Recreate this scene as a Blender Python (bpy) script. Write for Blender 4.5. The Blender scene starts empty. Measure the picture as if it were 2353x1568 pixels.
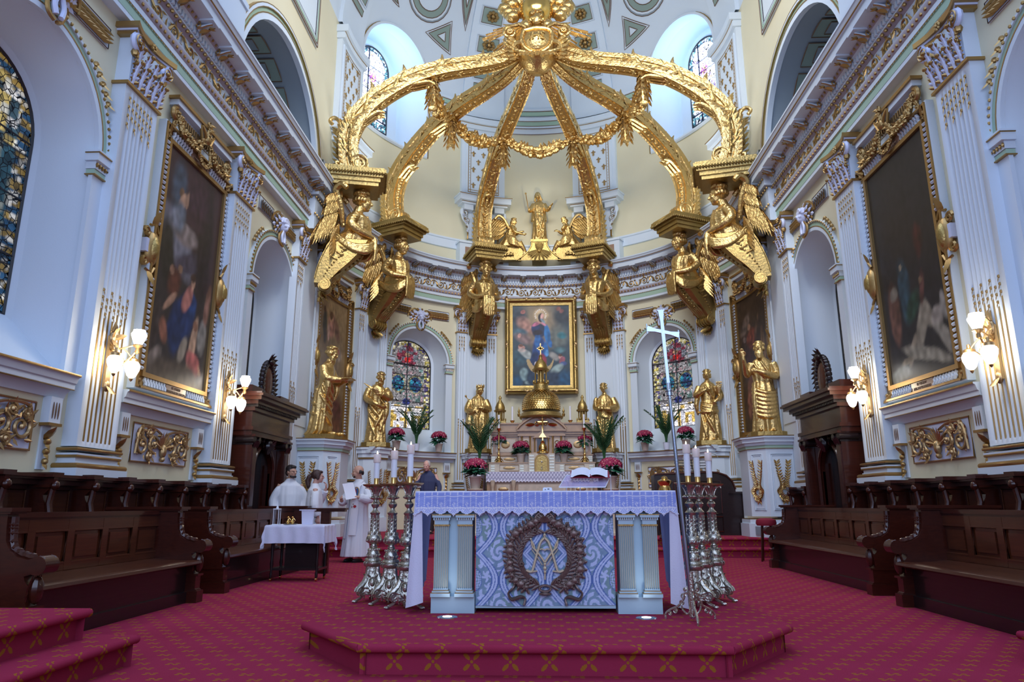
import bpy,math,random
from mathutils import Vector,Matrix,noise
from math import sin,cos,pi,radians,sqrt,atan2,hypot,floor,exp
random.seed(7)
SC=bpy.context.scene
COL=SC.collection
cam_d=bpy.data.cameras.new('camera');cam=bpy.data.objects.new('camera',cam_d);COL.objects.link(cam)
cam_d.sensor_width=36.;cam_d.lens=1610./2353.*36.;cam_d.clip_end=200
_y=Vector((69.5,-376,1610)).normalized()
_z=Vector((-14,6890,1610)).normalized();_z=(_z-_y*_z.dot(_y)).normalized()
_x=Vector((_y[1]*_z[2]-_y[2]*_z[1],_y[2]*_z[0]-_y[0]*_z[2],_y[0]*_z[1]-_y[1]*_z[0])).normalized()
if _x[0]<0:_x=-_x
cam.matrix_world=Matrix(((_x[0],_x[1],-_x[2],0),(_y[0],_y[1],-_y[2],0),(_z[0],_z[1],-_z[2],1.),(0,0,0,1)))
SC.camera=cam
SC.view_settings.view_transform='Standard';SC.view_settings.look='None'
SC.view_settings.exposure=.42;SC.view_settings.gamma=1.;SC.view_settings.use_curve_mapping=False
world=bpy.data.worlds.new('daylight');SC.world=world;world.use_nodes=True
bg=world.node_tree.nodes['Background'];bg.inputs[0].default_value=(.48,.62,1.,1);bg.inputs[1].default_value=.45
def area(name,loc,target,size,power,color,size_y=None,spread=180):
 l=bpy.data.lights.new(name,'AREA');l.energy=power;l.color=color;l.size=size
 if size_y:l.shape='RECTANGLE';l.size_y=size_y
 l.spread=radians(spread)
 o=bpy.data.objects.new(name,l);COL.objects.link(o);o.location=loc
 o.rotation_euler=(Vector(target)-Vector(loc)).to_track_quat('-Z','Y').to_euler()
 return o
def spot(name,loc,target,power,color,ang=60,blend=.6,rad=.15):
 l=bpy.data.lights.new(name,'SPOT');l.energy=power;l.color=color;l.spot_size=radians(ang);l.spot_blend=blend
 l.shadow_soft_size=rad
 o=bpy.data.objects.new(name,l);COL.objects.link(o);o.location=loc
 o.rotation_euler=(Vector(target)-Vector(loc)).to_track_quat('-Z','Y').to_euler()
 return o
area('clerestory_daylight',(0,6.,13.2),(0,7.5,0),7.,460,(.46,.62,1.),9.)
area('nave_daylight',(0,-6.,6.),(0,10,3.),9.,560,(.54,.68,1.),7.)
area('sanctuary_flood',(0,10.5,12.4),(0,18.5,7.5),5.,320,(1.,.94,.84),2.)
for _s in(-1,1):area('dome_fill',(_s*3.2,16.6,8.35),(_s*1.2,17.2,16.),1.6,55,(.92,.96,1.))  # unseen fill lights added above the cornice to brighten the half dome
spot('statue_spot',(0.,17.8,8.7),(0,20.8,9.7),70,(1.,.84,.5),70,.8,.05)
spot('altar_flood_left',(-3.3,8.5,8.9),(-1.5,18.,3.),520,(1.,.93,.86),62)
spot('altar_flood_right',(3.3,8.5,8.9),(1.5,18.,3.),520,(1.,.93,.86),62)
class NX:
 def __init__(s,nt,sock):s.nt=nt;s.s=sock
 def _m(s,op,o=None,p=None):
  n=s.nt.nodes.new('ShaderNodeMath');n.operation=op
  s.nt.links.new(s.s,n.inputs[0])
  for i,q in((1,o),(2,p)):
   if q is None:continue
   if isinstance(q,NX):s.nt.links.new(q.s,n.inputs[i])
   else:n.inputs[i].default_value=q
  return NX(s.nt,n.outputs[0])
 def __add__(s,o):return s._m('ADD',o)
 def __sub__(s,o):return s._m('SUBTRACT',o)
 def __mul__(s,o):return s._m('MULTIPLY',o)
 def __truediv__(s,o):return s._m('DIVIDE',o)
 def __lt__(s,o):return s._m('LESS_THAN',o)
 def __gt__(s,o):return s._m('GREATER_THAN',o)
 def fract(s):return s._m('FRACT')
 def floor(s):return s._m('FLOOR')
 def abs(s):return s._m('ABSOLUTE')
 def sqrt(s):return s._m('SQRT')
 def sin(s):return s._m('SINE')
 def min(s,o):return s._m('MINIMUM',o)
 def max(s,o):return s._m('MAXIMUM',o)
 def mod(s,o):return s._m('MODULO',o)
 def clamp(s):
  r=s._m('MAXIMUM',0.);return r._m('MINIMUM',1.)
MATS={}
def new_mat(name):
 m=bpy.data.materials.new(name);m.use_nodes=True
 MATS[name]=m
 return m,m.node_tree,m.node_tree.nodes['Principled BSDF']
def mat(name,col,rough=.5,metal=0.,bump=0.,bscale=30.,bdist=.01,vary=0.,vscale=3.,spec=.5,**kw):
 """plain procedural paint / metal / cloth with noise variation and bump"""
 m,nt,b=new_mat(name)
 b.inputs['Roughness'].default_value=rough;b.inputs['Metallic'].default_value=metal
 b.inputs['Specular IOR Level'].default_value=spec
 tc=nt.nodes.new('ShaderNodeTexCoord')
 if vary>0:
  nz=nt.nodes.new('ShaderNodeTexNoise');nz.inputs['Scale'].default_value=vscale;nz.inputs['Detail'].default_value=4
  nt.links.new(tc.outputs['Object'],nz.inputs['Vector'])
  mx=nt.nodes.new('ShaderNodeMix');mx.data_type='RGBA'
  mx.inputs[6].default_value=tuple(max(0,c*(1-vary))for c in col)+(1,)
  mx.inputs[7].default_value=tuple(min(1,c*(1+vary))for c in col)+(1,)
  nt.links.new(nz.outputs['Fac'],mx.inputs[0]);nt.links.new(mx.outputs[2],b.inputs['Base Color'])
 else:
  b.inputs['Base Color'].default_value=tuple(col)+(1,)
 if bump>0:
  n2=nt.nodes.new('ShaderNodeTexNoise');n2.inputs['Scale'].default_value=bscale;n2.inputs['Detail'].default_value=3
  nt.links.new(tc.outputs['Object'],n2.inputs['Vector'])
  bp=nt.nodes.new('ShaderNodeBump');bp.inputs['Strength'].default_value=bump;bp.inputs['Distance'].default_value=bdist
  nt.links.new(n2.outputs['Fac'],bp.inputs['Height']);nt.links.new(bp.outputs['Normal'],b.inputs['Normal'])
 if 'emit' in kw:
  b.inputs['Emission Color'].default_value=tuple(kw['emit'])+(1,);b.inputs['Emission Strength'].default_value=kw['estr']
 if 'trans' in kw:b.inputs['Transmission Weight'].default_value=kw['trans'];b.inputs['IOR'].default_value=kw.get('ior',1.45)
 if 'alpha' in kw:b.inputs['Alpha'].default_value=kw['alpha']
 if 'sheen' in kw:b.inputs['Sheen Weight'].default_value=kw['sheen']
 if 'sss' in kw:b.inputs['Subsurface Weight'].default_value=kw['sss'];b.inputs['Subsurface Scale'].default_value=.03
 if 'coat' in kw:b.inputs['Coat Weight'].default_value=kw['coat'];b.inputs['Coat Roughness'].default_value=.06
 return m
WHITE=mat('white_paint',(.65,.74,.82),.45,bump=.05,bscale=60)
CREAM=mat('cream_paint',(.7,.66,.47),.6,vary=.05,vscale=1.2)
GREEN=mat('pale_green_paint',(.36,.52,.4),.55)
SAGE=mat('sage_coffer_paint',(.25,.33,.29),.6)
GREYGREEN=mat('grey_coffer_paint',(.27,.33,.38),.6)
GILT=mat('gilt_trim',(.4,.25,.09),.38,.8,bump=.15,bscale=60,vary=.15)
GOLD=mat('gold_leaf',(.62,.42,.16),.33,.92,bump=.75,bscale=15,bdist=.025,vary=.2,vscale=7)
OLDGOLD=mat('aged_gold',(.42,.29,.1),.38,.9,bump=.5,bscale=22,bdist=.02,vary=.25)
BRONZE=mat('dull_bronze',(.42,.28,.13),.38,.8,bump=.2,bscale=40,vary=.2)
MARBLE=mat('rose_brown_marble',(.3,.19,.14),.25,vary=.35,vscale=9)
BROWNLINE=mat('brown_line_paint',(.16,.09,.05),.5)
BLACK=mat('black_iron',(.02,.02,.022),.4)
SILVER=mat('old_silver_brass',(.5,.47,.39),.3,.92,bump=.5,bscale=60,vary=.25,vscale=12)
CHROME=mat('polished_steel',(.34,.38,.46),.24,1.)
BRASS=mat('polished_brass',(.8,.52,.18),.18,1.,vary=.1)
SKIN=mat('skin',(.55,.31,.22),.5,sss=.15,vary=.06,vscale=14)
SKIN2=mat('pale_skin',(.62,.36,.29),.5,sss=.15,vary=.06,vscale=14)
ROBE=mat('white_alb_cloth',(.72,.74,.8),.85,bump=.2,bscale=120,sheen=.2)
LINEN=mat('white_linen',(.68,.69,.84),.85,bump=.25,bscale=90,sheen=.2)
BLUEDRAPE=mat('blue_lining_cloth',(.22,.38,.85),.85)
NAVY=mat('navy_sweater',(.035,.045,.11),.85,bump=.3,bscale=150)
DARKHAIR=mat('dark_hair',(.018,.012,.012),.5,bump=.6,bscale=90)
BROWNHAIR=mat('brown_hair',(.05,.022,.018),.5,bump=.6,bscale=90)
GREYHAIR=mat('grey_hair',(.45,.4,.38),.6,bump=.6,bscale=90)
PAPER=mat('paper',(.78,.78,.86),.7)
WAX=mat('candle_wax',(.8,.68,.6),.4,sss=.3)
WAXW=mat('white_candle_tube',(.8,.82,.88),.3)
LEAFG=mat('poinsettia_leaf',(.02,.1,.055),.4,vary=.4,vscale=30)
PALMG=mat('palm_leaf',(.03,.1,.035),.5,vary=.4,vscale=20)
PETAL=mat('crimson_bract',(.27,.006,.055),.5,vary=.45,vscale=25)
POT=mat('cream_pot',(.45,.38,.33),.5)
POTW=mat('white_pot',(.62,.66,.8),.4)
PALEBLUE=mat('pale_blue_stone',(.42,.58,.66),.5,vary=.05)
LAMPG=mat('opal_glass_lit',(1,1,1),.3,emit=(1.,.95,.88),estr=7.)
FLAME=mat('candle_flame',(1,.8,.4),.5,emit=(1.,.78,.45),estr=12.)
GLASS=mat('clear_glass',(.95,.97,1.),.03,trans=1.,ior=1.45)
ACRYL=mat('acrylic_sheet',(.62,.55,.85),.06,alpha=.42)
REDCUSH=mat('red_velvet',(.25,.01,.03),.8)
WHITEGLOSS=mat('white_plastic',(.75,.78,.85),.35)
CLAY=mat('blue_white_plaster',(.62,.68,.88),.5)
DAYBLUE=mat('daylit_globe',(.35,.42,.5),.25)
PALEGOLD=mat('pale_gold_paint',(.62,.52,.34),.4,.3)
def satin(name,c):
 m,nt,b=new_mat(name);t=nt.nodes.new('ShaderNodeBsdfTranslucent');t.inputs[0].default_value=c+(1,);b.inputs['Base Color'].default_value=c+(1,);b.inputs['Roughness'].default_value=.6
 x=nt.nodes.new('ShaderNodeMixShader');x.inputs[0].default_value=.6;nt.links.new(b.outputs[0],x.inputs[1]);nt.links.new(t.outputs[0],x.inputs[2]);nt.links.new(x.outputs[0],nt.nodes['Material Output'].inputs[0]);return m
BLUESATIN=satin('blue_satin',(.22,.38,.9))
def wood(name,c1,c2,rough):
 m,nt,b=new_mat(name)
 tc=nt.nodes.new('ShaderNodeTexCoord');mp=nt.nodes.new('ShaderNodeMapping');mp.inputs['Scale'].default_value=(6,1.2,22)
 nz=nt.nodes.new('ShaderNodeTexNoise');nz.inputs['Scale'].default_value=2.2;nz.inputs['Detail'].default_value=6;nz.inputs['Distortion'].default_value=.7
 mx=nt.nodes.new('ShaderNodeMix');mx.data_type='RGBA';mx.inputs[6].default_value=c1+(1,);mx.inputs[7].default_value=c2+(1,)
 nt.links.new(tc.outputs['Object'],mp.inputs[0]);nt.links.new(mp.outputs[0],nz.inputs['Vector'])
 nt.links.new(nz.outputs['Fac'],mx.inputs[0]);nt.links.new(mx.outputs[2],b.inputs['Base Color'])
 b.inputs['Roughness'].default_value=rough;b.inputs['Coat Weight'].default_value=.35;b.inputs['Coat Roughness'].default_value=.07;b.inputs['Specular IOR Level'].default_value=.3
 return m
WOOD=wood('mahogany',(.022,.004,.003),(.075,.015,.007),.3)
WOOD2=wood('warm_mahogany',(.04,.009,.004),(.115,.032,.012),.32)
DARKWOOD=wood('black_oak',(.008,.005,.006),(.028,.014,.014),.3)
def carpet(name,horizontal=True,zoff=.075):
 """crimson carpet with woven gold four-leaf sprigs"""
 m,nt,b=new_mat(name)
 tc=nt.nodes.new('ShaderNodeTexCoord');sp=nt.nodes.new('ShaderNodeSeparateXYZ');nt.links.new(tc.outputs['Object'],sp.inputs[0])
 X,Y,Z=(NX(nt,sp.outputs[i])for i in range(3))
 if horizontal:px,py,U,V=.2,.135,X,Y
 else:
  px,py,U,V=.235,1.,X+Y,Z
 if horizontal:
  row=(V/py).floor()
  u=((U/px)+row*.5).fract()-.5;v=(V/py).fract()-.5
  u=u*px;v=v*py
  k=1.
 else:
  u=((U/px)).fract()-.5;u=u*px;v=(((V-zoff)/.18+.5).fract()-.5)*.18;k=1.15
 au=u.abs();av=v.abs()
 du=au-.026*k;dv=av-(.017 if horizontal else .026)*k
 e=(du+dv)*.7;f=(du-dv)*.7
 d=(e*e*.55+f*f*2.6).sqrt()if not horizontal else(du*du+dv*dv*2.2).sqrt()
 tw=nt.nodes.new('ShaderNodeTexNoise');tw.inputs['Scale'].default_value=120;nt.links.new(tc.outputs['Object'],tw.inputs['Vector'])
 nzv=NX(nt,tw.outputs['Fac'])
 pet=(d+(nzv-.5)*.018)<.0165*k
 ctr=((u*u+v*v).sqrt())<.008*k
 pat=pet.max(ctr)
 nz=nt.nodes.new('ShaderNodeTexNoise');nz.inputs['Scale'].default_value=1.3;nz.inputs['Detail'].default_value=5;nt.links.new(tc.outputs['Object'],nz.inputs['Vector'])
 mx=nt.nodes.new('ShaderNodeMix');mx.data_type='RGBA'
 mx.inputs[6].default_value=(.27,.02,.05,1);mx.inputs[7].default_value=(.36,.034,.085,1)
 nt.links.new(nz.outputs['Fac'],mx.inputs[0])
 m2=nt.nodes.new('ShaderNodeMix');m2.data_type='RGBA';nt.links.new(mx.outputs[2],m2.inputs[6]);m2.inputs[7].default_value=(.34,.13,.02,1)
 nt.links.new(pat.s,m2.inputs[0]);nt.links.new(m2.outputs[2],b.inputs['Base Color'])
 b.inputs['Roughness'].default_value=1.;b.inputs['Specular IOR Level'].default_value=.05
 fb=nt.nodes.new('ShaderNodeTexNoise');fb.inputs['Scale'].default_value=260;nt.links.new(tc.outputs['Object'],fb.inputs['Vector'])
 bp=nt.nodes.new('ShaderNodeBump');bp.inputs['Strength'].default_value=.5;bp.inputs['Distance'].default_value=.004
 nt.links.new(fb.outputs['Fac'],bp.inputs['Height']);nt.links.new(bp.outputs['Normal'],b.inputs['Normal'])
 return m
CARPET=carpet('crimson_sprig_carpet');CARPETV=carpet('crimson_sprig_carpet_riser',False);CARPETN=carpet('crimson_sprig_carpet_nosing',False,.165)
def attr_mat(name,rough=.6,emit=0.,leads=None,spec=.3,leadsize=.05):
 """colours come from the painted 'tint' attribute of the mesh; glass adds voronoi panes and leads"""
 m,nt,b=new_mat(name)
 at=nt.nodes.new('ShaderNodeAttribute');at.attribute_name='tint'
 src=at.outputs['Color']
 b.inputs['Roughness'].default_value=rough;b.inputs['Specular IOR Level'].default_value=spec
 if leads:
  tc=nt.nodes.new('ShaderNodeTexCoord')
  v1=nt.nodes.new('ShaderNodeTexVoronoi');v1.inputs['Scale'].default_value=leads
  v2=nt.nodes.new('ShaderNodeTexVoronoi');v2.feature='DISTANCE_TO_EDGE';v2.inputs['Scale'].default_value=leads
  for v in(v1,v2):nt.links.new(tc.outputs['Object'],v.inputs['Vector'])
  sp=nt.nodes.new('ShaderNodeSeparateColor');nt.links.new(v1.outputs['Color'],sp.inputs[0])
  k=NX(nt,sp.outputs[0])*.9+.45
  ld=NX(nt,v2.outputs['Distance'])>leadsize
  kk=k*ld
  vm=nt.nodes.new('ShaderNodeVectorMath');vm.operation='SCALE';nt.links.new(src,vm.inputs[0]);nt.links.new(kk.s,vm.inputs['Scale'])
  src=vm.outputs[0]
 nt.links.new(src,b.inputs['Base Color'])
 if emit>0:
  nt.links.new(src,b.inputs['Emission Color']);b.inputs['Emission Strength'].default_value=emit
 return m
PAINTING=attr_mat('oil_painting',.35,spec=.35)
CARVED=mat('dark_carved_bronze',(.2,.14,.12),.4,.55,bump=.3,bscale=60,vary=.3)
MAUVE=mat('mauve_moulding',(.4,.36,.4),.45,bump=.1,bscale=60)
DAMASK=attr_mat('woven_damask',.8)
STAINED=attr_mat('stained_glass_daylit',.3,.9,15.)
STAINHI=attr_mat('stained_glass_bright',.3,2.4,12.)
STAINDIM=attr_mat('stained_glass_dim',.3,.5,13.)
def V(*a):return Vector(a)
class MB:
 def __init__(s):s.v=[];s.f=[];s.m=[];s.cur=None;s.mats=[];s.M=None;s.stack=[];s.warp=None
 def use(s,material):
  if material not in s.mats:s.mats.append(material)
  s.cur=s.mats.index(material);return s
 def push(s,M):s.stack.append(s.M);s.M=M if s.M is None else s.M@M;return s
 def pop(s):s.M=s.stack.pop();return s
 def add(s,verts,faces):
  n=len(s.v);M=s.M;w=s.warp
  for p in verts:
   p=Vector(p)
   if M is not None:p=M@p
   if w is not None:p=w(p)
   s.v.append(p)
  c=s.cur if s.cur is not None else 0
  for f in faces:s.f.append([i+n for i in f]);s.m.append(c)
 def box(s,x0,x1,y0,y1,z0,z1,nx=1,ny=1,nz=1):
  if nx==ny==nz==1:
   s.add([(x0,y0,z0),(x1,y0,z0),(x1,y1,z0),(x0,y1,z0),(x0,y0,z1),(x1,y0,z1),(x1,y1,z1),(x0,y1,z1)],[(0,3,2,1),(4,5,6,7),(0,1,5,4),(1,2,6,5),(2,3,7,6),(3,0,4,7)])
  else:
   vs=[];fs=[]
   for i in range(nx+1):
    x=x0+(x1-x0)*i/nx;vs+=[(x,y0,z0),(x,y1,z0),(x,y1,z1),(x,y0,z1)]
   for i in range(nx):
    a=i*4;b=a+4
    for k in range(4):fs.append((a+k,a+(k+1)%4,b+(k+1)%4,b+k))
   fs+=[(0,3,2,1),(nx*4,nx*4+1,nx*4+2,nx*4+3)]
   s.add(vs,fs)
 def grid(s,fn,nu,nv,cu=False,cv=False):
  """fn(u,v) with u,v in 0..1"""
  nU=nu if cu else nu+1;nV=nv if cv else nv+1
  vs=[fn(i/nu,j/nv)for j in range(nV)for i in range(nU)]
  fs=[]
  for j in range(nv):
   for i in range(nu):
    i2=(i+1)%nU;j2=(j+1)%nV
    fs.append((j*nU+i,j*nU+i2,j2*nU+i2,j2*nU+i))
  s.add(vs,fs)
 def lathe(s,prof,n=24,axis='z',c=(0,0,0),a0=0,a1=2*pi,sq=None,cap=True):
  """prof = [(r,z)]; sq = n-gon sharpness (square section when n=4)"""
  full=abs(a1-a0-2*pi)<1e-6
  nn=n if full else n+1;vs=[];fs=[]
  for(r,z)in prof:
   for i in range(nn):
    a=a0+(a1-a0)*i/n
    x,y=r*cos(a),r*sin(a)
    vs.append((c[0]+x,c[1]+y,c[2]+z))
  for j in range(len(prof)-1):
   for i in range(n):
    i2=(i+1)%nn
    fs.append((j*nn+i,j*nn+i2,(j+1)*nn+i2,(j+1)*nn+i))
  if cap and full:
   if prof[0][0]>1e-5:fs.append(tuple(range(nn))[::-1])
   if prof[-1][0]>1e-5:fs.append(tuple((len(prof)-1)*nn+i for i in range(nn)))
  s.add(vs,fs)
 def loft(s,rings,cap=True):
  """rings: list of equal-length closed point lists"""
  n=len(rings[0]);vs=[p for r in rings for p in r];fs=[]
  for j in range(len(rings)-1):
   for i in range(n):
    i2=(i+1)%n;fs.append((j*n+i,j*n+i2,(j+1)*n+i2,(j+1)*n+i))
  if cap:fs.append(tuple(range(n))[::-1]);fs.append(tuple((len(rings)-1)*n+i for i in range(n)))
  s.add(vs,fs)
 def tube(s,pts,r,n=6,cap=True,flat=1.,up=None,closed=False):
  """round (or flattened) tube along points; r number or list"""
  pts=[Vector(p)for p in pts];k=len(pts)
  if k<2:return
  rs=[r]*k if isinstance(r,(int,float))else list(r)
  rings=[];prev=None
  for i,p in enumerate(pts):
   t=(pts[(i+1)%k]-pts[i-1])if closed else(pts[min(i+1,k-1)]-pts[max(i-1,0)])
   if t.length<1e-9:t=Vector((0,0,1))
   t.normalize()
   if prev is None:
    a=Vector(up)if up else(Vector((0,0,1))if abs(t.z)<.9 else Vector((1,0,0)))
    nrm=(a-t*a.dot(t)).normalized()
   else:
    nrm=prev-t*prev.dot(t)
    nrm=nrm.normalized()if nrm.length>1e-6 else prev
   if up:
    a=Vector(up);q=a-t*a.dot(t)
    if q.length>1e-3:nrm=q.normalized()
   prev=nrm;bn=t.cross(nrm)
   rings.append([p+nrm*(rs[i]*flat*cos(2*pi*j/n))+bn*(rs[i]*sin(2*pi*j/n))for j in range(n)])
  if closed:rings.append(rings[0]);s.loft(rings,False)
  else:s.loft(rings,cap)
 def ell(s,c,r,n=10,m=6,rot=None):
  """ellipsoid"""
  if isinstance(r,(int,float)):r=(r,r,r)
  vs=[];fs=[]
  for j in range(1,m):
   ph=pi*j/m
   for i in range(n):
    th=2*pi*i/n
    vs.append(Vector((r[0]*sin(ph)*cos(th),r[1]*sin(ph)*sin(th),r[2]*cos(ph))))
  vs.append(Vector((0,0,r[2])));vs.append(Vector((0,0,-r[2])));T=len(vs)-2;B=T+1
  for i in range(n):fs.append((T,i,(i+1)%n));fs.append((B,(m-2)*n+(i+1)%n,(m-2)*n+i))
  for j in range(m-2):
   for i in range(n):fs.append((j*n+i,(j+1)*n+i,(j+1)*n+(i+1)%n,j*n+(i+1)%n))
  if rot is not None:vs=[rot@v for v in vs]
  c=Vector(c);s.add([v+c for v in vs],fs)
 def prism(s,poly,d0,d1,plane='xz'):
  """extruded polygon. plane xz: extrude y; xy: extrude z; yz: extrude x"""
  n=len(poly)
  def P(a,b,d):return(a,d,b)if plane=='xz' else((a,b,d)if plane=='xy' else(d,a,b))
  vs=[P(a,b,d0)for a,b in poly]+[P(a,b,d1)for a,b in poly]
  fs=[tuple(range(n)),tuple(range(n,2*n))[::-1]]+[(i,(i+1)%n,n+(i+1)%n,n+i)for i in range(n)]
  s.add(vs,fs)
 def leaf(s,p,d,L,W,nrm=(0,-1,0),curl=.3,n=4,cup=.25):
  """pointed leaf from p along d, lifting along nrm by curl"""
  p=Vector(p);d=Vector(d).normalized();nr=Vector(nrm).normalized();sd=d.cross(nr)
  if sd.length<1e-4:sd=d.orthogonal()
  sd.normalize();vs=[];fs=[]
  for i in range(n+1):
   t=i/n;w=W*.5*sin(pi*min(1,t*.85+.12))*(1. if i<n else .1)
   c=p+d*(L*t)+nr*(L*curl*t*t)
   vs+=[c-sd*w,c+nr*(w*cup*2),c+sd*w]
  for i in range(n):
   a=i*3
   fs+=[(a,a+1,a+4,a+3),(a+1,a+2,a+5,a+4)]
  s.add(vs,fs)
 def build(s,name,material=None,parent=None,smooth=True,loc=None,rz=0.,sharp=None):
  me=bpy.data.meshes.new(name);me.from_pydata([tuple(v)for v in s.v],[],s.f)
  ms=s.mats if s.mats else[material]
  for mm in ms:me.materials.append(mm)
  if s.mats:me.polygons.foreach_set('material_index',s.m)
  if smooth:
   me.polygons.foreach_set('use_smooth',[True]*len(me.polygons))
   me.set_sharp_from_angle(angle=radians(sharp if sharp else 42))
  me.update()
  o=bpy.data.objects.new(name,me);COL.objects.link(o)
  if parent is not None:o.parent=parent
  if loc is not None:o.location=loc
  if rz:o.rotation_euler=(0,0,rz)
  return o
def tag(o,label=None,cat=None,group=None,kind=None):
 if label:o['label']=label
 if cat:o['category']=cat
 if group:o['group']=group
 if kind:o['kind']=kind
 return o
def thing(name,label,cat,loc=(0,0,0),rz=0,group=None):
 o=bpy.data.objects.new(name,None);COL.objects.link(o);o.location=loc;o.rotation_euler=(0,0,rz);o.empty_display_size=.1
 return tag(o,label,cat,group)
def struct(o,label=None):
 o['kind']='structure'
 if label:o['label']=label
 return o
def strempty(name,label,loc=(0,0,0),rz=0):
 o=bpy.data.objects.new(name,None);COL.objects.link(o);o.location=loc;o.rotation_euler=(0,0,rz)
 return struct(o,label)
def kids(o):return[c for c in bpy.data.objects if c.parent==o]
_kid={}
def dup(root,loc=None,rz=None,label=None,group=None,scale=None,parent=None):
 r=root.copy();COL.objects.link(r)
 if parent is not None:r.parent=parent
 if loc is not None:r.location=loc
 if rz is not None:r.rotation_euler=(0,0,rz)
 if scale is not None:r.scale=scale
 if label:r['label']=label
 if group:r['group']=group
 for ch in kids(root):_dupch(ch,r)
 return r
def _dupch(o,p):
 c=o.copy();COL.objects.link(c);c.parent=p
 for g in kids(o):_dupch(g,c)
def fuse(mb,name,material,parent=None,voxel=.015,smooth=4,loc=None,rz=0,dec=None):
 """fuse overlapping volumes into one continuous skin"""
 o=mb.build(name+'_raw',material,None,False)
 for mm in list(o.data.materials)[1:]:pass
 r=o.modifiers.new('r','REMESH');r.mode='VOXEL';r.voxel_size=voxel;r.adaptivity=0
 if smooth:
  q=o.modifiers.new('s','SMOOTH');q.iterations=smooth;q.factor=.5
 if dec:
  d=o.modifiers.new('d','DECIMATE');d.ratio=dec
 dg=bpy.context.evaluated_depsgraph_get();dg.update()
 me=bpy.data.meshes.new_from_object(o.evaluated_get(dg));me.name=name
 old=o.data;bpy.data.objects.remove(o);bpy.data.meshes.remove(old)
 me.materials.clear();me.materials.append(material)
 me.polygons.foreach_set('material_index',[0]*len(me.polygons))
 me.polygons.foreach_set('use_smooth',[True]*len(me.polygons));me.update()
 n=bpy.data.objects.new(name,me);COL.objects.link(n)
 if parent is not None:n.parent=parent
 if loc is not None:n.location=loc
 if rz:n.rotation_euler=(0,0,rz)
 return n
def spiral(c,r0,turns,a0=0.,n=None,dirn=1,r1=.02):
 """2-D spiral points from radius r0 in to r1"""
 n=n or int(12*turns);out=[]
 for i in range(n+1):
  t=i/n;r=r0*(1-t)**.9+r1*t;a=a0+dirn*2*pi*turns*t
  out.append((c[0]+r*cos(a),c[1]+r*sin(a)))
 return out
def lerp(a,b,t):return a+(b-a)*t
def interp(tab,x):
 if x<=tab[0][0]:return tab[0][1]
 for(a,va),(b,vb)in zip(tab,tab[1:]):
  if x<=b:return va+(vb-va)*(x-a)/(b-a)
 return tab[-1][1]
def spline(pts,k=6):
 """Catmull-Rom through points"""
 pts=[Vector(p)for p in pts];out=[];n=len(pts)
 for i in range(n-1):
  p0=pts[max(i-1,0)];p1=pts[i];p2=pts[i+1];p3=pts[min(i+2,n-1)]
  for j in range(k):
   t=j/k
   out.append(.5*((2*p1)+(p2-p0)*t+(2*p0-5*p1+4*p2-p3)*t*t+(3*p1-p0-3*p2+p3)*t*t*t))
 out.append(pts[-1]);return out
def tint_grid(mb_fn,nu,nv,colfn,name,material,parent=None):
 """grid mesh whose vertices carry the painted colour colfn(u,v)"""
 vs=[mb_fn(i/nu,j/nv)for j in range(nv+1)for i in range(nu+1)]
 fs=[(j*(nu+1)+i,j*(nu+1)+i+1,(j+1)*(nu+1)+i+1,(j+1)*(nu+1)+i)for j in range(nv)for i in range(nu)]
 me=bpy.data.meshes.new(name);me.from_pydata([tuple(v)for v in vs],[],fs);me.materials.append(material)
 ca=me.color_attributes.new('tint','FLOAT_COLOR','POINT')
 cols=[]
 for j in range(nv+1):
  for i in range(nu+1):
   c=colfn(i/nu,j/nv);cols+=[c[0],c[1],c[2],1.]
 ca.data.foreach_set('color',cols);me.update()
 o=bpy.data.objects.new(name,me);COL.objects.link(o)
 if parent is not None:o.parent=parent
 return o
# SETTING
RW=5.13;YC=15.69;S0=RW*pi/2
def sN(y):return S0+YC-y
def sT(deg):return radians(deg)*RW
def warp(p):
 """elevation coordinates: x along the wall (0 = middle of the apse, negative to the left), y = minus the projection into the room, z up"""
 s,dy,z=p[0],p[1],p[2];r=RW+dy
 if abs(s)<=S0:
  th=s/RW;return Vector((r*sin(th),YC+r*cos(th),z))
 return Vector((r if s>0 else-r,YC-(abs(s)-S0),z))
def WMB(material=None):
 m=MB();m.warp=warp
 if material:m.use(material)
 return m
BAYS={'apse':(3.85,.95,2.42,4.98,3.12,.7),'choir':(sN(12.68),1.03,2.4,4.95,2.98,.8),'fore':(sN(6.15),1.03,2.4,4.95,2.98,.8)}
b=MB().use(CARPET);b.add([(-6.6,-8,0),(6.6,-8,0),(6.6,22,0),(-6.6,22,0)],[(0,1,2,3)])
struct(b.build('floor',smooth=False))
def wall_cols(mb,s0,s1,z0,z1,ops):
 cuts=[s0,s1]
 n=max(2,int(abs(s1-s0)/.25))
 cuts+=[s0+(s1-s0)*i/n for i in range(n+1)]
 for(sc,r,zb,zs)in ops:
  cuts=[c for c in cuts if not(sc-r<c<sc+r)]
  cuts+=[sc-r*cos(pi*i/24)for i in range(25)]
 cuts=sorted(set(round(c,5)for c in cuts))
 for a,c in zip(cuts,cuts[1:]):
  m=(a+c)/2;op=None
  for o in ops:
   if o[0]-o[1]<m<o[0]+o[1]:op=o
  if op is None:
   mb.add([(a,0,z0),(c,0,z0),(c,0,z1),(a,0,z1)],[(0,1,2,3)])
  else:
   sc,r,zb,zs=op
   h=lambda s:zs+sqrt(max(0,r*r-(s-sc)**2))
   if zb>z0:mb.add([(a,0,z0),(c,0,z0),(c,0,zb),(a,0,zb)],[(0,1,2,3)])
   mb.add([(a,0,h(a)),(c,0,h(c)),(c,0,z1),(a,0,z1)],[(0,1,2,3)])
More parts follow.
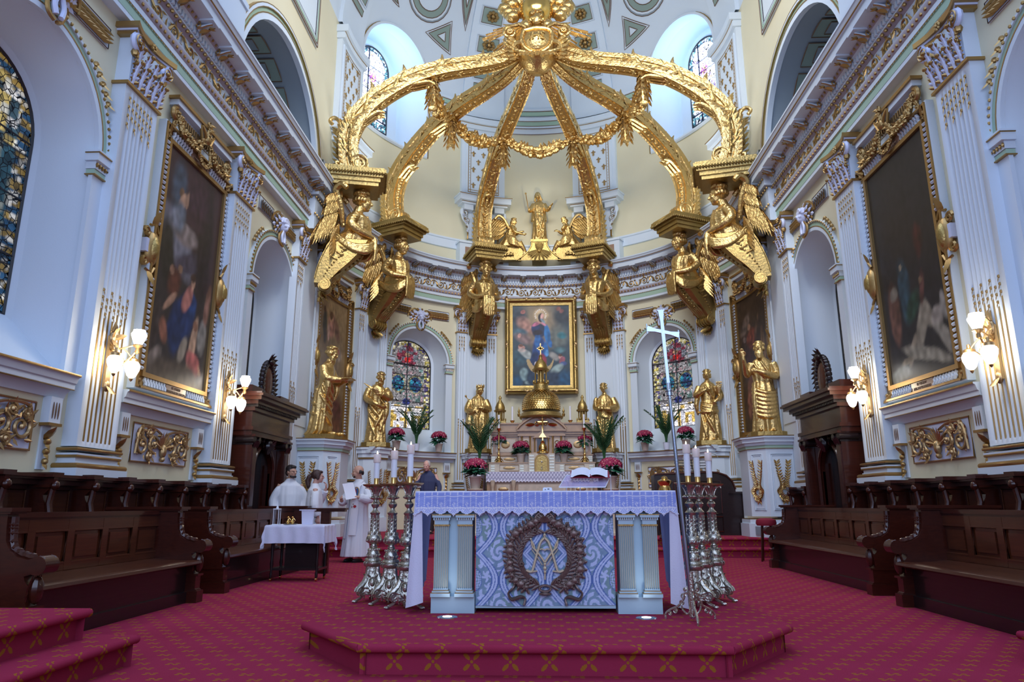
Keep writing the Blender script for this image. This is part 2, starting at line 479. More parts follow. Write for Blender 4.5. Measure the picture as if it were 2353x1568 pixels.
def op4(k,sg):c,r,z0,zs,_,_=BAYS[k];return(sg*c,r,z0,zs)
UPC,UPR,UPZ=sN(12.45),2.12,8.18
w=WMB(CREAM);wall_cols(w,-S0+.1,S0-.1,0,8.05,[op4('apse',-1),op4('apse',1)]);struct(w.build('wall_back'))
for sg,nm in((-1,'left'),(1,'right')):
 w=WMB(CREAM)
 a,c=sorted((sg*(S0-.1),sg*sN(.5)))
 wall_cols(w,a,c,0,8.05,[op4('choir',sg),op4('fore',sg)])
 a,c=sorted((sg*(S0-0.),sg*sN(.5)))
 wall_cols(w,a,c,8.05,13.2,[(sg*UPC,UPR,8.05,UPZ),(sg*(UPC+6.5),UPR,8.05,UPZ)])
 struct(w.build('wall_'+nm))
def outline(sc,r,z0,zs,n=20):
 return[(sc-r,z0)]+[(sc-r*cos(pi*i/n),zs+r*sin(pi*i/n))for i in range(n+1)]+[(sc+r,z0)]
def hsh(a,b,c=0):
 x=sin(a*127.1+b*311.7+c*74.7)*43758.5453;return x-floor(x)
def glass_col(kind):
 def f(u,v):
  du=abs(u-.5)*2;k=hsh(int(u*26),int(v*52));k2=hsh(int(u*13),int(v*26),3)
  dx=(u-.5);top=v>.72
  rr=hypot(dx*1.,(v-.76)*2.1)if top else du*.5
  border=rr>.385
  if kind=='left':
   if border:c=((.3,.2,.05)if int(v*30)%2 else(.02,.07,.14))if k<.8 else(.5,.48,.42)
   elif v>.66:c=[(.72,.7,.58),(.5,.38,.12),(.8,.78,.72),(.04,.08,.1)][int(k2*4)]
   elif v>.2:
    c=(.03,.09,.12)
    if hypot(dx+.05,(v-.5)*1.5)<.16:c=(.45,.01,.03)
    elif hypot(dx-.12,(v-.36)*1.6)<.17:c=(0.,.2,.13)
    elif hypot(dx+.22,(v-.36)*1.6)<.15:c=(.02,.08,.3)
    elif hypot(dx,(v-.62)*1.6)<.06:c=(.45,.3,.2)
    elif k2>.8:c=(.22,.24,.2)
   else:c=[(.7,.38,.03),(.7,.66,.5),(.03,.1,.35),(.5,.05,.05)][int(k2*4)]
   if abs(dx)<.012 or abs(v-.66)<.006 or abs(v-.2)<.006:c=(.004,.005,.01)
   return tuple(x*(.55+.7*k)*(.65 if .2<v<.66 else .9)for x in c)
  if kind=='apse':
   if border:c=[(.4,.33,.07),(.5,.47,.33),(.05,.04,.1)][int(k*3)]
   elif v<.26:c=[(.85,.8,.8),(.6,.4,.1),(.8,.8,.9)][int(k2*3)]
   else:
    c=(.24,.23,.24)if k2>.35 else((.3,.2,.22)if k>.5 else(.12,.2,.19))
    for sx in(-1,1):
     d=hypot((dx-sx*.19)*1.2,(v-.5)*1.8)
     if d<.19:c=(.03,.05,.13)if k<.6 else(.02,.14,.2)
     if .16<d<.19:c=(.25,.22,.12)
    d=hypot(dx,(v-.82)*1.9)
    if d<.23:c=(.16,.03,.05)if k2>.5 else(.14,.15,.18)
    if hypot(dx,(v-.84)*1.9)<.05:c=(.35,.2,.12)
    if hypot(dx,(v-.78)*2.2)<.07:c=(.4,.02,.02)
    if hypot(dx,(v-.3)*2)<.08:c=(.03,.04,.16)
   if abs(dx)<.014 or min(abs(v-q)for q in(.18,.3,.44,.6,.72))<.005:c=(.004,.004,.008)
   return tuple(x*(.6+.6*k)for x in c)
  if kind=='dome':
   if border or v<.1:c=[(.02,.1,.14),(.1,.25,.3),(.45,.5,.6),(.02,.02,.04)][int(k*4)]
   else:
    c=(.75,.78,1.)if k2>.3 else[(.75,.55,.3),(.35,.25,.6),(.8,.75,.6),(.75,.7,.9)][int(k*4)]
    if hypot(dx+.02,(v-.62)*2)<.12:c=(.3,.08,.35)if k>.4 else(.7,.4,.15)
    if hypot(dx,(v-.4)*2)<.1:c=(.75,.4,.08)
   if abs(dx+.17)<.02 or min(abs(v-q)for q in(.12,.28,.45,.6,.75))<.006:c=(0.,0.,.01)
   return c
  c=[(.1,.1,.12),(.2,.17,.14),(.06,.1,.14),(.3,.28,.25)][int(k2*4)]
  if border:c=(.16,.14,.1)
  return tuple(x*(.5+.8*k)for x in c)
 return f
def glass(nm,sc,r,z0,zs,y,kind,material,parent,nu=44,nv=96,wfn=warp):
 def P(u,v):
  s=(u-.5)*2*r;top=zs+sqrt(max(0,r*r-s*s));zt=z0+(zs+r-z0)*v
  return wfn(Vector((sc+s,y,min(zt,top))))
 g=glass_col(kind)
 def c(u,v):
  return g(u,v)
 return tint_grid(P,nu,nv,c,nm,material,parent)
winN=0
def window(sc,r,z0,zs,zb,rg,dep,kind,material):
 global winN;winN+=1
 root=strempty('window_%d'%winN,None)
 o1=outline(sc,r,z0,zs);o2=outline(sc,rg+.07,zb-.06,zs+0.);o3=outline(sc,rg,zb,zs)
 m=WMB(WHITE)
 n=len(o1)
 def ring(o,y):return[(a,y,z)for a,z in o]
 rs=[ring(o1,0.),ring(o1,.06),ring(o2,dep-.06),ring(o3,dep-.02),ring(o3,dep+.03)]
 vs=[p for q in rs for p in q];fs=[]
 for j in range(len(rs)-1):
  for i in range(n):fs.append((j*n+i,j*n+(i+1)%n,(j+1)*n+(i+1)%n,(j+1)*n+i))
 m.add(vs,fs);m.build('reveal',None,root,sharp=25)
 f=WMB(BLACK)
 f.tube([(a,dep-.01,z)for a,z in o3],.022,4,closed=True)
 for q in((zs-zb)*.33+zb,(zs-zb)*.66+zb,zs):
  f.tube([(sc-rg,dep-.008,q),(sc,dep-.008,q),(sc+rg,dep-.008,q)],.012,4)
 f.tube([(sc,dep-.008,zb),(sc,dep-.008,zs+rg)],.012,4)
 f.build('window_frame',None,root)
 glass('pane',sc,rg,zb,zs,dep,kind,material,root)
for sg in(-1,1):
 c,r,z0,zs,zb,rg=BAYS['apse'];window(sg*c,r,z0,zs,zb,rg,.55,'apse',STAINED)
 c,r,z0,zs,zb,rg=BAYS['choir'];window(sg*c,r,z0,zs,zb,rg,.72,'dim',STAINED)
 c,r,z0,zs,zb,rg=BAYS['fore'];window(sg*c,r,z0,zs,zb,rg,.58,'left',STAINDIM)
def run(mb,s0,s1,prof,n=None):
 """prof = [(projection, z)] swept along the wall"""
 n=n or max(2,int(abs(s1-s0)/.18));k=len(prof)
 vs=[(s0+(s1-s0)*i/n,-d,z)for i in range(n+1)for d,z in prof];fs=[]
 for i in range(n):
  for j in range(k-1):fs.append((i*k+j,i*k+j+1,(i+1)*k+j+1,(i+1)*k+j))
 mb.add(vs,fs)
def endcap(mb,s,prof):mb.add([(s,0,prof[0][1])]+[(s,-d,z)for d,z in prof]+[(s,0,prof[-1][1])],[tuple(range(len(prof)+2))])
def scroll_unit(mb,x,z,L,H,y,fl=1):
 """one running acanthus scroll of length L, height H"""
 r=H*.4
 cx,cz=x+L*.68,z
 pts=[(x,z-fl*H*.3),(x+L*.2,z-fl*H*.36),(x+L*.42,z-fl*H*.05)]
 sp=spiral((cx,cz),r,1.6,pi,20,-fl,H*.05)
 P=[(a,y,c)for a,c in pts]+[(a,y,c)for a,c in sp]
 mb.tube(P,[H*.045]*2+[H*.065]+[H*.06*(1-.55*i/len(sp))for i in range(len(sp))],5,flat=1)
 mb.ell((cx,y-.006,cz),(H*.1,H*.05,H*.1),6,4)
 for q in range(5):
  a=pi-fl*(.6+q*1.1);
  mb.leaf((cx+r*cos(a),y,cz+r*sin(a)),(cos(a+fl*.9),0,sin(a+fl*.9)),H*.3,H*.16,(0,-1,0),.3,2)
 mb.leaf((x+L*.3,y,z-fl*H*.28),(.5,0,fl*1.),H*.5,H*.2,(0,-1,0),.3,3)
 mb.leaf((x+L*.15,y,z-fl*H*.3),(-.3,0,fl*1.),H*.45,H*.18,(0,-1,0),.3,3)
def entablature(nm,s0,s1,br0,nbr):
 root=strempty(nm,None)
 m=WMB(WHITE)
 run(m,s0,s1,[(0.,6.81),(.14,6.81),(.14,6.875)])
 run(m,s0,s1,[(.155,7.01),(.165,7.01),(.165,7.085),(.15,7.085)])
 run(m,s0,s1,[(.2,7.19),(.21,7.21),(.12,7.21),(.12,7.5)])
 run(m,s0,s1,[(.2,7.575),(.2,7.6),(.19,7.6),(.19,7.7),(.22,7.7),(.25,7.745)])
 run(m,s0,s1,[(.3,7.8),(.5,7.8)])
 run(m,s0,s1,[(.5,7.8),(.5,7.93),(.53,7.93),(.56,7.97),(.575,8.01),(.59,8.01),(.59,8.045),(0.,8.06)])
 m.build('cornice',None,root,sharp=30)
 g=WMB(GREEN);run(g,s0,s1,[(.14,6.875),(.145,6.875),(.145,6.99),(.155,6.99),(.155,7.01)]);g.build('green_band',None,root,sharp=30)
 d=WMB(MAUVE)
 run(d,s0,s1,[(.15,7.085),(.175,7.1),(.2,7.16),(.2,7.19)])
 run(d,s0,s1,[(.12,7.5),(.15,7.52),(.2,7.56),(.2,7.575)])
 run(d,s0,s1,[(.25,7.745),(.28,7.76),(.3,7.8)])
 d.build('brown_moulding',None,root)
 e=WMB(WHITE);L=abs(s1-s0);n=int(L/.085)
 for i in range(n):
  s=s0+(s1-s0)*(i+.5)/n
  e.box(s-.022,s+.022,-.235,-.19,7.605,7.695)
 e.build('dentils',None,root,False)
 e=WMB(GILT);n=int(L/.105)
 for i in range(n):
  s=s0+(s1-s0)*(i+.5)/n
  e.ell((s,-.19,7.54),(.028,.03,.032),6,4)
  e.ell((s,-.285,7.77),(.022,.025,.026),5,3)
  e.ell((s,-.19,7.135),(.03,.022,.03),5,3)
 n=int(L/.06)
 for i in range(n):
  s=s0+(s1-s0)*(i+.5)/n
  e.box(s-.018,s+.018,-.162,-.15,6.995,7.012)
 run(e,s0,s1,[(.535,7.935),(.545,7.94),(.55,7.95)])
 e.build('gilt_beading',None,root)
 f=WMB(GILT);n=max(1,int(round(L/.44)))
 for i in range(n):
  s=min(s0,s1)+L*i/n
  scroll_unit(f,s,7.355,L/n,.29,-.135,1 if i%2 else-1)
 f.build('frieze_scrolls',None,root)
 k=WMB()
 for i in range(nbr):
  s=br0+(s1-s0)/abs(s1-s0)*.62*i
  if abs(s)>abs(s1)+99:break
  pts=[(s,-.47,7.76)]+[(s,-.42+0.,7.74)]+[(s,-.36,7.7),(s,-.3,7.69),(s,-.26,7.72)]
  k.use(WHITE).box(s-.1,s+.1,-.5,-.26,7.775,7.8)
  k.use(WHITE)
  k.tube([(s,-.25,7.7),(s,-.32,7.715),(s,-.39,7.745),(s,-.45,7.77)],[.075,.06,.045,.03],8,flat=.7,up=(0,0,1))
  k.use(GILT)
  for q in(-1,1):
   sp=spiral((-.27,7.715),.055,1.3,0,10,1,.01)
   k.tube([(s+q*.075,a,c)for a,c in sp],.012,4)
   k.tube([(s+q*.07,-.26,7.66),(s+q*.065,-.33,7.68),(s+q*.05,-.4,7.72),(s+q*.04,-.47,7.74)],.012,4)
  k.leaf((s,-.27,7.645),(0,-1,.45),.17,.1,(0,0,-1),.25,3)
  for q in(-1,1):k.leaf((s,-.4,7.69),(q*.4,-1,.3),.1,.06,(0,0,-1),.3,2)
 k.build('cornice_brackets',None,root)
 return root
PIERS=[sT(22.4),sT(62.9),sN(14.42)]
entablature('trim_1',sN(.5),sN(14.1),sN(1.2),21)
entablature('trim_2',-sN(.5),-sN(14.1),-sN(1.2),21)
entablature('trim_3',-sN(14.1),sN(14.1),-sN(13.9),32)
def acanthus(mb,s,y,z,h,w,a=GILT,b2=CLAY,out=.1):
 """one carved acanthus leaf: rib, paired lobes, curled tip"""
 P=[(s,y,z),(s,y-out*.25,z+h*.4),(s,y-out*.55,z+h*.75),(s,y-out,z+h*.95),(s,y-out*1.25,z+h*.86)]
 mb.use(b2);mb.tube(P,[w*.16,w*.19,w*.17,w*.15,w*.08],6)
 for j in range(5):
  t=j/4;zz=z+h*(.06+.68*t);yy=y-out*(.05+.5*t*t)
  for q in(-1,1):
   mb.use(a if j%2==0 else b2);mb.leaf((s+q*w*.08,yy,zz),(q*(1.-.35*t),-.35,.55+.5*t),w*(.52-.1*t),h*.17,(0,-1,0),.35,3)
   mb.use(a);mb.ell((s+q*w*.4*(1-.25*t),yy-.02,zz+h*.1),(w*.07,.012,h*.045),5,3)
 mb.use(a);mb.ell((s,y-out*1.15,z+h*.9),(w*.24,out*.28,h*.08),7,5)
def flute_profile(w,n,pitch,fw,dep,d):
 """(s, projection) across the face of a fluted shaft"""
 pr=[(-w/2,0.),(-w/2,d)]
 for i in range(n):
  c=(i-(n-1)/2)*pitch
  pr+=[(c-fw/2,d),(c-fw*.3,d-dep*.85),(c,d-dep),(c+fw*.3,d-dep*.85),(c+fw/2,d)]
 return pr+[(w/2,d),(w/2,0.)]
def husks(mb,s,y,z,n,step,r):
 for i in range(n):
  zz=z-i*step
  mb.ell((s,y,zz),(r,r*.8,r*1.25),6,4)
  mb.leaf((s,y-r*.3,zz-r*.3),(0,-.2,-1),step*.8,r*1.3,(0,-1,0),0.,2)
def pilaster(nm,s,w,nf,d,pitch,z0=1.3,sink=0.,lab=None,gild=3.3):
 root=strempty(nm,lab)
 zb,zt=1.62,5.97
 m=WMB(WHITE)
 pr=flute_profile(w,nf,pitch,pitch*.72,.026,d)
 def ringf(z):return[(s+a,-b,z)for a,b in pr]
 flat=[(s+a,-(d if 0<i<len(pr)-1 else 0),0)for i,(a,b)in enumerate(pr)]
 def ringp(z):return[(p[0],p[1],z)for p in flat]
 rs=[ringp(zb),ringp(zb+.05),ringf(zb+.08),ringf(5.86),ringp(5.9),ringp(zt)]
 n=len(pr);vs=[p for q in rs for p in q];fs=[]
 for j in range(len(rs)-1):
  for i in range(n-1):fs.append((j*n+i,j*n+i+1,(j+1)*n+i+1,(j+1)*n+i))
 m.add(vs,fs)
 m.build('shaft',None,root,sharp=50)
 g=WMB(GILT)
 for i in range(nf):
  c=s+(i-(nf-1)/2)*pitch;k=.1 if i%2==0 else 0.
  g.tube([(c,-d+.012,zb+.06),(c,-d+.012,gild+k-.22)],.013,5)
  husks(g,c,-d+.006,gild+k,3,.085,.017)
  husks(g,c,-d+.006,5.84,4 if i%2==0 else 3,.115,.019)
 g.build('gilt_fluting',None,root)
 m=WMB(WHITE);e=.1
 def slab(mb,ex,dd,za,zc):mb.box(s-w/2-ex,s+w/2+ex,-d-dd,0.,za,zc,nx=3)
 slab(m,.11,.11,.36 if nf<4 else 1.305,1.385);slab(m,.045,.045,1.43,1.455);slab(m,.03,.03,1.455,1.5);slab(m,.055,.055,1.525,1.545)
 slab(m,.03,.03,1.57,1.6)
 m.build('plinth',None,root,False)
 g=WMB(GILT)
 def torus(zc,h,dd):
  x0,x1,y1=s-w/2-dd,s+w/2+dd,-d-dd
  g.tube([(x0,0,zc),(x0,y1,zc),(s-w/4,y1,zc),(s,y1,zc),(s+w/4,y1,zc),(x1,y1,zc),(x1,0,zc)],h,8)
 torus(1.408,.03,.085);torus(1.512,.016,.045);torus(1.585,.018,.05)
 g.build('gilt_base_mouldings',None,root)
 k=WMB()
 k.use(WHITE);k.box(s-w*.47,s+w*.47,-d-.01,0,6.,6.62,nx=3)
 k.use(GILT);k.box(s-w/2-.03,s+w/2+.03,-d-.035,0,5.965,6.,nx=3)
 nl=5 if nf>4 else 3
 for row,(zz,LL,WW)in enumerate(((6.01,.3,w/nl*1.05),(6.2,.32,w/nl*1.15))):
  nn=nl-row
  for i in range(nn):
   c=s+((i+.5)/nn-.5)*w
   acanthus(k,c,-d-.015,zz,LL,WW)
   if 0:k.leaf((c-WW*.28,-d-.02,zz),(-.22,-.1,1),LL*.66,WW*.3,(0,-1,0),.3,3)
   if 0:k.leaf((c+WW*.28,-d-.02,zz),(.22,-.1,1),LL*.66,WW*.3,(0,-1,0),.3,3)
 for q in(-1,1):
  cx=s+q*(w*.42+.03);cz=6.53
  sp=spiral((cx,cz),.105 if nf>4 else .085,1.6,pi/2,18,-q,.015)
  k.use(CLAY);k.tube([(a,-d-.055,b2)for a,b2 in sp],[.04*(1-.5*i/len(sp))for i in range(len(sp))],6)
  k.use(GILT);k.tube([(a,-d-.105,b2)for a,b2 in sp],.01,4)
  k.ell((cx,-d-.1,cz),(.025,.03,.025),6,4)
  k.leaf((s+q*w*.3,-d-.03,6.42),(q*.8,-.3,.5),.2,.1,(0,-1,0),.3,3)
  k.ell((cx,-d-.04,cz-.12),(.05,.05,.06),6,4)
  for j in range(3):k.ell((cx-q*.02,-d-.06,cz-.17-j*.05),(.025,.025,.03),5,3)
 for(za,zc,ex,M_)in((6.62,6.665,.05,GILT),(6.665,6.69,.065,CLAY),(6.69,6.76,.1,GILT)):
  fr=[(s+(i/8-.5)*(w+2*ex),-(d+ex+.03-.09*(1-(2*i/8-1)**2)*(1 if nf>4 else .7)))for i in range(9)]
  pl=[(s-w/2-ex,0)]+fr+[(s+w/2+ex,0)]
  k.use(M_);k.prism([(a,b2)for a,b2 in pl],za,zc,'xy')
 k.use(GILT)
 for i in range(7):a=2*pi*i/7;k.ell((s+.04*cos(a),-d-.07,6.69+.04*sin(a)),.022,5,4)
 k.ell((s,-d-.085,6.69),.02,5,4)
 k.use(GILT);k.box(s-w/2-.02,s+w/2+.02,-d-.02,0,6.76,6.81,nx=2)
 k.build('capital',None,root)
 return root
tn=4
for sg in(-1,1):
 for y in(7.68,10.76):
  pilaster('trim_%d'%tn,sg*sN(y),.7,7,.17,.078);tn+=1
 pilaster('trim_%d'%tn,sg*sN(13.72),.44,4,.15,.078);tn+=1
 for th in(17.,27.6,58.2,68.4):
  pilaster('trim_%d'%tn,sg*sT(th),.3,3,.13,.075);tn+=1
 pilaster('trim_%d'%tn,sg*sN(15.1),.26,3,.1,.07);tn+=1
for sg in(-1,1):
 for i,s in enumerate(PIERS):
  m=WMB(WHITE);wd=.62 if i<2 else .86
  root=strempty('trim_%d'%tn,None);tn+=1
  m.box(sg*s-wd/2,sg*s+wd/2,-.09,0,.36,6.81,nx=4)
  m.box(sg*s-wd/2+.1,sg*s+wd/2-.1,-.105,-.09,2.6,6.4,nx=4)
  m.box(sg*s-wd/2-.04,sg*s+wd/2+.04,-.28,-0.,6.81,7.55,nx=4)
  m.box(sg*s-wd/2-.1,sg*s+wd/2+.1,-.36,-0.,7.58,7.8,nx=4)
  m.build('pier',None,root,sharp=30)
  g=WMB(GILT)
  for(zz,dd)in((7.53,.3),(7.72,.38),(7.15,.295)):
   n=9
   for j in range(n):g.ell((sg*s+(j/(n-1)-.5)*(wd+.1),-dd,zz),(.026,.026,.032),6,4)
  g.build('gilt_beading',None,root)
def arcband(mb,sc,zs,r0,r1,d0,d1,n=28):
 rs=[]
 for i in range(n+1):
  a=pi*i/n;c,q=-cos(a),sin(a)
  rs.append([(sc+c*r0,-d0,zs+q*r0),(sc+c*r0,-d1,zs+q*r0),(sc+c*r1,-d1,zs+q*r1),(sc+c*r1,-d0,zs+q*r1)])
 mb.loft(rs,True)
def cherub(sc,z,root,sc_=1.):
 H=MB()
 Rm=Matrix.Scale(sc_,4)
 H.push(Rm)
 H.ell((0,-.1,0),(.105,.11,.135),12,8);H.ell((0,-.15,-.07),(.065,.07,.06),10,6)
 H.ell((0,-.225,-.015),(.018,.03,.032),6,5);H.ell((0,-.205,-.065),(.03,.018,.012),6,4)
 for q in(-1,1):
  H.ell((q*.05,-.185,-.03),(.038,.03,.032),7,5);H.ell((q*.042,-.195,.04),(.035,.018,.012),6,4)
 H.ell((0,-.09,.06),(.13,.12,.11),10,6)
 for i in range(26):
  a=pi*(i%13)/12;rr=.125 if i<13 else .1;dy=-.1 if i<13 else-.17
  H.ell((rr*cos(a),dy+.02*sin(i*3),.035+rr*.95*sin(a)),.032,5,4)
 H.pop();face=fuse(H,'cherub_face',CLAY,root,.011,2)
 W=MB()
 W.push(Rm)
 for q in(-1,1):
  for row in range(3):
   for i in range(8-row):
    a=radians(18-i*17+row*4);L=.36-.035*i-row*.07
    W.use(GILT if(i+row)%2 else CLAY)
    W.leaf((q*.07,-.03-row*.035,.03-.012*i),(q*cos(a),-.1,sin(a)),L,.12,(0,-1,0),-.08,4)
  W.use(GILT)
  W.tube(spline([(q*.06,-.1,.14),(q*.22,-.1,.2),(q*.36,-.06,.1),(q*.4,-.04,-.03)],4),.022,6)
  W.tube(spline([(q*.04,-.12,-.13),(q*.13,-.1,-.24),(q*.1,-.1,-.36),(q*.02,-.12,-.42)],4),.024,6)
  W.use(CLAY);W.tube(spline([(q*.02,-.13,-.12),(q*.07,-.13,-.24),(q*.04,-.14,-.36)],4),.03,6)
 for i in range(5):
  a=radians(30+30*i);W.use(GILT if i%2 else CLAY)
  sp=spiral((.13*cos(a),.1+.11*sin(a)),.05,1.2,a,9,1,.008)
  W.tube([(p,-.06,c)for p,c in sp],.016,5)
 W.pop();wo=W.build('cherub_wings',None,root)
 return face,wo
def place_on_wall(o,s,z,y=0.):
 """set a small local-frame object on the wall at s, z"""
 sg=1 if s>0 else-1
 if abs(s)<=S0:
  th=s/RW;o.location=((RW+y)*sin(th),YC+(RW+y)*cos(th),z);o.rotation_euler=(0,0,-th)
 else:
  o.location=(sg*(RW+y),YC-(abs(s)-S0),z);o.rotation_euler=(0,0,-sg*pi/2)
_ch=None
def archway(k,sg,dim=False):
 global tn,_ch
 sc,r,z0,zs,zb,rg=BAYS[k];sc*=sg
 root=strempty('trim_%d'%tn,None);tn+=1
 m=WMB(WHITE);arcband(m,sc,zs,r-0.,r+.065,-.02,.05);arcband(m,sc,zs,r+.155,r+.185,0,.06)
 for q in(-1,1):
  x0=sc+q*(r+.06)
  m.box(x0-.1,x0+.1,-.05,0.,z0,zs-.26)
  m.box(x0-.14,x0+.14,-.12,.04,zs-.11,zs-.02);m.box(x0-.11,x0+.11,-.08,.04,zs-.2,zs-.11)
  m.box(x0-.15,x0+.15,-.13,.04,zs-.015,zs+.015)
 m.build('archivolt',None,root,sharp=30)
 g=WMB(GREEN);arcband(g,sc,zs,r+.08,r+.155,0,.04)
 for q in(-1,1):x0=sc+q*(r+.06);g.box(x0-.105,x0+.105,-.07,.03,zs-.26,zs-.205)
 g.build('green_band',None,root,sharp=30)
 g=WMB(GILT);arcband(g,sc,zs,r+.065,r+.08,0,.055)
 for i in range(44):
  a=pi*(i+.5)/44;g.ell((sc-cos(a)*(r+.17),-.065,zs+sin(a)*(r+.17)),(.022,.02,.022),5,4)
 for q in(-1,1):
  x0=sc+q*(r+.06)
  for i in range(5):g.ell((x0-.1+.05*i,-.09,zs-.155),(.015,.02,.03),5,4)
  g.box(x0-.15,x0+.15,-.135,.04,zs-.022,zs-.01);g.box(x0-.115,x0+.115,-.085,.04,zs-.275,zs-.262)
 g.build('gilt_arch_beading',None,root)
 p=WMB(WHITE);zp=6.42
 for q in(-1,1):
  a,c=sorted((sc+q*.3,sc+q*.98))
  p.use(WHITE);p.box(a,c,-.02,0,zp-.12,zp+.14,nx=4)
  p.use(BROWNLINE);p.tube([(a,-.022,zp-.12),(c,-.022,zp-.12),(c,-.022,zp+.14),(a,-.022,zp+.14)],.008,4,closed=True)
  p.use(GILT)
  for row in range(3):
   for i in range(7):
    x=sc+q*(.3+.085*i)
    p.leaf((x,-.03,zp+.09-row*.085),(q,-.08,-.35+.25*row),.17,.07,(0,-1,0),.25,3)
  for i in range(5):
   a2=radians(52-i*5);rr=r+.26
   p.ell((sc+q*rr*cos(a2),-.04,zs+rr*sin(a2)),.035,6,4);p.leaf((sc+q*rr*cos(a2),-.05,zs+rr*sin(a2)),(q*.4,-.3,-.6),.09,.05)
 p.build('wing_panel',None,root)
 if _ch is None:
  f,wv=cherub(0,0,root);_ch=(f,wv)
 else:
  f,wv=(x.copy()for x in _ch)
  for x in(f,wv):COL.objects.link(x);x.parent=root
 for x in(f,wv):place_on_wall(x,sc,zs+r+.36)
for sg in(-1,1):
 for k in('apse','choir','fore'):archway(k,sg)
def ledge(root,s0,s1,z=2.36,d=.17):
 m=WMB(WHITE);pr=[(0,z-.26),(.03,z-.26),(.05,z-.2),(d*.55,z-.16),(d*.8,z-.15),(d*.8,z-.1),(d*.9,z-.09),(d,z-.03),(d+.02,z-.02),(d+.02,z),(0,z+.005)]
 run(m,s0,s1,pr);endcap(m,s0,pr);endcap(m,s1,pr);m.build('ledge_moulding',None,root,sharp=30)
 g=WMB(GILT);run(g,s0,s1,[(d+.022,z-.022),(d+.026,z-.01),(d+.022,z+.004),(d-.02,z+.008)]);run(g,s0,s1,[(d*.8,z-.152),(d*.8+.006,z-.158),(d*.75,z-.165)])
 g.build('gilt_edge',None,root)
def console(mb,s,zt,h=.62,w=.16,d=0.):
 mb.use(WHITE);mb.box(s-w*.55,s+w*.55,-d-.09,0,zt-.27,zt,nx=1)
 mb.use(BROWNLINE)
 for q in(-1,0,1):mb.ell((s+q*.042,-d-.092,zt-.14),(.012,.008,.09),5,6)
 mb.use(GILT);mb.box(s-w*.62,s+w*.62,-d-.11,0,zt-.3,zt-.27)
 mb.leaf((s,-d-.02,zt-.44),(0,-.5,1),.15,.14,(0,-1,0),.3,3)
 mb.use(WHITE);mb.box(s-w*.4,s+w*.4,-d-.02,0,zt-h-.12,zt-.3)
 mb.use(GILT)
 for i in range(3):
  zz=zt-.46-i*.1
  mb.ell((s,-d-.05,zz),(.045-i*.006,.035,.035),7,5);mb.leaf((s,-d-.04,zz),(0,-.3,-1),.09,.08,(0,-1,0),.2,2)
def grille(root,s0,s1,z0,z1,seed=1,nm='openwork_panel'):
 m=WMB()
 m.use(CLAY);m.box(s0,s1,-.012,0,z0,z1,nx=5)
 m.use(BRONZE);m.tube([(s0,-.014,z0),((s0+s1)/2,-.014,z0),(s1,-.014,z0),(s1,-.014,z1),((s0+s1)/2,-.014,z1),(s0,-.014,z1)],.014,5,closed=True)
 L=s1-s0;H=z1-z0;cx=(s0+s1)/2;cz=(z0+z1)/2
 for i in range(9):
  a=radians(90+(i-4)*19);m.leaf((cx,-.03,cz-H*.1),(cos(a),-.1,sin(a)),H*.5,H*.12,(0,-1,0),.12,4)
 m.ell((cx,-.05,cz-H*.16),(H*.1,.05,H*.2),8,6);m.ell((cx,-.05,cz-H*.38),(H*.07,.04,H*.08),7,5)
 for q in(-1,1):
  for j,(fx,fz,rr,dr)in enumerate(((.16,.02,.26,1),(.36,-.05,.3,-1),(.4,.22,.14,1),(.25,.28,.13,-1),(.22,-.32,.12,1))):
   c=(cx+q*fx*L,cz+fz*H)
   sp=spiral(c,rr*H,1.5,(pi/2 if j%2 else-pi/2),18,q*dr,.01)
   m.tube([(a,-.04,b2)for a,b2 in sp],[H*.05*(1-.5*i/len(sp))for i in range(len(sp))],6)
   m.ell((c[0],-.05,c[1]),(H*.06,.03,H*.06),6,4)
   for i in range(6):
    a=i*1.05+j;m.leaf((c[0]+rr*H*cos(a),-.04,c[1]+rr*H*sin(a)),(cos(a+q*1.),-.1,sin(a+q*1.)),H*.17,H*.09,(0,-1,0),.3,2)
  m.tube(spline([(cx+q*L*.04,-.04,cz+H*.3),(cx+q*L*.2,-.05,cz+H*.42),(cx+q*L*.42,-.05,cz+H*.36),(cx+q*L*.46,-.04,cz-H*.3)],4),H*.035,5)
  for i in range(7):m.ell((cx+q*(L*.4+.012*sin(i*2)),-.06,cz+H*.4-i*H*.045),H*.045,5,4)
 return m.build(nm,None,root)
for sg in(-1,1):
 root=strempty('trim_%d'%tn,None);tn+=1
 for(ya,yb)in((4.1,7.23),(8.13,10.42)):
  a,c=sorted((sg*sN(ya),sg*sN(yb)));ledge(root,a,c)
 cm=WMB()
 for y in(8.3,10.22,7.05,5.2):console(cm,sg*sN(y),2.1)
 cm.build('console_brackets',None,root)
 for(ya,yb)in((8.6,9.98),(5.5,6.85)):
  a,c=sorted((sg*sN(ya),sg*sN(yb)));grille(root,a,c,1.54,2.02)
 root=strempty('trim_%d'%tn,None);tn+=1
 segs=[(sT(29.6),sT(56.4),2.42,.26),(sT(71.2),sN(15.35),2.36,.17),(sN(14.),sN(11.4),2.4,.06)]
 for(a,c,z,d)in segs[:2]:
  a,c=sorted((sg*a,sg*c));ledge(root,a,c,z,d)
 for i,s in enumerate(PIERS[:2]):
  ledge(root,sg*s-.4,sg*s+.4,2.42,.62 if i else .55)
 cm=WMB()
 for s in(sT(32.),sT(53.5),sT(73.5)):console(cm,sg*s,2.15)
 cm.build('console_brackets',None,root)
 a,c=sorted((sg*sT(35.2),sg*sT(50.5)));grille(root,a,c,1.45,2.)
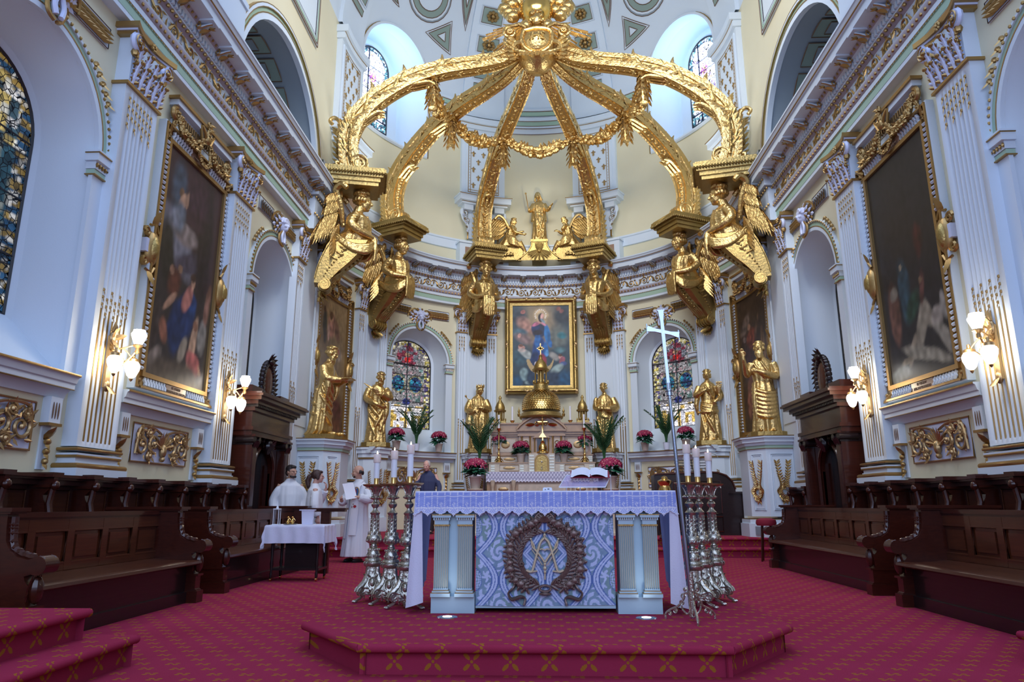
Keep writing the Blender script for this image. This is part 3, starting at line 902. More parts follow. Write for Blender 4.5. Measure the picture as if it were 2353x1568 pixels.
# UPPER WALLS AND HALF DOME
ZD=13.2
NTH,NR,NZ0,NZS=58.,1.38,11.35,13.55
def dome(th,ph,off=0.):
 t=radians(th);p=radians(ph);r=RW-off
 return Vector((r*cos(p)*sin(t),YC+r*cos(p)*cos(t),ZD+r*sin(p)))
def shell():
 prof=[(RW,8.03)]+[(RW,8.03+(ZD-8.03)*i/14)for i in range(1,15)]+[(RW*cos(radians(a)),ZD+RW*sin(radians(a)))for a in range(4,89,4)]
 n=72;m=MB().use(CREAM);ths=[radians(-90+180*i/n)for i in range(n+1)]
 k=len(prof);out=[(r+.35 if z<=ZD else(r*(RW+.35)/RW),z if z<=ZD else ZD+(z-ZD)*(RW+.35)/RW)for r,z in prof]
 vs=[(r*sin(t),YC+r*cos(t),z)for t in ths for r,z in prof]+[(r*sin(t),YC+r*cos(t),z)for t in ths for r,z in out]
 N=(n+1)*k;fs=[]
 for i in range(n):
  for j in range(k-1):
   a=i*k+j;fs.append((a,a+1,a+k+1,a+k));fs.append((N+a,N+a+k,N+a+k+1,N+a+1))
  fs.append((i*k,(i+1)*k,N+(i+1)*k,N+i*k));j=k-1;fs.append((i*k+j,N+i*k+j,N+(i+1)*k+j,(i+1)*k+j))
 for j in range(k-1):
  fs.append((j,N+j,N+j+1,j+1));a=n*k+j;fs.append((a,a+1,N+a+1,N+a))
 m.add(vs,fs)
 m.use(WHITE);wi=m.cur
 for q,f in enumerate(m.f):
  if sum(m.v[i].z for i in f)/len(f)>ZD+.02:m.m[q]=wi
 o=m.build('wall_apse',sharp=30)
 cs=[]
 for sg in(-1,1):
  c=MB();th=radians(sg*NTH);rad=Vector((sin(th),cos(th),0));lat=Vector((cos(th),-sin(th),0))
  ol=outline(0,NR,NZ0,NZS,24)
  rings=[[tuple(Vector((0,YC,0))+rad*t+lat*a+Vector((0,0,z)))for a,z in ol]for t in(2.5,7.)]
  c.loft(rings);co=c.build('cutter',WHITE,smooth=False);cs.append(co)
  bm=o.modifiers.new('b','BOOLEAN');bm.operation='DIFFERENCE';bm.object=co;bm.solver='EXACT'
 dg=bpy.context.evaluated_depsgraph_get();dg.update()
 me=bpy.data.meshes.new_from_object(o.evaluated_get(dg));o.modifiers.clear();o.data=me
 for c in cs:bpy.data.objects.remove(c)
 me.polygons.foreach_set('use_smooth',[True]*len(me.polygons));me.set_sharp_from_angle(angle=radians(20))
 struct(o)
shell()
b=MB().use(WHITE)
b.grid(lambda u,v:(RW*cos(pi*u),YC-v*21.,ZD+RW*sin(pi*u)),36,10);struct(b.build('ceiling'))
for sg in(-1,1):
 winN+=1;root=strempty('window_%d'%winN,None)
 th=radians(sg*NTH);rad=Vector((sin(th),cos(th),0));lat=Vector((cos(th),-sin(th),0));O=Vector((0,YC,0))
 def P(t,a,z):return O+rad*t+lat*a+Vector((0,0,z))
 def t0(a,z,off=0.):
  R=sqrt(max(.01,RW**2-max(0,z-ZD)**2));return sqrt(max(.01,R*R-a*a))-off
 ol=[]
 for a,z in outline(0,NR,NZ0,NZS,24):ol.append((a,z))
 seg=[ol[0]];
 for(a,z),(c,q)in zip(ol,ol[1:]):
  k=max(1,int(hypot(c-a,q-z)/.3));seg+=[(lerp(a,c,i/k),lerp(z,q,i/k))for i in range(1,k+1)]
 a,z=ol[-1];c,q=ol[0];seg+=[(lerp(a,c,i/8),z)for i in range(1,8)]
 ol=seg
 m=MB().use(WHITE)
 ol3=[(a*.86,NZ0+(z-NZ0)*.99+.35*(1 if z<NZ0+.01 else .6))for a,z in ol]
 rings=[[P(t0(a,z)-.02,a,z)for a,z in ol],[P(6.05,a,z)for a,z in ol3]]
 m.loft(rings,False);m.add([P(6.05,a,z)for a,z in ol3],[tuple(range(len(ol3)))])
 m.build('reveal',None,root,sharp=30)
 for(off,rr,M_)in((.03,.055,WHITE),(.05,.018,GILT)):
  f=MB().use(M_);f.tube([P(t0(a,z,off),a*(1. if M_ is WHITE else 1.05),z)for a,z in ol],rr,6,closed=True);f.build('niche_moulding',None,root)
 pl_=bpy.data.lights.new('niche_daylight','POINT');pl_.energy=38;pl_.color=(.35,.62,1.);pl_.shadow_soft_size=.02;po_=bpy.data.objects.new('niche_daylight',pl_);COL.objects.link(po_);po_.location=P(5.35,0.,14.)
 ac=.1*-sg;gr,gz0,gzs=.62,12.15,14.2
 g=MB().use(BLACK);go=[(ac+a,z)for a,z in outline(0,gr,gz0,gzs)]
 g.tube([P(6.,a,z)for a,z in go],.03,4,closed=True);g.build('window_frame',None,root)
 def GP(u,v):
  s=(u-.5)*2*gr;top=gzs+sqrt(max(0,gr*gr-s*s));return P(6.01,ac+s,min(gz0+(gzs+gr-gz0)*v,top))
 tint_grid(GP,44,96,glass_col('dome'),'pane',STAINHI,root)
root=strempty('trim_%d'%tn,None);tn+=1
m=WMB(WHITE);g=WMB(GREEN);l=WMB(BROWNLINE)
for(a,c)in((-12.5,12.5),(28.5,41.),(-41.,-28.5)):
 a,c=sT(a),sT(c)
 run(m,a,c,[(0,12.78),(.03,12.8),(.05,12.95),(.09,12.98),(.09,13.05)]);run(g,a,c,[(.092,13.05),(.1,13.06),(.1,13.2)])
 run(m,a,c,[(.1,13.2),(.14,13.22),(.14,13.34),(.06,13.36),(.06,13.42)]);run(g,a,c,[(.08,13.42),(.1,13.43),(.1,13.56),(.08,13.57)]);run(m,a,c,[(.08,13.57),(.12,13.6),(.12,13.66),(0.,13.68)])
 for z,d in((12.79,.035),(12.965,.09),(13.05,.1),(13.21,.12),(13.345,.14),(13.575,.11)):
  run(l,a,c,[(d-.01,z-.01),(d+.006,z),(d-.01,z+.01)])
run(m,-sN(14.9),sN(14.9),[(0,8.6),(.05,8.61),(.05,8.86),(.08,8.88),(.08,8.93),(0,8.95)])
run(l,-sN(14.9),sN(14.9),[(.05,8.865),(.056,8.87),(.05,8.875)])
m.build('cornice',None,root,sharp=30);g.build('green_band',None,root,sharp=30);l.build('gilt_line',None,root)
FLEUR=MB()
def fleur(mb,s,y,z,h):
 mb.leaf((s,y,z-h*.18),(0,0,1),h*.68,h*.3,(0,-1,0),.05,4)
 for q in(-1,1):
  mb.tube([(s+q*h*.04,y,z-h*.14),(s+q*h*.12,y,z+h*.06),(s+q*h*.22,y,z+h*.2),(s+q*h*.32,y,z+h*.14),(s+q*h*.3,y,z+h*.04)],[h*.03,h*.055,h*.07,h*.05,h*.02],5)
  mb.tube([(s+q*h*.03,y,z-h*.18),(s+q*h*.1,y,z-h*.32),(s+q*h*.2,y,z-h*.34)],[h*.04,h*.04,h*.015],5)
 mb.leaf((s,y,z-h*.16),(0,0,-1),h*.34,h*.14,(0,-1,0),.05,3)
 mb.box(s-h*.17,s+h*.17,y-.008,y+.005,z-h*.18,z-h*.12)
def fleur_pier(th,sg,wd=1.45):
 global tn
 s=sg*sT(th);root=strempty('trim_%d'%tn,None);tn+=1
 m=WMB(WHITE)
 m.box(s-wd/2,s+wd/2,-.14,0,10.3,13.05,nx=6)
 m.box(s-wd/2+.12,s+wd/2-.12,-.17,-.14,10.42,12.62,nx=6)
 for(za,zb,d,e)in((10.26,10.3,.5,.2),(10.1,10.26,.47,.17),(10.03,10.1,.36,.06),(12.7,12.86,.22,.05),(12.86,13.05,.3,.1),(9.,9.9,.1,-.25)):
  m.box(s-wd/2-e,s+wd/2+e,-d,0,za,zb,nx=6)
 for q in(-1,1):
  m.box(s+q*wd*.36-.16,s+q*wd*.36+.16,-.3,0,9.86,10.03,nx=2)
 m.box(s-wd/2-.1,s+wd/2+.1,-.32,0,8.05,8.74,nx=6);m.box(s-wd/2-.14,s+wd/2+.14,-.36,0,8.74,8.8,nx=6)
 m.build('pier',None,root,sharp=30)
 k=WMB(MARBLE);k.box(s-wd/2+.08,s+wd/2-.08,-.33,-.32,8.18,8.62,nx=6);k.build('marble_panel',None,root,False)
 g=WMB()
 g.use(WHITE);g.box(s-.52,s+.52,-.178,-.17,10.5,12.52,nx=5)
 g.use(GILT)
 for(x0,x1)in((-.52,-.5),(-.44,-.425),(.5,.52),(.425,.44)):g.box(s+x0,s+x1,-.186,-.176,10.5,12.52)
 for(z0,z1)in((10.5,10.52),(10.58,10.595),(12.5,12.52),(12.42,12.435)):g.box(s-.52,s+.52,-.186,-.176,z0,z1,nx=5)
 for i in range(20):
  for x in(-.47,.47):g.ell((s+x,-.182,10.6+i*.095),.012,4,3)
 for r in range(7):
  xs=(-.34,0,.34)if r%2==0 else(-.17,.17)
  for x in xs:fleur(g,s+x,-.185,10.74+r*.27,.22)
 for z,d,e in((10.285,.51,.21),(10.095,.37,.07),(12.855,.23,.06)):g.box(s-wd/2-e,s+wd/2+e,-d,-d+.02,z-.01,z+.01,nx=6)
 g.build('fleur_de_lis_panel',None,root)
 a=WMB()
 for q in(-1,1):
  x=s+q*(wd*.36)
  for j,(dx,zz,r)in enumerate(((.1,9.78,.14),(.02,9.55,.1))):
   sp=spiral((x+q*dx,zz),r,1.5,pi/2,16,-q,.015)
   a.use(WHITE);a.tube([(u,-.18,v)for u,v in sp],[.045*(1-.5*i/len(sp))for i in range(len(sp))],6)
   a.use(GILT);a.tube([(u,-.225,v)for u,v in sp],.008,4)
  a.use(WHITE);a.tube(spline([(x+q*.2,-.2,9.88),(x+q*.16,-.2,9.6),(x-q*.02,-.16,9.36),(x-q*.02,-.1,9.)],4),[.05]*6+[.04]*4+[.03]*3,6)
  for j in range(5):a.use(GILT if j%2 else CLAY);a.leaf((x+q*(.12-.035*j),-.2,9.75-.13*j),(q*.5,-.5,-.8),.2,.1,(0,-1,0),.4,3)
  for j in range(6):a.use(GILT);a.ell((x-q*.02,-.16,9.22-j*.05),.035,5,4)
 a.use(CLAY);a.ell((s,-.12,9.5),(.22,.06,.3),10,6);a.build('acanthus_brackets',None,root)
 d=MB()
 ths=sg*th
 def w(ph):return wd/RW*90/pi*1.*(1-0.*ph)if False else degrees_half(ph)
 def degrees_half(ph):return math.degrees((wd*.5*(1-.35*ph/80))/(RW*max(.15,cos(radians(ph)))))
 d.use(WHITE)
 n=20
 for side in(0,):
  vs=[];fs=[]
  for i in range(n+1):
   ph=0+66*i/n;h=degrees_half(ph)
   for k2 in range(5):
    t=ths-h+2*h*k2/4;vs.append(dome(t,ph,.1))
   vs.insert(len(vs)-5,dome(ths-h,ph,0.));vs.append(dome(ths+h,ph,0.))
  for i in range(n):
   for k2 in range(6):a0=i*7+k2;fs.append((a0,a0+1,a0+8,a0+7))
  d.add(vs,fs)
 for pc,kind in((12,0),(17.5,1),(27,1),(37,1),(47,1),(57,1)):
  h=degrees_half(pc)*.55;hp=1. if kind==0 else 2.6
  q4=[(ths-h,pc-hp),(ths+h,pc-hp),(ths+h,pc+hp),(ths-h,pc+hp)]
  d.use(SAGE);d.add([dome(t,p,.112)for t,p in q4],[(0,1,2,3)])
  d.use(BROWNLINE);d.tube([dome(t,p,.115)for t,p in q4],.012,4,closed=True)
  if kind:
   d.use(WHITE);d.tube([dome(ths+(t-ths)*1.18,pc+(p-pc)*1.18,.12)for t,p in q4],.02,4,closed=True)
   if pc>20 and pc<40:
    d.use(GILT);cc=dome(ths,pc,.17);
    for i in range(8):d.ell(dome(ths+1.7*cos(i*pi/4)*1.2,pc+1.3*sin(i*pi/4),.17),.07,5,4)
    d.ell(dome(ths,pc,.2),.07,6,4)
 d.build('dome_rib',None,root,sharp=30)
for sg in(-1,1):
 for th in(20.6,83.):fleur_pier(th,sg)
def decal(mb,pts,off,mat_,line=None,n=6):
 P=[]
 for(a,b2),(c,d2)in zip(pts,pts[1:]+pts[:1]):
  for i in range(n):P.append((lerp(a,c,i/n),lerp(b2,d2,i/n)))
 cx=sum(p[0]for p in P)/len(P);cy=sum(p[1]for p in P)/len(P)
 mb.use(mat_)
 rings=[[dome(cx+(a-cx)*k,cy+(b2-cy)*k,off)for a,b2 in P]for k in(.02,.35,.7,1.)]
 mb.loft(rings,False)
 if line:mb.use(line);mb.tube([dome(a,b2,off+.005)for a,b2 in P],.012,4,closed=True)
def circ(t,p,r,k=24):return[(t+r*cos(2*pi*i/k)/cos(radians(p)),p+r*sin(2*pi*i/k))for i in range(k)]
for sg in(-1,1):
 root=strempty('trim_%d'%tn,None);tn+=1
 d=MB()
 f=lambda L:[(sg*a,b2)for a,b2 in L]
 decal(d,[(sg*a,b2)for a,b2 in circ(51.,35.5,8.6)],.01,GREYGREEN,BROWNLINE,1)
 decal(d,[(sg*a,b2)for a,b2 in circ(51.,35.5,8.)],.02,WHITE,None,1)
 decal(d,[(sg*a,b2)for a,b2 in circ(51.,35.5,7.2)],.03,SAGE,BROWNLINE,1)
 decal(d,[(sg*a,b2)for a,b2 in circ(51.,35.5,5.)],.04,WHITE,BROWNLINE,1)
 for tri in([(47.5,24.),(37.6,31.5),(35.2,20.5)],[(31.,30.),(31.,46.),(39.5,46.)],[(62,25.5),(72,34),(71,26)]):
  decal(d,f(tri),.01,WHITE,BROWNLINE)
  cx=sum(p[0]for p in tri)/3;cy=sum(p[1]for p in tri)/3
  decal(d,f([(cx+(a-cx)*.82,cy+(b2-cy)*.82)for a,b2 in tri]),.02,SAGE,BROWNLINE)
  decal(d,f([(cx+(a-cx)*.3,cy+(b2-cy)*.3)for a,b2 in tri]),.03,WHITE,BROWNLINE)
 for pts in([(29.5,14),(33,14)],):
  d.use(BROWNLINE);d.tube([dome(sg*a,b2,.02)for a,b2 in pts],.03,4)
 d.build('dome_panels',None,root,sharp=30)
for sg in(-1,1):
 for j,uc in enumerate((UPC,UPC+6.5)):
  root=strempty('trim_%d'%tn,None);tn+=1
  s=sg*uc
  m=WMB(WHITE);arcband(m,s,UPZ,UPR-.02,UPR+.1,-.05,.06);arcband(m,s,UPZ,UPR+.2,UPR+.27,0,.08)
  for q in(-1,1):
   m.box(s+q*(UPR+.12)-.15,s+q*(UPR+.12)+.15,-.06,.02,8.05,UPZ)
  m.build('archivolt',None,root,sharp=30)
  g=WMB(GREEN);arcband(g,s,UPZ,UPR+.1,UPR+.2,0,.05);g.build('green_band',None,root,sharp=30)
  g=WMB(GILT);arcband(g,s,UPZ,UPR+.095,UPR+.115,0,.07);arcband(g,s,UPZ,UPR+.19,UPR+.205,0,.09);arcband(g,s,UPZ,UPR+.265,UPR+.28,0,.085);g.build('gilt_line',None,root,sharp=30)
  v=WMB(GREYGREEN)
  o1=outline(s,UPR,8.05,UPZ,24)
  v.loft([[(a,.02,z)for a,z in o1],[(a,3.4,z)for a,z in o1]],False)
  v.use(CREAM);v.add([(a,3.4,z)for a,z in o1],[tuple(range(len(o1)))])
  v.build('coffered_vault',None,root,sharp=25)
  c=WMB()
  for d0 in(.45,1.95):
   for i in range(9):
    a0=radians(4+i*19.6);a1=a0+radians(15.5)
    def Q(a,d,off):return(s-(UPR-off)*cos(a),d,UPZ+(UPR-off)*sin(a))
    def rect(k,off,nn=4):
     ca=(a0+a1)/2;ha=(a1-a0)/2*k;cd=d0+.55;hd=.55*k+(k-1)*.1
     P=[Q(ca-ha+2*ha*q/nn,cd-hd,off)for q in range(nn+1)]+[Q(ca+ha-2*ha*q/nn,cd+hd,off)for q in range(nn+1)]
     return P
    P=rect(1.,.03);N_=5
    c.use(SAGE);c.add(P,[(q,q+1,9-q-1,9-q)for q in range(4)])
    c.use(BROWNLINE);c.tube(rect(1.,.035),.012,4,closed=True);c.tube(rect(.66,.045),.012,4,closed=True)
    P=rect(.66,.04);c.use(GREYGREEN);c.add(P,[(q,q+1,9-q-1,9-q)for q in range(4)])
  c.build('coffers',None,root)
  if j==0:
   gl=MB().use(DAYBLUE);gl.lathe([(.001,-.16),(.12,-.13),(.2,-.05),(.22,0.),(.24,0.),(.24,.04),(0.,.04)],20)
   a=radians(180-52 if sg<0 else 52);aa=radians(51)
   p=warp(Vector((s+sg*(UPR-.06)*cos(aa),1.,UPZ+(UPR-.06)*sin(aa))))
   go=gl.build('dome_lamp',None,None);tag(go,'unlit round glass dome lamp on the coffered vault above the %s cornice'%('left' if sg<0 else 'right'),'lamp')
   go.location=p;cdir=Vector((0,UPC-0,0))
   q=warp(Vector((s,1.,UPZ)))-p;go.rotation_euler=(-q).to_track_quat('Z','Y').to_euler()
 root=strempty('trim_%d'%tn,None);tn+=1
 m=WMB(WHITE);a,c=sorted((sg*sN(14.05),sg*sN(9.6)));m.box(a,c,-.05,0,11.32,13.15)
 m.use(GREEN)
 x=sg*sN(14.05)
 for(e,M_)in((.1,GREEN),(.16,WHITE),(.055,BROWNLINE),(.185,BROWNLINE),(0.,BROWNLINE)):
  m.use(M_);wd2=.035 if M_ in(GREEN,WHITE)else .01
  m.box(a+e-wd2,a+e+wd2,-.06,-.04,11.32+e,13.15);m.box(c-e-wd2,c-e+wd2,-.06,-.04,11.32+e,13.15)
  m.box(a+e,c-e,-.06,-.04,11.32+e-wd2,11.32+e+wd2)
 m.build('wall_panel',None,root,False)
 m=WMB(WHITE);a,c=sorted((sg*sN(9.75),sg*sN(7.2)));m.box(a,c,-.38,0,8.05,9.);m.box(a-.04,c+.04,-.42,0,8.05,8.16);m.box(a-.03,c+.03,-.41,0,8.9,9.)
 m.use(GILT);m.box(a-.045,c+.045,-.43,0,8.16,8.25)
 m.build('pedestal_block',None,root,False)
# shared ornament helpers
def garland(mb,pts,r,k=6,seed=1,fruit=True):
 R_=random.Random(seed);P=spline(pts,k)
 n=len(P)
 for i,p in enumerate(P):
  t=i/(n-1);rr=(r(t)if callable(r)else r)
  for j in range(5):
   a=R_.uniform(0,2*pi);q=Vector((cos(a),-.6*abs(sin(a))-.1,sin(a)))*rr*.62
   mb.ell(p+q,rr*R_.uniform(.32,.5),6,4)
  a=R_.uniform(0,2*pi)
  mb.leaf(p,(cos(a),-.5,sin(a)),rr*1.5,rr*.8,(0,-1,0),.3,3)
  mb.leaf(p,(-cos(a),-.5,sin(a)),rr*1.4,rr*.7,(0,-1,0),.3,3)
 mb.tube(P,[(r(i/(n-1))if callable(r)else r)*.6 for i in range(n)],6)
def lettering(txt,size,material,parent,fn,name='lettering',depth=.004,bold=0.):
 """raised letters; fn maps (x, y, lift) of the flat text to the place where they stand"""
 c=bpy.data.curves.new(name,'FONT');c.body=txt;c.size=size;c.align_x='CENTER';c.align_y='CENTER';c.extrude=depth;c.offset=bold
 c.resolution_u=2
 o=bpy.data.objects.new(name,c);COL.objects.link(o)
 dg=bpy.context.evaluated_depsgraph_get();dg.update()
 me=bpy.data.meshes.new_from_object(o.evaluated_get(dg));bpy.data.objects.remove(o)
 for v in me.vertices:v.co=fn(v.co.x,v.co.y,v.co.z)
 me.materials.clear();me.materials.append(material);me.name=name
 q=bpy.data.objects.new(name,me);COL.objects.link(q)
 if parent is not None:q.parent=parent
 return q
# PAINTINGS
def blobs(base,L,nz=.12,sc=6.,seed=0.):
 """soft painted patches: (cx, cy, rx, ry, angle, colour, hardness)"""
 def f(u,v):
  n1=noise.noise(Vector((u*sc,v*sc*1.7,seed)));n2=noise.noise(Vector((u*sc*3,v*sc*4,seed+5)))
  uu=u+.02*n1;vv=v+.012*n1
  c=base(uu,vv)
  for cx,cy,rx,ry,an,col,hd in L:
   a=radians(an);dx,dy=uu-cx,vv-cy;x=dx*cos(a)+dy*sin(a);y=-dx*sin(a)+dy*cos(a)
   d=sqrt((x/rx)**2+(y/ry)**2)
   if d<1.6:
    k=max(0.,min(1.,(1-d)*hd+.5))
    sh=1.+.45*n2
    c=tuple(c[i]*(1-k)+col[i]*sh*k for i in range(3))
  m=1+nz*2.2*n2+nz*n1
  return tuple(max(0.,q*m)for q in c)
 return f
def p_left():
 base=lambda u,v:(.035,.028,.026)if v<.45 else(.03+.02*v,.022,.026)
 sk=(.42,.24,.15)
 return blobs(base,[(.3,.6,.3,.1,-20,(.17,.17,.2),2),(.4,.66,.22,.05,0,(.24,.19,.17),2.5),(.55,.55,.3,.05,10,(.06,.05,.07),2.5),(.15,.53,.1,.16,35,(.02,.018,.015),2),(.75,.7,.13,.3,0,(.018,.012,.014),2),(.55,.85,.2,.12,0,(.045,.018,.03),1.5),(.22,.85,.12,.11,10,(.05,.07,.1),1.5),(.28,.83,.045,.028,0,(.16,.08,.04),4),(.3,.795,.08,.035,30,sk,3),(.38,.82,.025,.05,-30,(.3,.17,.11),3),(.27,.72,.1,.07,5,(.12,.14,.17),2),(.22,.7,.06,.05,0,(.18,.19,.22),2),(.3,.42,.1,.07,10,(.11,.035,.022),2),(.25,.47,.035,.022,0,(.25,.13,.08),3),(.38,.495,.035,.022,0,(.25,.14,.08),3),(.52,.29,.2,.115,25,(.016,.035,.11),3.5),(.4,.235,.12,.12,-8,(.013,.028,.085),3),(.64,.36,.07,.06,20,(.015,.045,.14),3),(.55,.385,.1,.05,30,(.38,.15,.12),3),(.62,.465,.035,.028,0,sk,4),(.61,.49,.045,.02,0,(.06,.03,.02),3),(.27,.335,.1,.022,25,sk,2.5),(.72,.19,.055,.14,-22,(.4,.26,.17),3),(.74,.285,.045,.025,0,(.2,.1,.06),3),(.87,.24,.07,.085,-8,(.2,.19,.17),2.5),(.76,.105,.13,.05,-15,(.38,.11,.1),3),(.9,.075,.06,.014,-30,sk,3),(.55,.15,.08,.045,40,(.28,.24,.18),2.5),(.08,.2,.06,.12,-15,(.05,.035,.03),2),(.12,.07,.1,.045,20,(.22,.18,.15),2.5),(.22,.2,.07,.05,-30,(.25,.1,.06),2.5),(.92,.4,.05,.1,-15,(.2,.1,.07),2.5),(.5,.03,.5,.06,0,(.07,.05,.035),2),(.95,.03,.12,.05,10,(.13,.12,.11),2)])
def p_right():
 base=lambda u,v:(.016,.014,.017)
 sk=(.23,.2,.15)
 return blobs(base,[(.6,.205,.055,.14,-52,sk,3),(.7,.245,.1,.05,-20,sk,3),(.42,.12,.03,.1,-55,(.18,.15,.11),3),(.3,.08,.12,.015,8,(.16,.13,.09),2.5),(.83,.21,.075,.05,0,(.24,.21,.18),3),(.93,.24,.045,.06,20,(.27,.25,.22),3),(.6,.085,.34,.03,-8,(.25,.23,.18),2.5),(.9,.12,.14,.035,-25,(.24,.22,.18),2.5),(.18,.035,.16,.03,0,(.16,.18,.17),2),(.2,.3,.09,.14,6,(.11,.05,.035),2.5),(.22,.39,.06,.03,0,(.2,.17,.13),2),(.4,.38,.09,.14,4,(.02,.05,.07),2.5),(.38,.49,.022,.016,0,(.25,.2,.13),3),(.5,.3,.12,.05,20,(.015,.045,.03),2),(.67,.36,.03,.08,-25,(.09,.035,.03),2),(.66,.39,.025,.014,0,(.2,.12,.07),3),(.7,.56,.06,.07,0,(.05,.012,.012),2)],.2)
def p_mid_left():
 base=lambda u,v:tuple(a*(.75+.5*v)for a in(.24,.165,.085))
 sk=(.5,.28,.16)
 return blobs(base,[(.45,.84,.16,.12,0,(.36,.24,.12),1.5),(.25,.8,.09,.09,0,(.05,.055,.045),2.5),(.22,.89,.04,.025,0,(.1,.04,.03),3),(.28,.7,.07,.06,0,(.08,.07,.06),2),(.52,.8,.13,.09,0,(.42,.2,.14),2.5),(.5,.86,.055,.035,0,sk,3),(.5,.875,.06,.03,0,(.12,.06,.03),2.5),(.42,.74,.05,.07,0,(.5,.32,.24),3),(.7,.79,.14,.06,-30,(.17,.09,.06),2),(.8,.6,.11,.05,0,(.34,.27,.2),2),(.8,.625,.035,.025,0,(.35,.13,.08),3),(.5,.4,.3,.14,0,(.15,.1,.07),1.5),(.7,.15,.3,.16,0,(.09,.03,.03),2),(.4,.06,.6,.06,0,(.15,.05,.03),2)],.15)
def p_mid_right():
 base=lambda u,v:(.055,.032,.022)
 sk=(.32,.17,.11)
 return blobs(base,[(.2,.8,.16,.05,20,(.14,.1,.08),2),(.3,.77,.05,.025,0,sk,3),(.35,.68,.16,.07,10,(.2,.05,.03),2.5),(.14,.69,.05,.025,0,(.2,.14,.12),3),(.55,.75,.12,.03,40,(.15,.08,.05),2),(.75,.52,.09,.2,0,(.2,.11,.045),3),(.93,.5,.06,.26,0,(.13,.07,.03),3),(.2,.5,.15,.12,-10,(.06,.03,.03),2),(.25,.36,.12,.06,20,(.17,.07,.05),2.5),(.18,.2,.1,.1,15,(.22,.09,.06),2.5),(.3,.12,.06,.06,0,(.3,.12,.08),2.5)],.2)
def p_centre():
 def base(u,v):
  g=max(0,1-hypot((u-.48)*1.6,(v-.8)*1.5)*1.5)
  c=(.035+.42*g,.065+.26*g,.085+.08*g)
  if v<.3:c=tuple(a*(.5+v*1.7)for a in c)
  return c
 sk=(.62,.33,.27)
 L=[(.1,.86,.15,.1,0,(.02,.035,.05),1.5),(.88,.86,.15,.12,0,(.02,.03,.04),1.5),(.25,.74,.16,.08,-30,(.38,.2,.15),1.3),(.12,.66,.13,.05,0,(.06,.13,.17),1.5),(.2,.58,.16,.05,-15,(.24,.16,.15),1.3),(.8,.6,.16,.13,0,(.13,.15,.13),1.3),(.87,.62,.08,.04,0,(.03,.2,.24),1.5),(.12,.35,.16,.08,0,(.035,.09,.12),1.5),(.22,.4,.13,.045,-18,(.36,.4,.38),2.5),(.14,.48,.042,.035,0,sk,4),(.15,.5,.04,.018,0,(.16,.07,.04),3),(.16,.435,.07,.025,0,(.5,.42,.38),3),(.2,.475,.02,.02,0,sk,3),(.12,.62,.03,.024,0,sk,3),(.19,.92,.035,.026,0,(.45,.16,.13),3),(.81,.955,.035,.028,0,(.2,.07,.05),3),(.86,.92,.035,.024,0,(.2,.07,.06),3),(.72,.36,.09,.045,-20,(.32,.31,.28),2),(.83,.44,.09,.035,0,(.08,.17,.19),2),(.835,.35,.035,.03,0,sk,4),(.86,.31,.055,.04,40,(.35,.1,.13),3),(.835,.375,.035,.015,0,(.1,.04,.02),3),(.88,.27,.06,.025,0,(.05,.08,.22),3),(.2,.14,.07,.08,30,(.25,.37,.38),2.5),(.3,.04,.09,.025,0,(.3,.42,.42),2.5),(.76,.2,.12,.05,25,(.33,.44,.42),2.5),(.35,.1,.11,.12,0,(.015,.035,.07),1.8),(.7,.08,.22,.09,0,(.025,.045,.08),2),(.92,.08,.12,.1,0,(.01,.07,.15),1.5),(.06,.05,.1,.08,0,(.01,.07,.15),1.5),(.5,.865,.115,.085,0,(.62,.46,.26),1.6),(.46,.42,.115,.2,-7,(.012,.055,.22),4),(.38,.3,.06,.13,-10,(.01,.03,.11),3),(.47,.68,.13,.09,5,(.018,.028,.07),4),(.4,.72,.06,.07,-30,(.015,.03,.1),3.5),(.61,.64,.055,.12,8,(.02,.16,.42),3.5),(.66,.52,.035,.05,30,(.02,.13,.38),3.5),(.58,.45,.045,.09,0,(.02,.15,.45),3),(.6,.4,.03,.04,0,(.1,.3,.6),3),(.44,.55,.05,.11,0,(.02,.12,.36),2.5),(.44,.655,.08,.032,0,(.02,.012,.02),3),(.42,.765,.07,.022,15,(.55,.16,.26),3),(.55,.765,.05,.016,-20,(.55,.22,.3),3),(.47,.79,.04,.014,0,sk,3),(.5,.84,.05,.055,10,(.03,.018,.02),4),(.52,.855,.028,.038,15,(.66,.38,.32),5),(.54,.805,.05,.018,-30,(.22,.3,.35),3),(.52,.3,.075,.09,10,(.3,.03,.05),3),(.46,.25,.07,.025,25,(.68,.55,.62),3),(.4,.265,.022,.03,0,(.75,.65,.7),3),(.55,.27,.07,.014,-30,(.5,.6,.7),3)]
 f0=blobs(base,L,.1,5.,3.)
 def f(u,v):
  c=f0(u,v)
  d=hypot((u-.48)*1.,(v-.33)*1.25)
  d2=hypot((u-.5)*1.,(v-.39)*1.25)
  if d<.235 and d2>.222 and v<.33:c=(.5,.36,.16)
  for i in range(12):
   a=radians(-30+i*240/11)
   if hypot((u-.495-.095*cos(a)),(v-.875-.07*sin(a))*1.35)<.011:c=(.85,.8,.72)
  return c
 return f
def flute_band(mb,s0,s1,z0,z1,n,vert,y0,wv=WHITE):
 """little white S-flutes on a gilt cove"""
 for i in range(n):
  t=(i+.5)/n
  if vert:
   z=lerp(z0,z1,t);mb.use(wv);mb.tube([(s0,y0-.03,z),(lerp(s0,s1,.5),y0-.012,z+.01),(s1,y0,z)],(z1-z0)/n*.33,4)
  else:
   s=lerp(s0,s1,t);q=.012*(1 if i%2 else 1)
   mb.use(wv);mb.tube([(s-q,y0-.03,z0),(s+q,y0-.018,lerp(z0,z1,.4)),(s-q,y0-.01,lerp(z0,z1,.7)),(s+q,y0,z1)],abs(s1-s0)/n*.34,4)
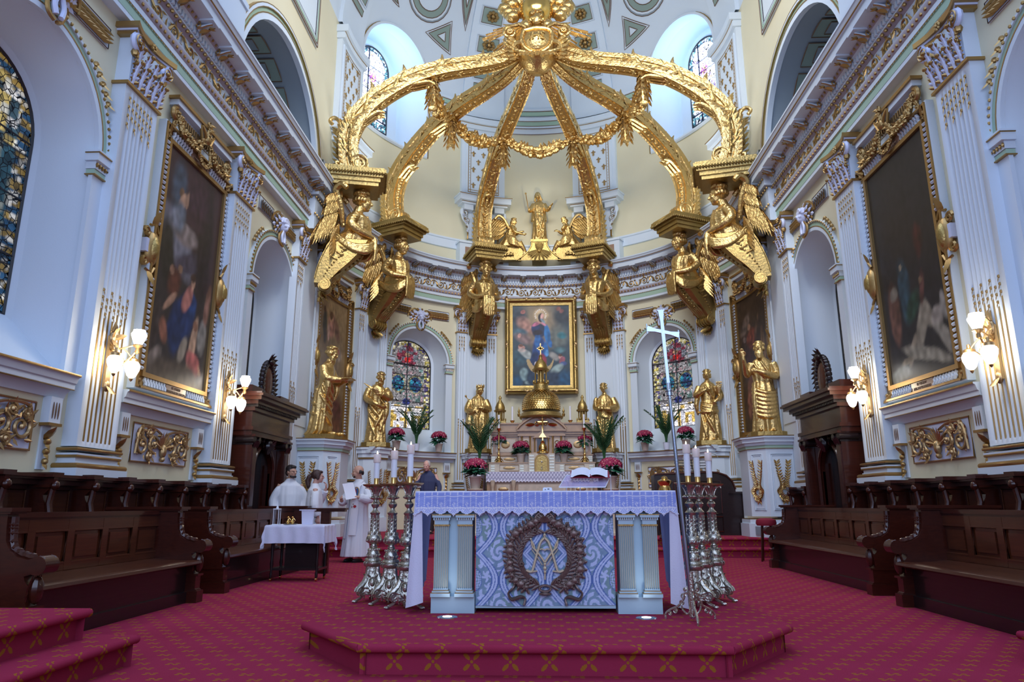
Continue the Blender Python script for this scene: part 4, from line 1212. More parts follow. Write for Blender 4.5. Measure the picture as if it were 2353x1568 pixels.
def big_picture(label,s,colf,top,bottom,mirror=False,nu=54,nv=110):
 root=thing('framed_painting',label,'painting')
 w,zb,zt=.815,2.66,5.88;fo=.235
 def P(u,v):return warp(Vector((s+(u-.5)*2*w,-.05,lerp(zb,zt,v))))
 cf=(lambda u,v:colf(1-u,v))if mirror else colf
 tint_grid(P,nu,nv,cf,'canvas',PAINTING,root)
 m=WMB()
 def bars(x,za,zc,t,y0,y1,M_):
  m.use(M_)
  m.box(s-x-t,s-x,-y1,-y0,za-t,zc+t,nx=1);m.box(s+x,s+x+t,-y1,-y0,za-t,zc+t,nx=1)
  m.box(s-x,s+x,-y1,-y0,za-t,za,nx=8);m.box(s-x,s+x,-y1,-y0,zc,zc+t,nx=8)
 bars(w,zb,zt,.06,0.,.085,GILT);bars(w+.06,zb-.06,zt+.06,.13,0.,.05,GILT);bars(w+.19,zb-.19,zt+.19,.028,0.,.12,GILT)
 bars(w+.218,zb-.218,zt+.218,.018,0.,.1,WHITE)
 for q in(-1,1):
  xi,xo=s+q*(w+.075),s+q*(w+.185)
  for a,b2,n in((zb,zb+1.25,17),(zb+1.95,zt,17)):flute_band(m,xi,xo,a,b2,n,True,-.055)
  for a,b2 in((zb-.175,zb-.07),(zt+.175,zt+.07)):
   x0,x1=sorted((s+q*.28,s+q*(w)));flute_band(m,x0,x1,a,b2,8,False,-.055)
  for zz in(zb-.12,zt+.12):
   m.use(GILT);m.leaf((s+q*(w+.04),-.07,zz),(q,-.2,(1 if zz>4 else-1)*1.),.16,.1);m.ell((s+q*(w+.12),-.08,zz),.03,6,4)
  zc=zb+1.6;xc=s+q*(w+.2)
  m.use(GILT);m.ell((xc-q*.02,-.06,zc),(.13,.1,.26),12,8)
  m.use(OLDGOLD);m.ell((xc-q*.01,-.1,zc),(.085,.085,.18),12,8)
  m.use(GILT)
  for e in(-1,1):
   sp=spiral((xc+q*.12,zc+e*.19),.07,1.4,0 if q>0 else pi,12,q*e,.012);m.tube([(a,-.07,b2)for a,b2 in sp],.024,5)
   m.leaf((xc,-.08,zc+e*.28),(0,-.2,e),.24,.15,(0,-1,0),.2,4);m.tube([(xc-q*.1,-.09,zc+e*.24),(xc-q*.03,-.1,zc+e*.33),(xc+q*.08,-.08,zc+e*.3)],.02,5)
  m.use(CLAY);m.box(*sorted((xc+q*.09,xc+q*.15)),-.1,0,zc-.08,zc+.1)
 m.use(MARBLE);m.box(s-.27,s+.27,-.07,0,zt+.065,zt+.185,nx=3);m.box(s-.27,s+.27,-.07,0,zb-.185,zb-.065,nx=3)
 m.build('picture_frame',None,root,sharp=35)
 c=WMB();z=zt+.25
 c.use(WHITE);c.box(s-.8,s+.8,-.03,0,z,z+.32,nx=8)
 c.box(s-.86,s+.86,-.13,0,z+.32,z+.4,nx=8);c.use(GILT);c.box(s-.9,s+.9,-.16,0,z+.4,z+.445,nx=8);c.box(s-.8,s+.8,-.036,0,z+.14,z+.15,nx=8)
 n=26
 for i in range(n):
  x=s+(i/(n-1)-.5)*1.5;c.use(BRONZE);c.box(x-.012,x+.012,-.075,0,z+.17,z+.26)
 c.use(GILT)
 for q in(-1,1):
  sp=spiral((s+q*.8,z+.2),.1,1.5,pi/2,16,-q,.015);c.tube([(a,-.08,b2)for a,b2 in sp],.035,6)
  garland(c,[(s+q*.78,-.1,z+.2),(s+q*.66,-.13,z-.02),(s+q*.36,-.14,z-.04),(s+q*.12,-.13,z+.16)],lambda t:.045+.03*sin(pi*t),5,3)
  garland(c,[(s+q*.8,-.08,z+.12),(s+q*.86,-.07,z-.05),(s+q*.92,-.06,z-.2)],lambda t:.045*(1-.6*t),4,4)
  garland(c,[(s+q*.12,-.13,z+.16),(s+q*.17,-.12,z-.06),(s+q*.05,-.12,z-.17),(s,-.12,z-.17)],.035,5,5)
  c.tube(spline([(s,-.12,z+.18),(s+q*.1,-.15,z+.3),(s+q*.2,-.13,z+.38),(s+q*.12,-.12,z+.2)],4),.024,5)
 c.ell((s,-.14,z+.24),(.07,.06,.08),8,6);garland(c,[(s,-.14,z+.28),(s,-.15,z+.5)],.06,3,6)
 c.build('crest',None,root)
 for txt,z0 in((top,zt+.125),(bottom,zb-.125)):
  L_=txt.split('\n')if txt else[]
  for i,q in enumerate(L_):
   zc=z0+(.028 if i==0 else-.028)*(len(L_)>1);lettering(q,.052,BROWNLINE,root,lambda x,y,l:warp(Vector((s+x,-.072-l,zc+y))))
 return root
big_picture('tall dark oil painting of a seated man in blue among angels, on the left wall',-sN(9.42),p_left(),'ECCE ANGELI\nMINISTRABANT EI','LE CHRIST\nSERVI PAR LES ANGES')
big_picture('tall nearly black oil painting with a pale reclining body, on the right wall',sN(9.42),p_right(),'ET DEPOSITUM\nINVOLVIT SINDONE','LE CHRIST\nMIS AU TOMBEAU')
big_picture('curved ochre oil painting of figures in clouds, behind the bearded gold statue in profile',-sT(84.),p_mid_left(),'SANCTA MARIA',None)
big_picture('curved brown oil painting of a crowd by columns, behind the gold statue raising a hand',sT(84.),p_mid_right(),'SANCTUS PAULUS',None)
root=thing('framed_painting','oil painting of a woman in blue among clouds, gold-framed above the high altar','painting',(.02,20.52,0))
W2,ZB,ZT=.86,4.42,6.9
tint_grid(lambda u,v:Vector(((u-.5)*2*W2,0,lerp(ZB,ZT,v))),96,136,p_centre(),'canvas',PAINTING,root)
m=MB()
def rect_loft(mb,w0,zb,zt,prof):
 """frame swept round a rectangle; prof = [(outward, -y)]"""
 rings=[[(-w0-o,-d,zb-o),(w0+o,-d,zb-o),(w0+o,-d,zt+o),(-w0-o,-d,zt+o)]for o,d in prof]
 mb.loft(rings,False)
m.use(OLDGOLD);rect_loft(m,W2,ZB,ZT,[(-.01,0.),(-.01,.03),(.05,.045),(.055,.03),(.075,.035),(.08,.07),(.12,.1),(.125,.14),(.155,.15),(.16,.11),(.2,.09),(.23,.02),(.23,-.04)])
m.use(BRONZE)
for i in range(5):
 for q in(-1,1):
  x=q*(W2+.17);z=lerp(ZB-.17,ZT+.17,i/4)
  for j in range(3):m.leaf((x,-.12,z),(.15*(j-1),-.15,1),.1,.07);m.leaf((x,-.12,z),(.15*(j-1),-.15,-1),.1,.07)
  m.ell((x,-.13,z),(.05,.035,.05),7,5)
for i in range(1,4):
 for zz in(ZB-.17,ZT+.17):
  x=lerp(-W2,W2,i/4)
  for j in(-1,1):m.leaf((x,-.12,zz),(j,-.15,.1),.12,.07)
  m.ell((x,-.13,zz),(.05,.035,.05),7,5)
m.build('picture_frame',None,root,sharp=35)
# WALL LAMPS
def wall_lamp(lab,x,y,z):
 """x of the wall face; lamp swings out towards the room and the camera"""
 sg=1 if x>0 else-1
 root=thing('wall_lamp',lab,'wall lamp',(x,y+.05,z-.07),0 if sg<0 else pi,'three-globe brass wall lamps on the fluted pilasters')
 b=MB().use(BRONZE)
 b.box(0.,.03,-.04,.04,-.35,.25)
 b.ell((.03,0,.22),(.035,.05,.09),8,6);b.ell((.03,0,-.33),(.035,.045,.07),8,6)
 for i in range(5):b.leaf((.04,0,.22),(.2,sin(i*1.3)*.5,cos(i*1.3)),.14,.07,(1,0,0),.3);b.leaf((.04,0,-.32),(.3,(i-2)*.3,-1),.12,.05,(1,0,0),.4)
 b.tube([(.03,0,.3),(.05,0,.36),(.04,0,.42)],[.03,.03,.005],6)
 b.build('backplate',None,root)
 sp=(.14,.33,-.06)
 for i,(dx,dy,dz,up)in enumerate(((.2,-.17,-.02,False),(.2,.17,-.02,False),(.26,.13,.16,True))):
  a=MB().use(BRONZE)
  a.tube(spline([(.03,0,-.02),(.1,dy*.3,-.1),(dx*.8,dy*.8,-.02 if not up else .02),(dx,dy,dz+(.04 if not up else-.04))],6),.013,6)
  a.tube(spline([(.03,0,.08),(.12,dy*.5,.12),(dx,dy,dz+.02)],5),.009,5)
  s2=spiral((.11,-.03),.045,1.2,0,10,1,.008);a.tube([(p,dy*.4,q)for p,q in s2],.009,5)
  if up:a.lathe([(0.,-.1),(.03,-.08),(.02,-.03),(.055,0.),(.05,.015),(0.,.015)],12,c=(dx,dy,dz))
  else:a.lathe([(0.,.1),(.018,.09),(.02,.05),(.06,.03),(.062,0.),(0.,0.)],12,c=(dx,dy,dz));a.lathe([(0.,-.235),(.015,-.22),(.022,-.2),(.012,-.185),(.03,-.18),(0,-.18)],10,c=(dx,dy,dz))
  ar=a.build('lamp_arm',None,root)
  g=MB().use(LAMPG)
  if up:g.lathe([(.04,.01),(.058,.05),(.085,.12),(.088,.14),(.07,.165),(.066,.19),(0.,.185)],8,c=(dx,dy,dz))
  else:g.lathe([(.05,0.),(.072,-.015),(.085,-.045),(.08,-.09),(.05,-.165),(.03,-.185),(0.,-.185)],8,c=(dx,dy,dz))
  go=g.build('glass_globe',None,ar,sharp=60)
 l=bpy.data.lights.new('lamp_glow','POINT');l.energy=9;l.color=(1.,.82,.58);l.shadow_soft_size=.09
 lo=bpy.data.objects.new('lamp_glow',l);COL.objects.link(lo);lo.location=(.34,0,.06);lo.parent=root
 return root
wall_lamp('three-globe brass wall lamp on the left fluted pilaster nearest the camera',-4.95,7.6,2.72)
wall_lamp('three-globe brass wall lamp on the left pilaster beside the dark wooden door surround',-4.95,10.62,2.72)
wall_lamp('three-globe brass wall lamp on the right fluted pilaster nearest the camera',4.95,7.58,2.72)
wall_lamp('three-globe brass wall lamp on the right pilaster beside the dark wooden door surround',4.95,10.62,2.72)
# CARPETED STEPS
def carpet_step(root,poly,z0,z1,closed_edges,inset=.05):
 """poly = plan corners; closed_edges = which edges carry a rolled nosing"""
 t=MB().use(CARPET);n=len(poly)
 t.add([(x,y,z1)for x,y in poly],[tuple(range(n))]);t.build('tread',None,root,False)
 r=MB().use(CARPETV);ns=MB().use(CARPETN)
 cx=sum(p[0]for p in poly)/n;cy=sum(p[1]for p in poly)/n
 for i in closed_edges:
  a,b=Vector(poly[i]+(0,)),Vector(poly[(i+1)%n]+(0,))
  d=(b-a).normalized();nrm=Vector((d.y,-d.x,0))
  if nrm.dot(Vector((cx,cy,0))-a)>0:nrm=-nrm
  aa,bb=a-nrm*inset,b-nrm*inset
  r.add([(aa.x,aa.y,z0),(bb.x,bb.y,z0),(bb.x,bb.y,z1-.02),(aa.x,aa.y,z1-.02)],[(0,1,2,3)])
  ns.tube([(lerp(a.x,b.x,k/6)-nrm.x*.01,lerp(a.y,b.y,k/6)-nrm.y*.01,z1-.024)for k in range(7)],.027,10)
 r.build('riser',None,root,False);ns.build('nosing',None,root)
PLAT=[(-1.12,4.5),(1.12,4.5),(1.72,5.28),(1.72,7.7),(-1.72,7.7),(-1.72,5.28)]
root=thing('altar_platform','crimson carpeted platform step with canted corners under the front altar','platform')
carpet_step(root,PLAT,0.,.18,[0,1,2,3,4,5])
root=thing('carpeted_steps','two crimson carpeted side steps in the lower left foreground','steps')
carpet_step(root,[(-2.63,1.),(-2.63,4.76),(-5.1,4.76),(-5.1,1.)],0,.18,[0,1]);carpet_step(root,[(-2.88,1.),(-2.88,4.62),(-5.1,4.62),(-5.1,1.)],.18,.36,[0,1])
root=thing('carpeted_steps','crimson carpeted side step whose rolled corner peeps in at the lower right edge','steps')
carpet_step(root,[(3.13,1.),(3.13,5.08),(5.1,5.08),(5.1,1.)],0,.18,[0,1,3])
root=thing('sanctuary_steps','two crimson carpeted steps across the back leading up to the high altar','steps')
def arcpoly(r,y0):
 P=[(-5.12,y0),(5.12,y0)]
 P+=[(RW*cos(pi*i/24),YC+RW*sin(pi*i/24))for i in range(25)]
 return P
for(z0,z1,y0)in((0,.18,14.1),(.18,.36,14.45)):
 P=arcpoly(RW,y0);carpet_step(root,P,z0,z1,[0])
# MAHOGANY BENCHES AND STALLS
def bench_end_profile():
 """(x, z): wall side at 0, aisle side positive"""
 P=[(0.,0.),(.92,0.),(.92,.13),(.905,.14),(.905,.28),(.88,.29)]
 P+=[(.86,.33),(.88,.38),(.875,.43),(.84,.47),(.83,.5)]
 P+=[(.93+.065*cos(radians(a)),.575+.065*sin(radians(a)))for a in range(-120,130,25)]
 P+=[(.84,.615),(.76,.635),(.69,.68),(.655,.75),(.645,.84),(.64,.94),(0.,.94)]
 return P
def bench_end(root,y,sg,x0,nm='bench_end',cap=True):
 m=MB().use(WOOD);t=.055
 m.prism([(x0+sg*a,z)for a,z in bench_end_profile()],y-t,y+t)
 m.box(*sorted((x0-sg*0.,x0+sg*.94)),y-t-.015,y+t+.015,0,.12);m.box(*sorted((x0,x0+sg*.93)),y-t-.008,y+t+.008,.27,.29)
 xs=x0+sg*.93;zs=.575
 for q in(-1,1):
  sp=spiral((xs,zs),.06,1.6,pi/2,16,-sg,.01);m.tube([(a,y+q*(t+.005),b)for a,b in sp],.014,5)
 m.tube([(xs,y-t-.02,zs),(xs,y+t+.02,zs)],.068,14)
 ed=[(x0+sg*a,z)for a,z in((.84,.628),(.76,.648),(.69,.69),(.668,.75),(.658,.84),(.655,.92))]
 m.tube([(a,y,b)for a,b in ed],.03,8,flat=1.);
 for i in range(8):
  k=i/7;a,b=ed[min(4,int(k*5))];m.ell((lerp(ed[min(4,int(k*5))][0],ed[min(5,int(k*5)+1)][0],k*5%1),y,lerp(b,ed[min(5,int(k*5)+1)][1],k*5%1)),.035,6,4)
 for i in range(5):
  m.leaf((x0+sg*(.86),y+(i-2)*.022,.3),(sg*.05,0,1),.22,.04,(sg,0,0),.12,4)
 m.ell((x0+sg*.9,y,.4),(.045,.055,.1),8,6)
 if cap:
  m.box(*sorted((x0-sg*.14,x0+sg*.7)),y-.1,y+.1,.955,.985);m.box(*sorted((x0-sg*.12,x0+sg*.68)),y-.085,y+.085,.94,.955)
 return m.build(nm,None,root,sharp=35)
def bench(label,sg,xw,y0,y1,npan):
 """sg = +1 when the seat faces +x (left side of the choir)"""
 root=thing('choir_bench',label,'bench')
 b=MB().use(WOOD2)
 xb=xw+sg*.42
 L=y1-y0
 b.box(*sorted((xb-sg*.06,xb)),y0,y1,.4,.93);b.build('back_board',None,root,False)
 r=MB().use(WOOD)
 r.box(*sorted((xb-sg*.09,xb+sg*.035)),y0,y1,.905,.945)
 r.box(*sorted((xb-sg*.07,xb+sg*.02)),y0,y1,.885,.905)
 r.build('top_rail',None,root,False)
 f=MB().use(WOOD2)
 for i in range(npan+1):
  y=lerp(y0,y1,i/npan);w=.045
  f.box(*sorted((xb,xb+sg*.024)),max(y0,y-w),min(y1,y+w),.458,.884)
 f.box(*sorted((xb,xb+sg*.022)),y0,y1,.79,.885);f.box(*sorted((xb,xb+sg*.022)),y0,y1,.455,.52)
 f.build('back_framing',None,root,False)
 for i in range(npan):
  a,c=lerp(y0,y1,i/npan)+.045,lerp(y0,y1,(i+1)/npan)-.045
  p=MB().use(WOOD2)
  pts=[(xb+sg*.012,a,.52),(xb+sg*.012,c,.52),(xb+sg*.012,c,.79),(xb+sg*.012,a,.79)]
  p.tube(pts,.014,6,closed=True);p.box(*sorted((xb,xb+sg*.014)),a+.05,c-.05,.56,.75)
  p.build('raised_panel',None,root)
 s=MB().use(WOOD2);xf=xw+sg*.94
 prof=[(.42,.455),(.6,.435),(.8,.43),(.91,.435),(.935,.425),(.94,.4),(.925,.385),(.42,.385)]
 s.prism([(xw+sg*a,z)for a,z in prof],y0,y1);s.build('seat',None,root,sharp=50)
 k=MB().use(DARKWOOD);k.box(*sorted((xw+sg*.6,xw+sg*.8)),y0,y1,0.,.385);k.box(*sorted((xw+sg*.58,xw+sg*.83)),y0,y1,0.,.11)
 k.build('seat_front',None,root,False)
 bench_end(root,y0,sg,xw);bench_end(root,y1,sg,xw)
 return root
bench('long polished mahogany choir bench on the left, nearest the camera',1,-4.58,5.22,7.7,5)
bench('long polished mahogany choir bench on the left, the farther one behind the credence table',1,-4.64,8.5,12.05,7)
bench('long polished mahogany choir bench on the right, nearest the camera',-1,4.5,5.18,7.58,5)
bench('long polished mahogany choir bench on the right, the farther one towards the sanctuary',-1,4.62,8.5,12.03,7)
def stalls(label,sg,y0,y1):
 root=thing('choir_stalls',label,'stalls')
 xw=-5.1*sg
 def bx(m,a,c,y_0,y_1,z0,z1):m.box(*sorted((xw+sg*a,xw+sg*c)),y_0,y_1,z0,z1)
 m=MB().use(WOOD);bx(m,0.,.12,y0,y1,0.,1.22);m.build('back_board',None,root,False)
 m=MB().use(WOOD);bx(m,0.,.3,y0,y1,1.27,1.3);bx(m,0.,.26,y0,y1,1.25,1.27);bx(m,0.,.2,y0,y1,1.2,1.25);m.build('cap_moulding',None,root,False)
 m=MB().use(WOOD);bx(m,.12,.42,y0,y1,.5,.54);bx(m,.12,.38,y0,y1,0.,.5);m.build('seat',None,root,False)
 n=int((y1-y0)/.6)
 for i in range(n+1):
  y=lerp(y0,y1,i/n);d=MB().use(WOOD)
  d.prism([(xw+sg*a,z)for a,z in((.1,0.),(.42,0.),(.42,.5),(.37,.62),(.4,.72),(.4,.8),(.34,.84),(.3,.98),(.27,1.1),(.33,1.16),(.36,1.22),(.36,1.27),(.1,1.27))],y-.03,y+.03)
  d.box(*sorted((xw+sg*0.,xw+sg*.38)),y-.08,y+.08,1.27,1.315)
  d.box(*sorted((xw+sg*.12,xw+sg*.34)),y-.055,y+.055,1.17,1.2)
  d.ell((xw+sg*.36,y,1.19),(.04,.045,.05),8,6);d.ell((xw+sg*.39,y,.8),(.05,.04,.04),8,6)
  d.tube([(xw+sg*.34,y,1.16),(xw+sg*.32,y,1.02),(xw+sg*.36,y,.86)],.03,8)
  d.build('divider',None,root)
  if i<n:
   p=MB().use(WOOD2);a,c=y+.08,lerp(y0,y1,(i+1)/n)-.08
   p.box(*sorted((xw+sg*.12,xw+sg*.135)),a+.03,c-.03,.62,1.12)
   p.tube([(xw+sg*.125,a,.58),(xw+sg*.125,c,.58),(xw+sg*.125,c,1.15),(xw+sg*.125,a,1.15)],.012,5,closed=True)
   p.build('raised_panel',None,root)
 return root
stalls('back row of dark mahogany choir stalls along the left wall',1,4.86,11.25)
stalls('back row of dark mahogany choir stalls along the right wall',-1,4.86,11.25)
stalls('short piece of dark choir stall beyond the left wooden door surround',1,13.2,14.)
stalls('short piece of dark choir stall beyond the right wooden door surround',-1,13.2,14.)
def portal(label,sg):
 """carved mahogany door surround standing against the side wall"""
 root=thing('carved_door_surround',label,'door surround',(sg*5.1,12.22,0),-sg*pi/2)
 def B(nm,M_,fn,**k):m=MB().use(M_);fn(m);return m.build(nm,None,root,**k)
 def frame(m):
  W_,r=.86,.5
  ol=[(-.62,0)]+[(-.42,0),(-.42,1.55)]+[(-.42*cos(pi*i/12),1.55+.42*sin(pi*i/12))for i in range(1,12)]+[(.42,1.55),(.42,0),(.62,0),(.62,2.1),(-.62,2.1)]
  m.prism(ol,-.22,-.16);m.tube([(-.46,-.24,0),(-.46,-.24,1.55)]+[(-.46*cos(pi*i/12),-.24,1.55+.46*sin(pi*i/12))for i in range(1,12)]+[(.46,-.24,1.55),(.46,-.24,0)],.035,6)
  for q in(-1,1):m.box(q*.45-.03,q*.45+.03,-.2,0,0,2.)
  m.box(-.62,.62,-.2,0,2.,2.1)
 B('arch_frame',WOOD,frame,sharp=35)
 B('dark_recess',DARKWOOD,lambda m:(m.box(-.45,.45,-.03,0,0,2.),m.box(-.3,-.02,-.05,-.03,.2,1.7),m.box(.02,.3,-.05,-.03,.2,1.7)),smooth=False)
 for q in(-1,1):
  def col(m,q=q):
   m.box(q*.74-.12,q*.74+.12,-.4,0,0,.9);m.box(q*.74-.14,q*.74+.14,-.43,0,.86,.92)
   m.box(q*.74-.1,q*.74+.1,-.36,0,.92,1.98);m.box(q*.74-.07,q*.74+.07,-.375,0,1.,1.9)
   m.box(q*.74-.14,q*.74+.14,-.42,0,2.1,2.14)
  B('pilaster',WOOD,col,smooth=False)
  def cp(m,q=q):
   m.box(q*.74-.11,q*.74+.11,-.38,0,1.97,2.1)
   for e in(-1,1):
    m.tube([(q*.74+e*.11,-.4,2.05),(q*.74+e*.11,-.1,2.05)],.055,12)
   for i in range(4):m.leaf((q*.74-.08+.053*i,-.38,1.92),(0,-.1,1),.13,.06)
  B('scroll_capital',DARKWOOD,cp)
 def ent(m):
  for(za,zb,d,e)in((2.12,2.2,.36,.9),(2.2,2.26,.39,.93),(2.26,2.52,.34,.88),(2.52,2.58,.4,.94),(2.62,2.68,.48,1.02),(2.68,2.74,.56,1.1),(2.74,2.78,.6,1.14),(2.78,2.81,.57,1.12)):
   m.box(-e,e,-d,0,za,zb)
  m.box(-.88,-.42,-.3,0,2.81,2.96);m.box(.42,.88,-.3,0,2.81,2.96);m.box(-.42,.42,-.32,0,2.81,2.88)
 B('entablature',WOOD,ent,smooth=False)
 def dent(m):
  for i in range(30):x=-.93+1.86*i/29;m.box(x-.018,x+.018,-.45,0,2.58,2.62)
  m.box(-.9,.9,-.41,0,2.58,2.62)
  m.leaf((0,-.3,1.86),(0,-.3,1),.26,.2);m.ell((0,-.3,2.),(.09,.08,.13),8,6)
  for q in(-1,1):
   for i in range(4):m.leaf((q*.08,-.25,2.02),(q*(.6+.3*i),-.1,.5-.35*i),.2,.08)
 B('dark_carving',DARKWOOD,dent)
 def ov(m):m.ell((0,-.2,3.12),(.19,.06,.31),18,10)
 B('oval_cartouche',WOOD2,ov)
 def wr(m):
  for i in range(30):
   a=2*pi*i/30+.1;x,z=.25*cos(a),3.12+.37*sin(a)
   m.ell((x,-.2,z),(.065,.06,.065),6,5);m.leaf((x,-.22,z),(cos(a+1),-.2,sin(a+1)),.12,.07)
  for i in range(7):m.leaf((0,-.2,3.48),(sin((i-3)*.5),-.1,cos((i-3)*.5)),.2,.09,(0,-1,0),.4)
  for q in(-1,1):
   for i in range(5):m.ell((q*(.26+.035*i),-.2,2.86+.03*(4-i)),.05,6,4)
  m.ell((0,-.24,3.5),(.1,.07,.06),8,6)
 B('carved_wreath',DARKWOOD,wr)
 return root
portal('carved dark mahogany door surround with oval cartouche on the left wall',-1)
portal('carved dark mahogany door surround with oval cartouche on the right wall',1)
# FRONT ALTAR
ALT_Y=5.74
root=thing('front_altar','pale blue altar table with paired fluted gilt pilasters on the carpeted platform','altar',(.02,ALT_Y,.18))
m=MB().use(PALEBLUE)
m.box(-1.,1.,0.,.88,.8,.915);m.box(-.97,.97,.03,.85,.745,.8)
m.build('table_slab',None,root,False)
m=MB().use(PALEBLUE);m.box(-.52,.5,.1,.75,.04,.745);m.box(-.62,.62,.3,.65,0.,.04);m.build('altar_core',None,root,False)
for q in(-1,1):
 xc=q*.725
 m=MB().use(PALEBLUE);m.box(xc-.17,xc+.17,0.,.34,0.,.125);m.box(xc-.14,xc+.14,.03,.32,.125,.745);pb=m.build('pier_block',None,root,False)
 for e in(-1,1):
  x=xc+e*.093;p=MB()
  w=.056
  pr=[(-w,.028)]
  for i in range(7):
   c=(i-3)*.0155;pr+=[(c-.005,.028),(c,.012),(c+.005,.028)]
  pr+=[(w,.028)]
  p.use(PALEBLUE)
  rows=[[(x+a,-b,z)for a,b in pr]+[(x+w,.03,z),(x-w,.03,z)]for z in(.185,.66)]
  p.loft(rows)
  p.use(PALEGOLD)
  for i in range(7):c=x+(i-3)*.0155;p.tube([(c,-.0145,.19),(c,-.0145,.655)],.0035,4)
  for i in range(8):c=x+(i-3.5)*.0155;p.tube([(c,-.028,.19),(c,-.028,.655)],.0018,4)
  def slab(z0,z1,ex,M_):p.use(M_);p.box(x-w-ex,x+w+ex,-.028-ex,.03,z0,z1)
  slab(.125,.15,.02,PALEBLUE);slab(.15,.156,.016,GILT);slab(.156,.168,.01,PALEBLUE);slab(.168,.174,.007,GILT);slab(.174,.185,.002,PALEBLUE)
  slab(.655,.668,.006,GILT);slab(.668,.7,0.,PALEBLUE);slab(.7,.722,.01,PALEBLUE);slab(.722,.745,.018,PALEBLUE);slab(.738,.745,.02,GILT)
  p.use(BROWNLINE)
  for i in range(7):p.ell((x+(i-3)*.017,-.04,.711),(.006,.004,.008),5,3)
  p.build('fluted_pilaster',None,root,False)
def damask(u,v):
 W_,H_=1.09,.72;X,Z=u*W_,v*H_
 n=noise.noise(Vector((X*14,Z*14,1)));n2=noise.noise(Vector((X*40,Z*40,7)))
 bgc=(.22+.05*n,.33+.06*n,.45+.03*n)
 if noise.noise(Vector((X*5,Z*5,9)))>.15:bgc=(.22,.34,.36)
 px,pz=.365,.4
 def band(ox,oz):
  x=(X/px+ox)%1.-.5;z=(Z/pz+oz)%1.
  w=.36*abs(sin(pi*z))+.06
  return abs(abs(x)-w)
 b1=band(.5,.02)
 hi=False;line=False
 if b1<.075:hi=True
 if .055<b1<.085 or b1<.008:line=True
 x=(X/px+.5)%1.-.5;z=(Z/pz+.02)%1.-.5
 d=sqrt((x*px/.05)**2+((z*pz)/.085)**2)
 if d<1:hi=(int((x*px+z*pz)*60)+int((x*px-z*pz)*60))%2==0;line=.9<d
 for sx in(-1,1):
  for(ex,ez,rx,rz,k)in((.085,.03,.035,.045,5),(.1,-.05,.03,.03,4),(.05,.12,.03,.05,3),(.045,-.12,.03,.045,3)):
   dx,dz=x*px-sx*ex,z*pz-ez;r=hypot(dx/rx,dz/rz);a=atan2(dz,dx)
   if r<.75+.35*sin(a*k+3*r):hi=True
 x2=(X/px)%1.-.5;z2=(Z/pz+.52)%1.-.5;r=hypot(x2*px/.11,z2*pz/.13);a=atan2(z2,x2)
 if r<.8+.3*sin(a*6+r*5)and sin(r*16+a*2)>-.2:hi=True
 c=(.52,.6,.84)if hi else bgc
 if line:c=(.1,.17,.42)
 return tuple(q*(1+.12*n2)for q in c)
fr=thing('damask_altar_frontal','blue and silver damask panel with carved wreath hanging on the front of the altar','altar frontal',(.015,ALT_Y+.03,.18))
tint_grid(lambda u,v:Vector((lerp(-.545,.545,u),0.-.004*sin(u*9)*(1-v),lerp(.055,.775,v)-.006*sin(u*5)*(1-v))),218,144,damask,'damask_cloth',DAMASK,fr)
m=MB().use(PALEBLUE);m.box(-.545,.545,.006,.03,.035,.775);m.build('backing_board',None,fr,False)
wr=MB().use(CARVED);cz=.42
def wl(p,d,L,W,c=.35):wr.leaf((p[0],-.02,p[1]),(d[0],-.05,d[1]),L,W,(0,-1,0),c*.35,4)
for q in(-1,1):
 for i in range(15):
  a=radians(104-i*10.6)if q<0 else radians(76+i*10.6)
  a=radians(90+q*(14+i*10.));R0=.285-.01*sin(i);x,z=R0*cos(a)*(-1),cz+R0*sin(a)*1.02
  x=q*R0*sin(radians(14+i*9.5));z=cz+R0*cos(radians(14+i*9.5))*.98
  s_=.03+.008*sin(i*2.1)
  wr.ell((x,-.028,z),(s_,.026,s_),8,6)
  for j in range(5):
   b=j*1.256+i;wl((x+.018*cos(b),z+.018*sin(b)),(cos(b),sin(b)),.042,.026)
   wr.ell((x+s_*.8*cos(b),-.04,z+s_*.8*sin(b)),.01,5,4)
 pts=[(q*.215*sin(radians(t)),-.015,cz-.215*cos(radians(t))*1.02)for t in range(12,168,8)]
 wr.tube(pts,.007,5)
 for i,p in enumerate(pts):
  t=radians(12+i*8);tx,tz=q*cos(t),sin(t)
  for e in(-1,1):
   dx,dz=tx*.8+e*sin(t)*q*.7,tz*.8-e*cos(t)*.7
   wl((p[0],p[2]),(dx,dz),.075,.024,.25)
  if i%5==3:
   for j in range(6):wr.ell((p[0]-q*.03*sin(t)+.012*cos(j),-.035,p[2]+.03*cos(t)*0+.012*sin(j)),.009,5,4)
 rt=spline([(q*.265,-.02,cz-.15),(q*.235,-.02,cz-.2),(q*.25,-.03,cz-.235),(q*.285,-.02,cz-.27),(q*.26,-.02,cz-.315),(q*.19,-.03,cz-.295),(q*.155,-.02,cz-.31),(q*.165,-.02,cz-.36)],5)
 wr.tube(rt,[.018-.004*sin(i*.5)for i in range(len(rt))],6,flat=.5)
for i in range(11):
 a=radians(180*i/10);wr.tube([(0,-.02,cz+.265),(.04*cos(a),-.045,cz+.275+.035*sin(a)),(.072*cos(a),-.03,cz+.275+.062*sin(a))],[.006,.01,.011],5)
wr.tube([(.078*cos(radians(a)),-.03,cz+.275+.068*sin(radians(a)))for a in range(-30,211,12)],.01,6)
wr.tube([(.045*cos(2*pi*i/16),-.03,cz-.235+.022*sin(2*pi*i/16))for i in range(16)],.01,6,closed=True)
wr.ell((0,-.03,cz-.275),(.05,.02,.014),8,5)
wr.build('carved_wreath',None,fr)
mo=MB().use(PALEGOLD)
def st(P,r=.009):mo.tube(spline([(a,-.026,cz+b)for a,b in P],5),r*1.35,6,flat=.7)
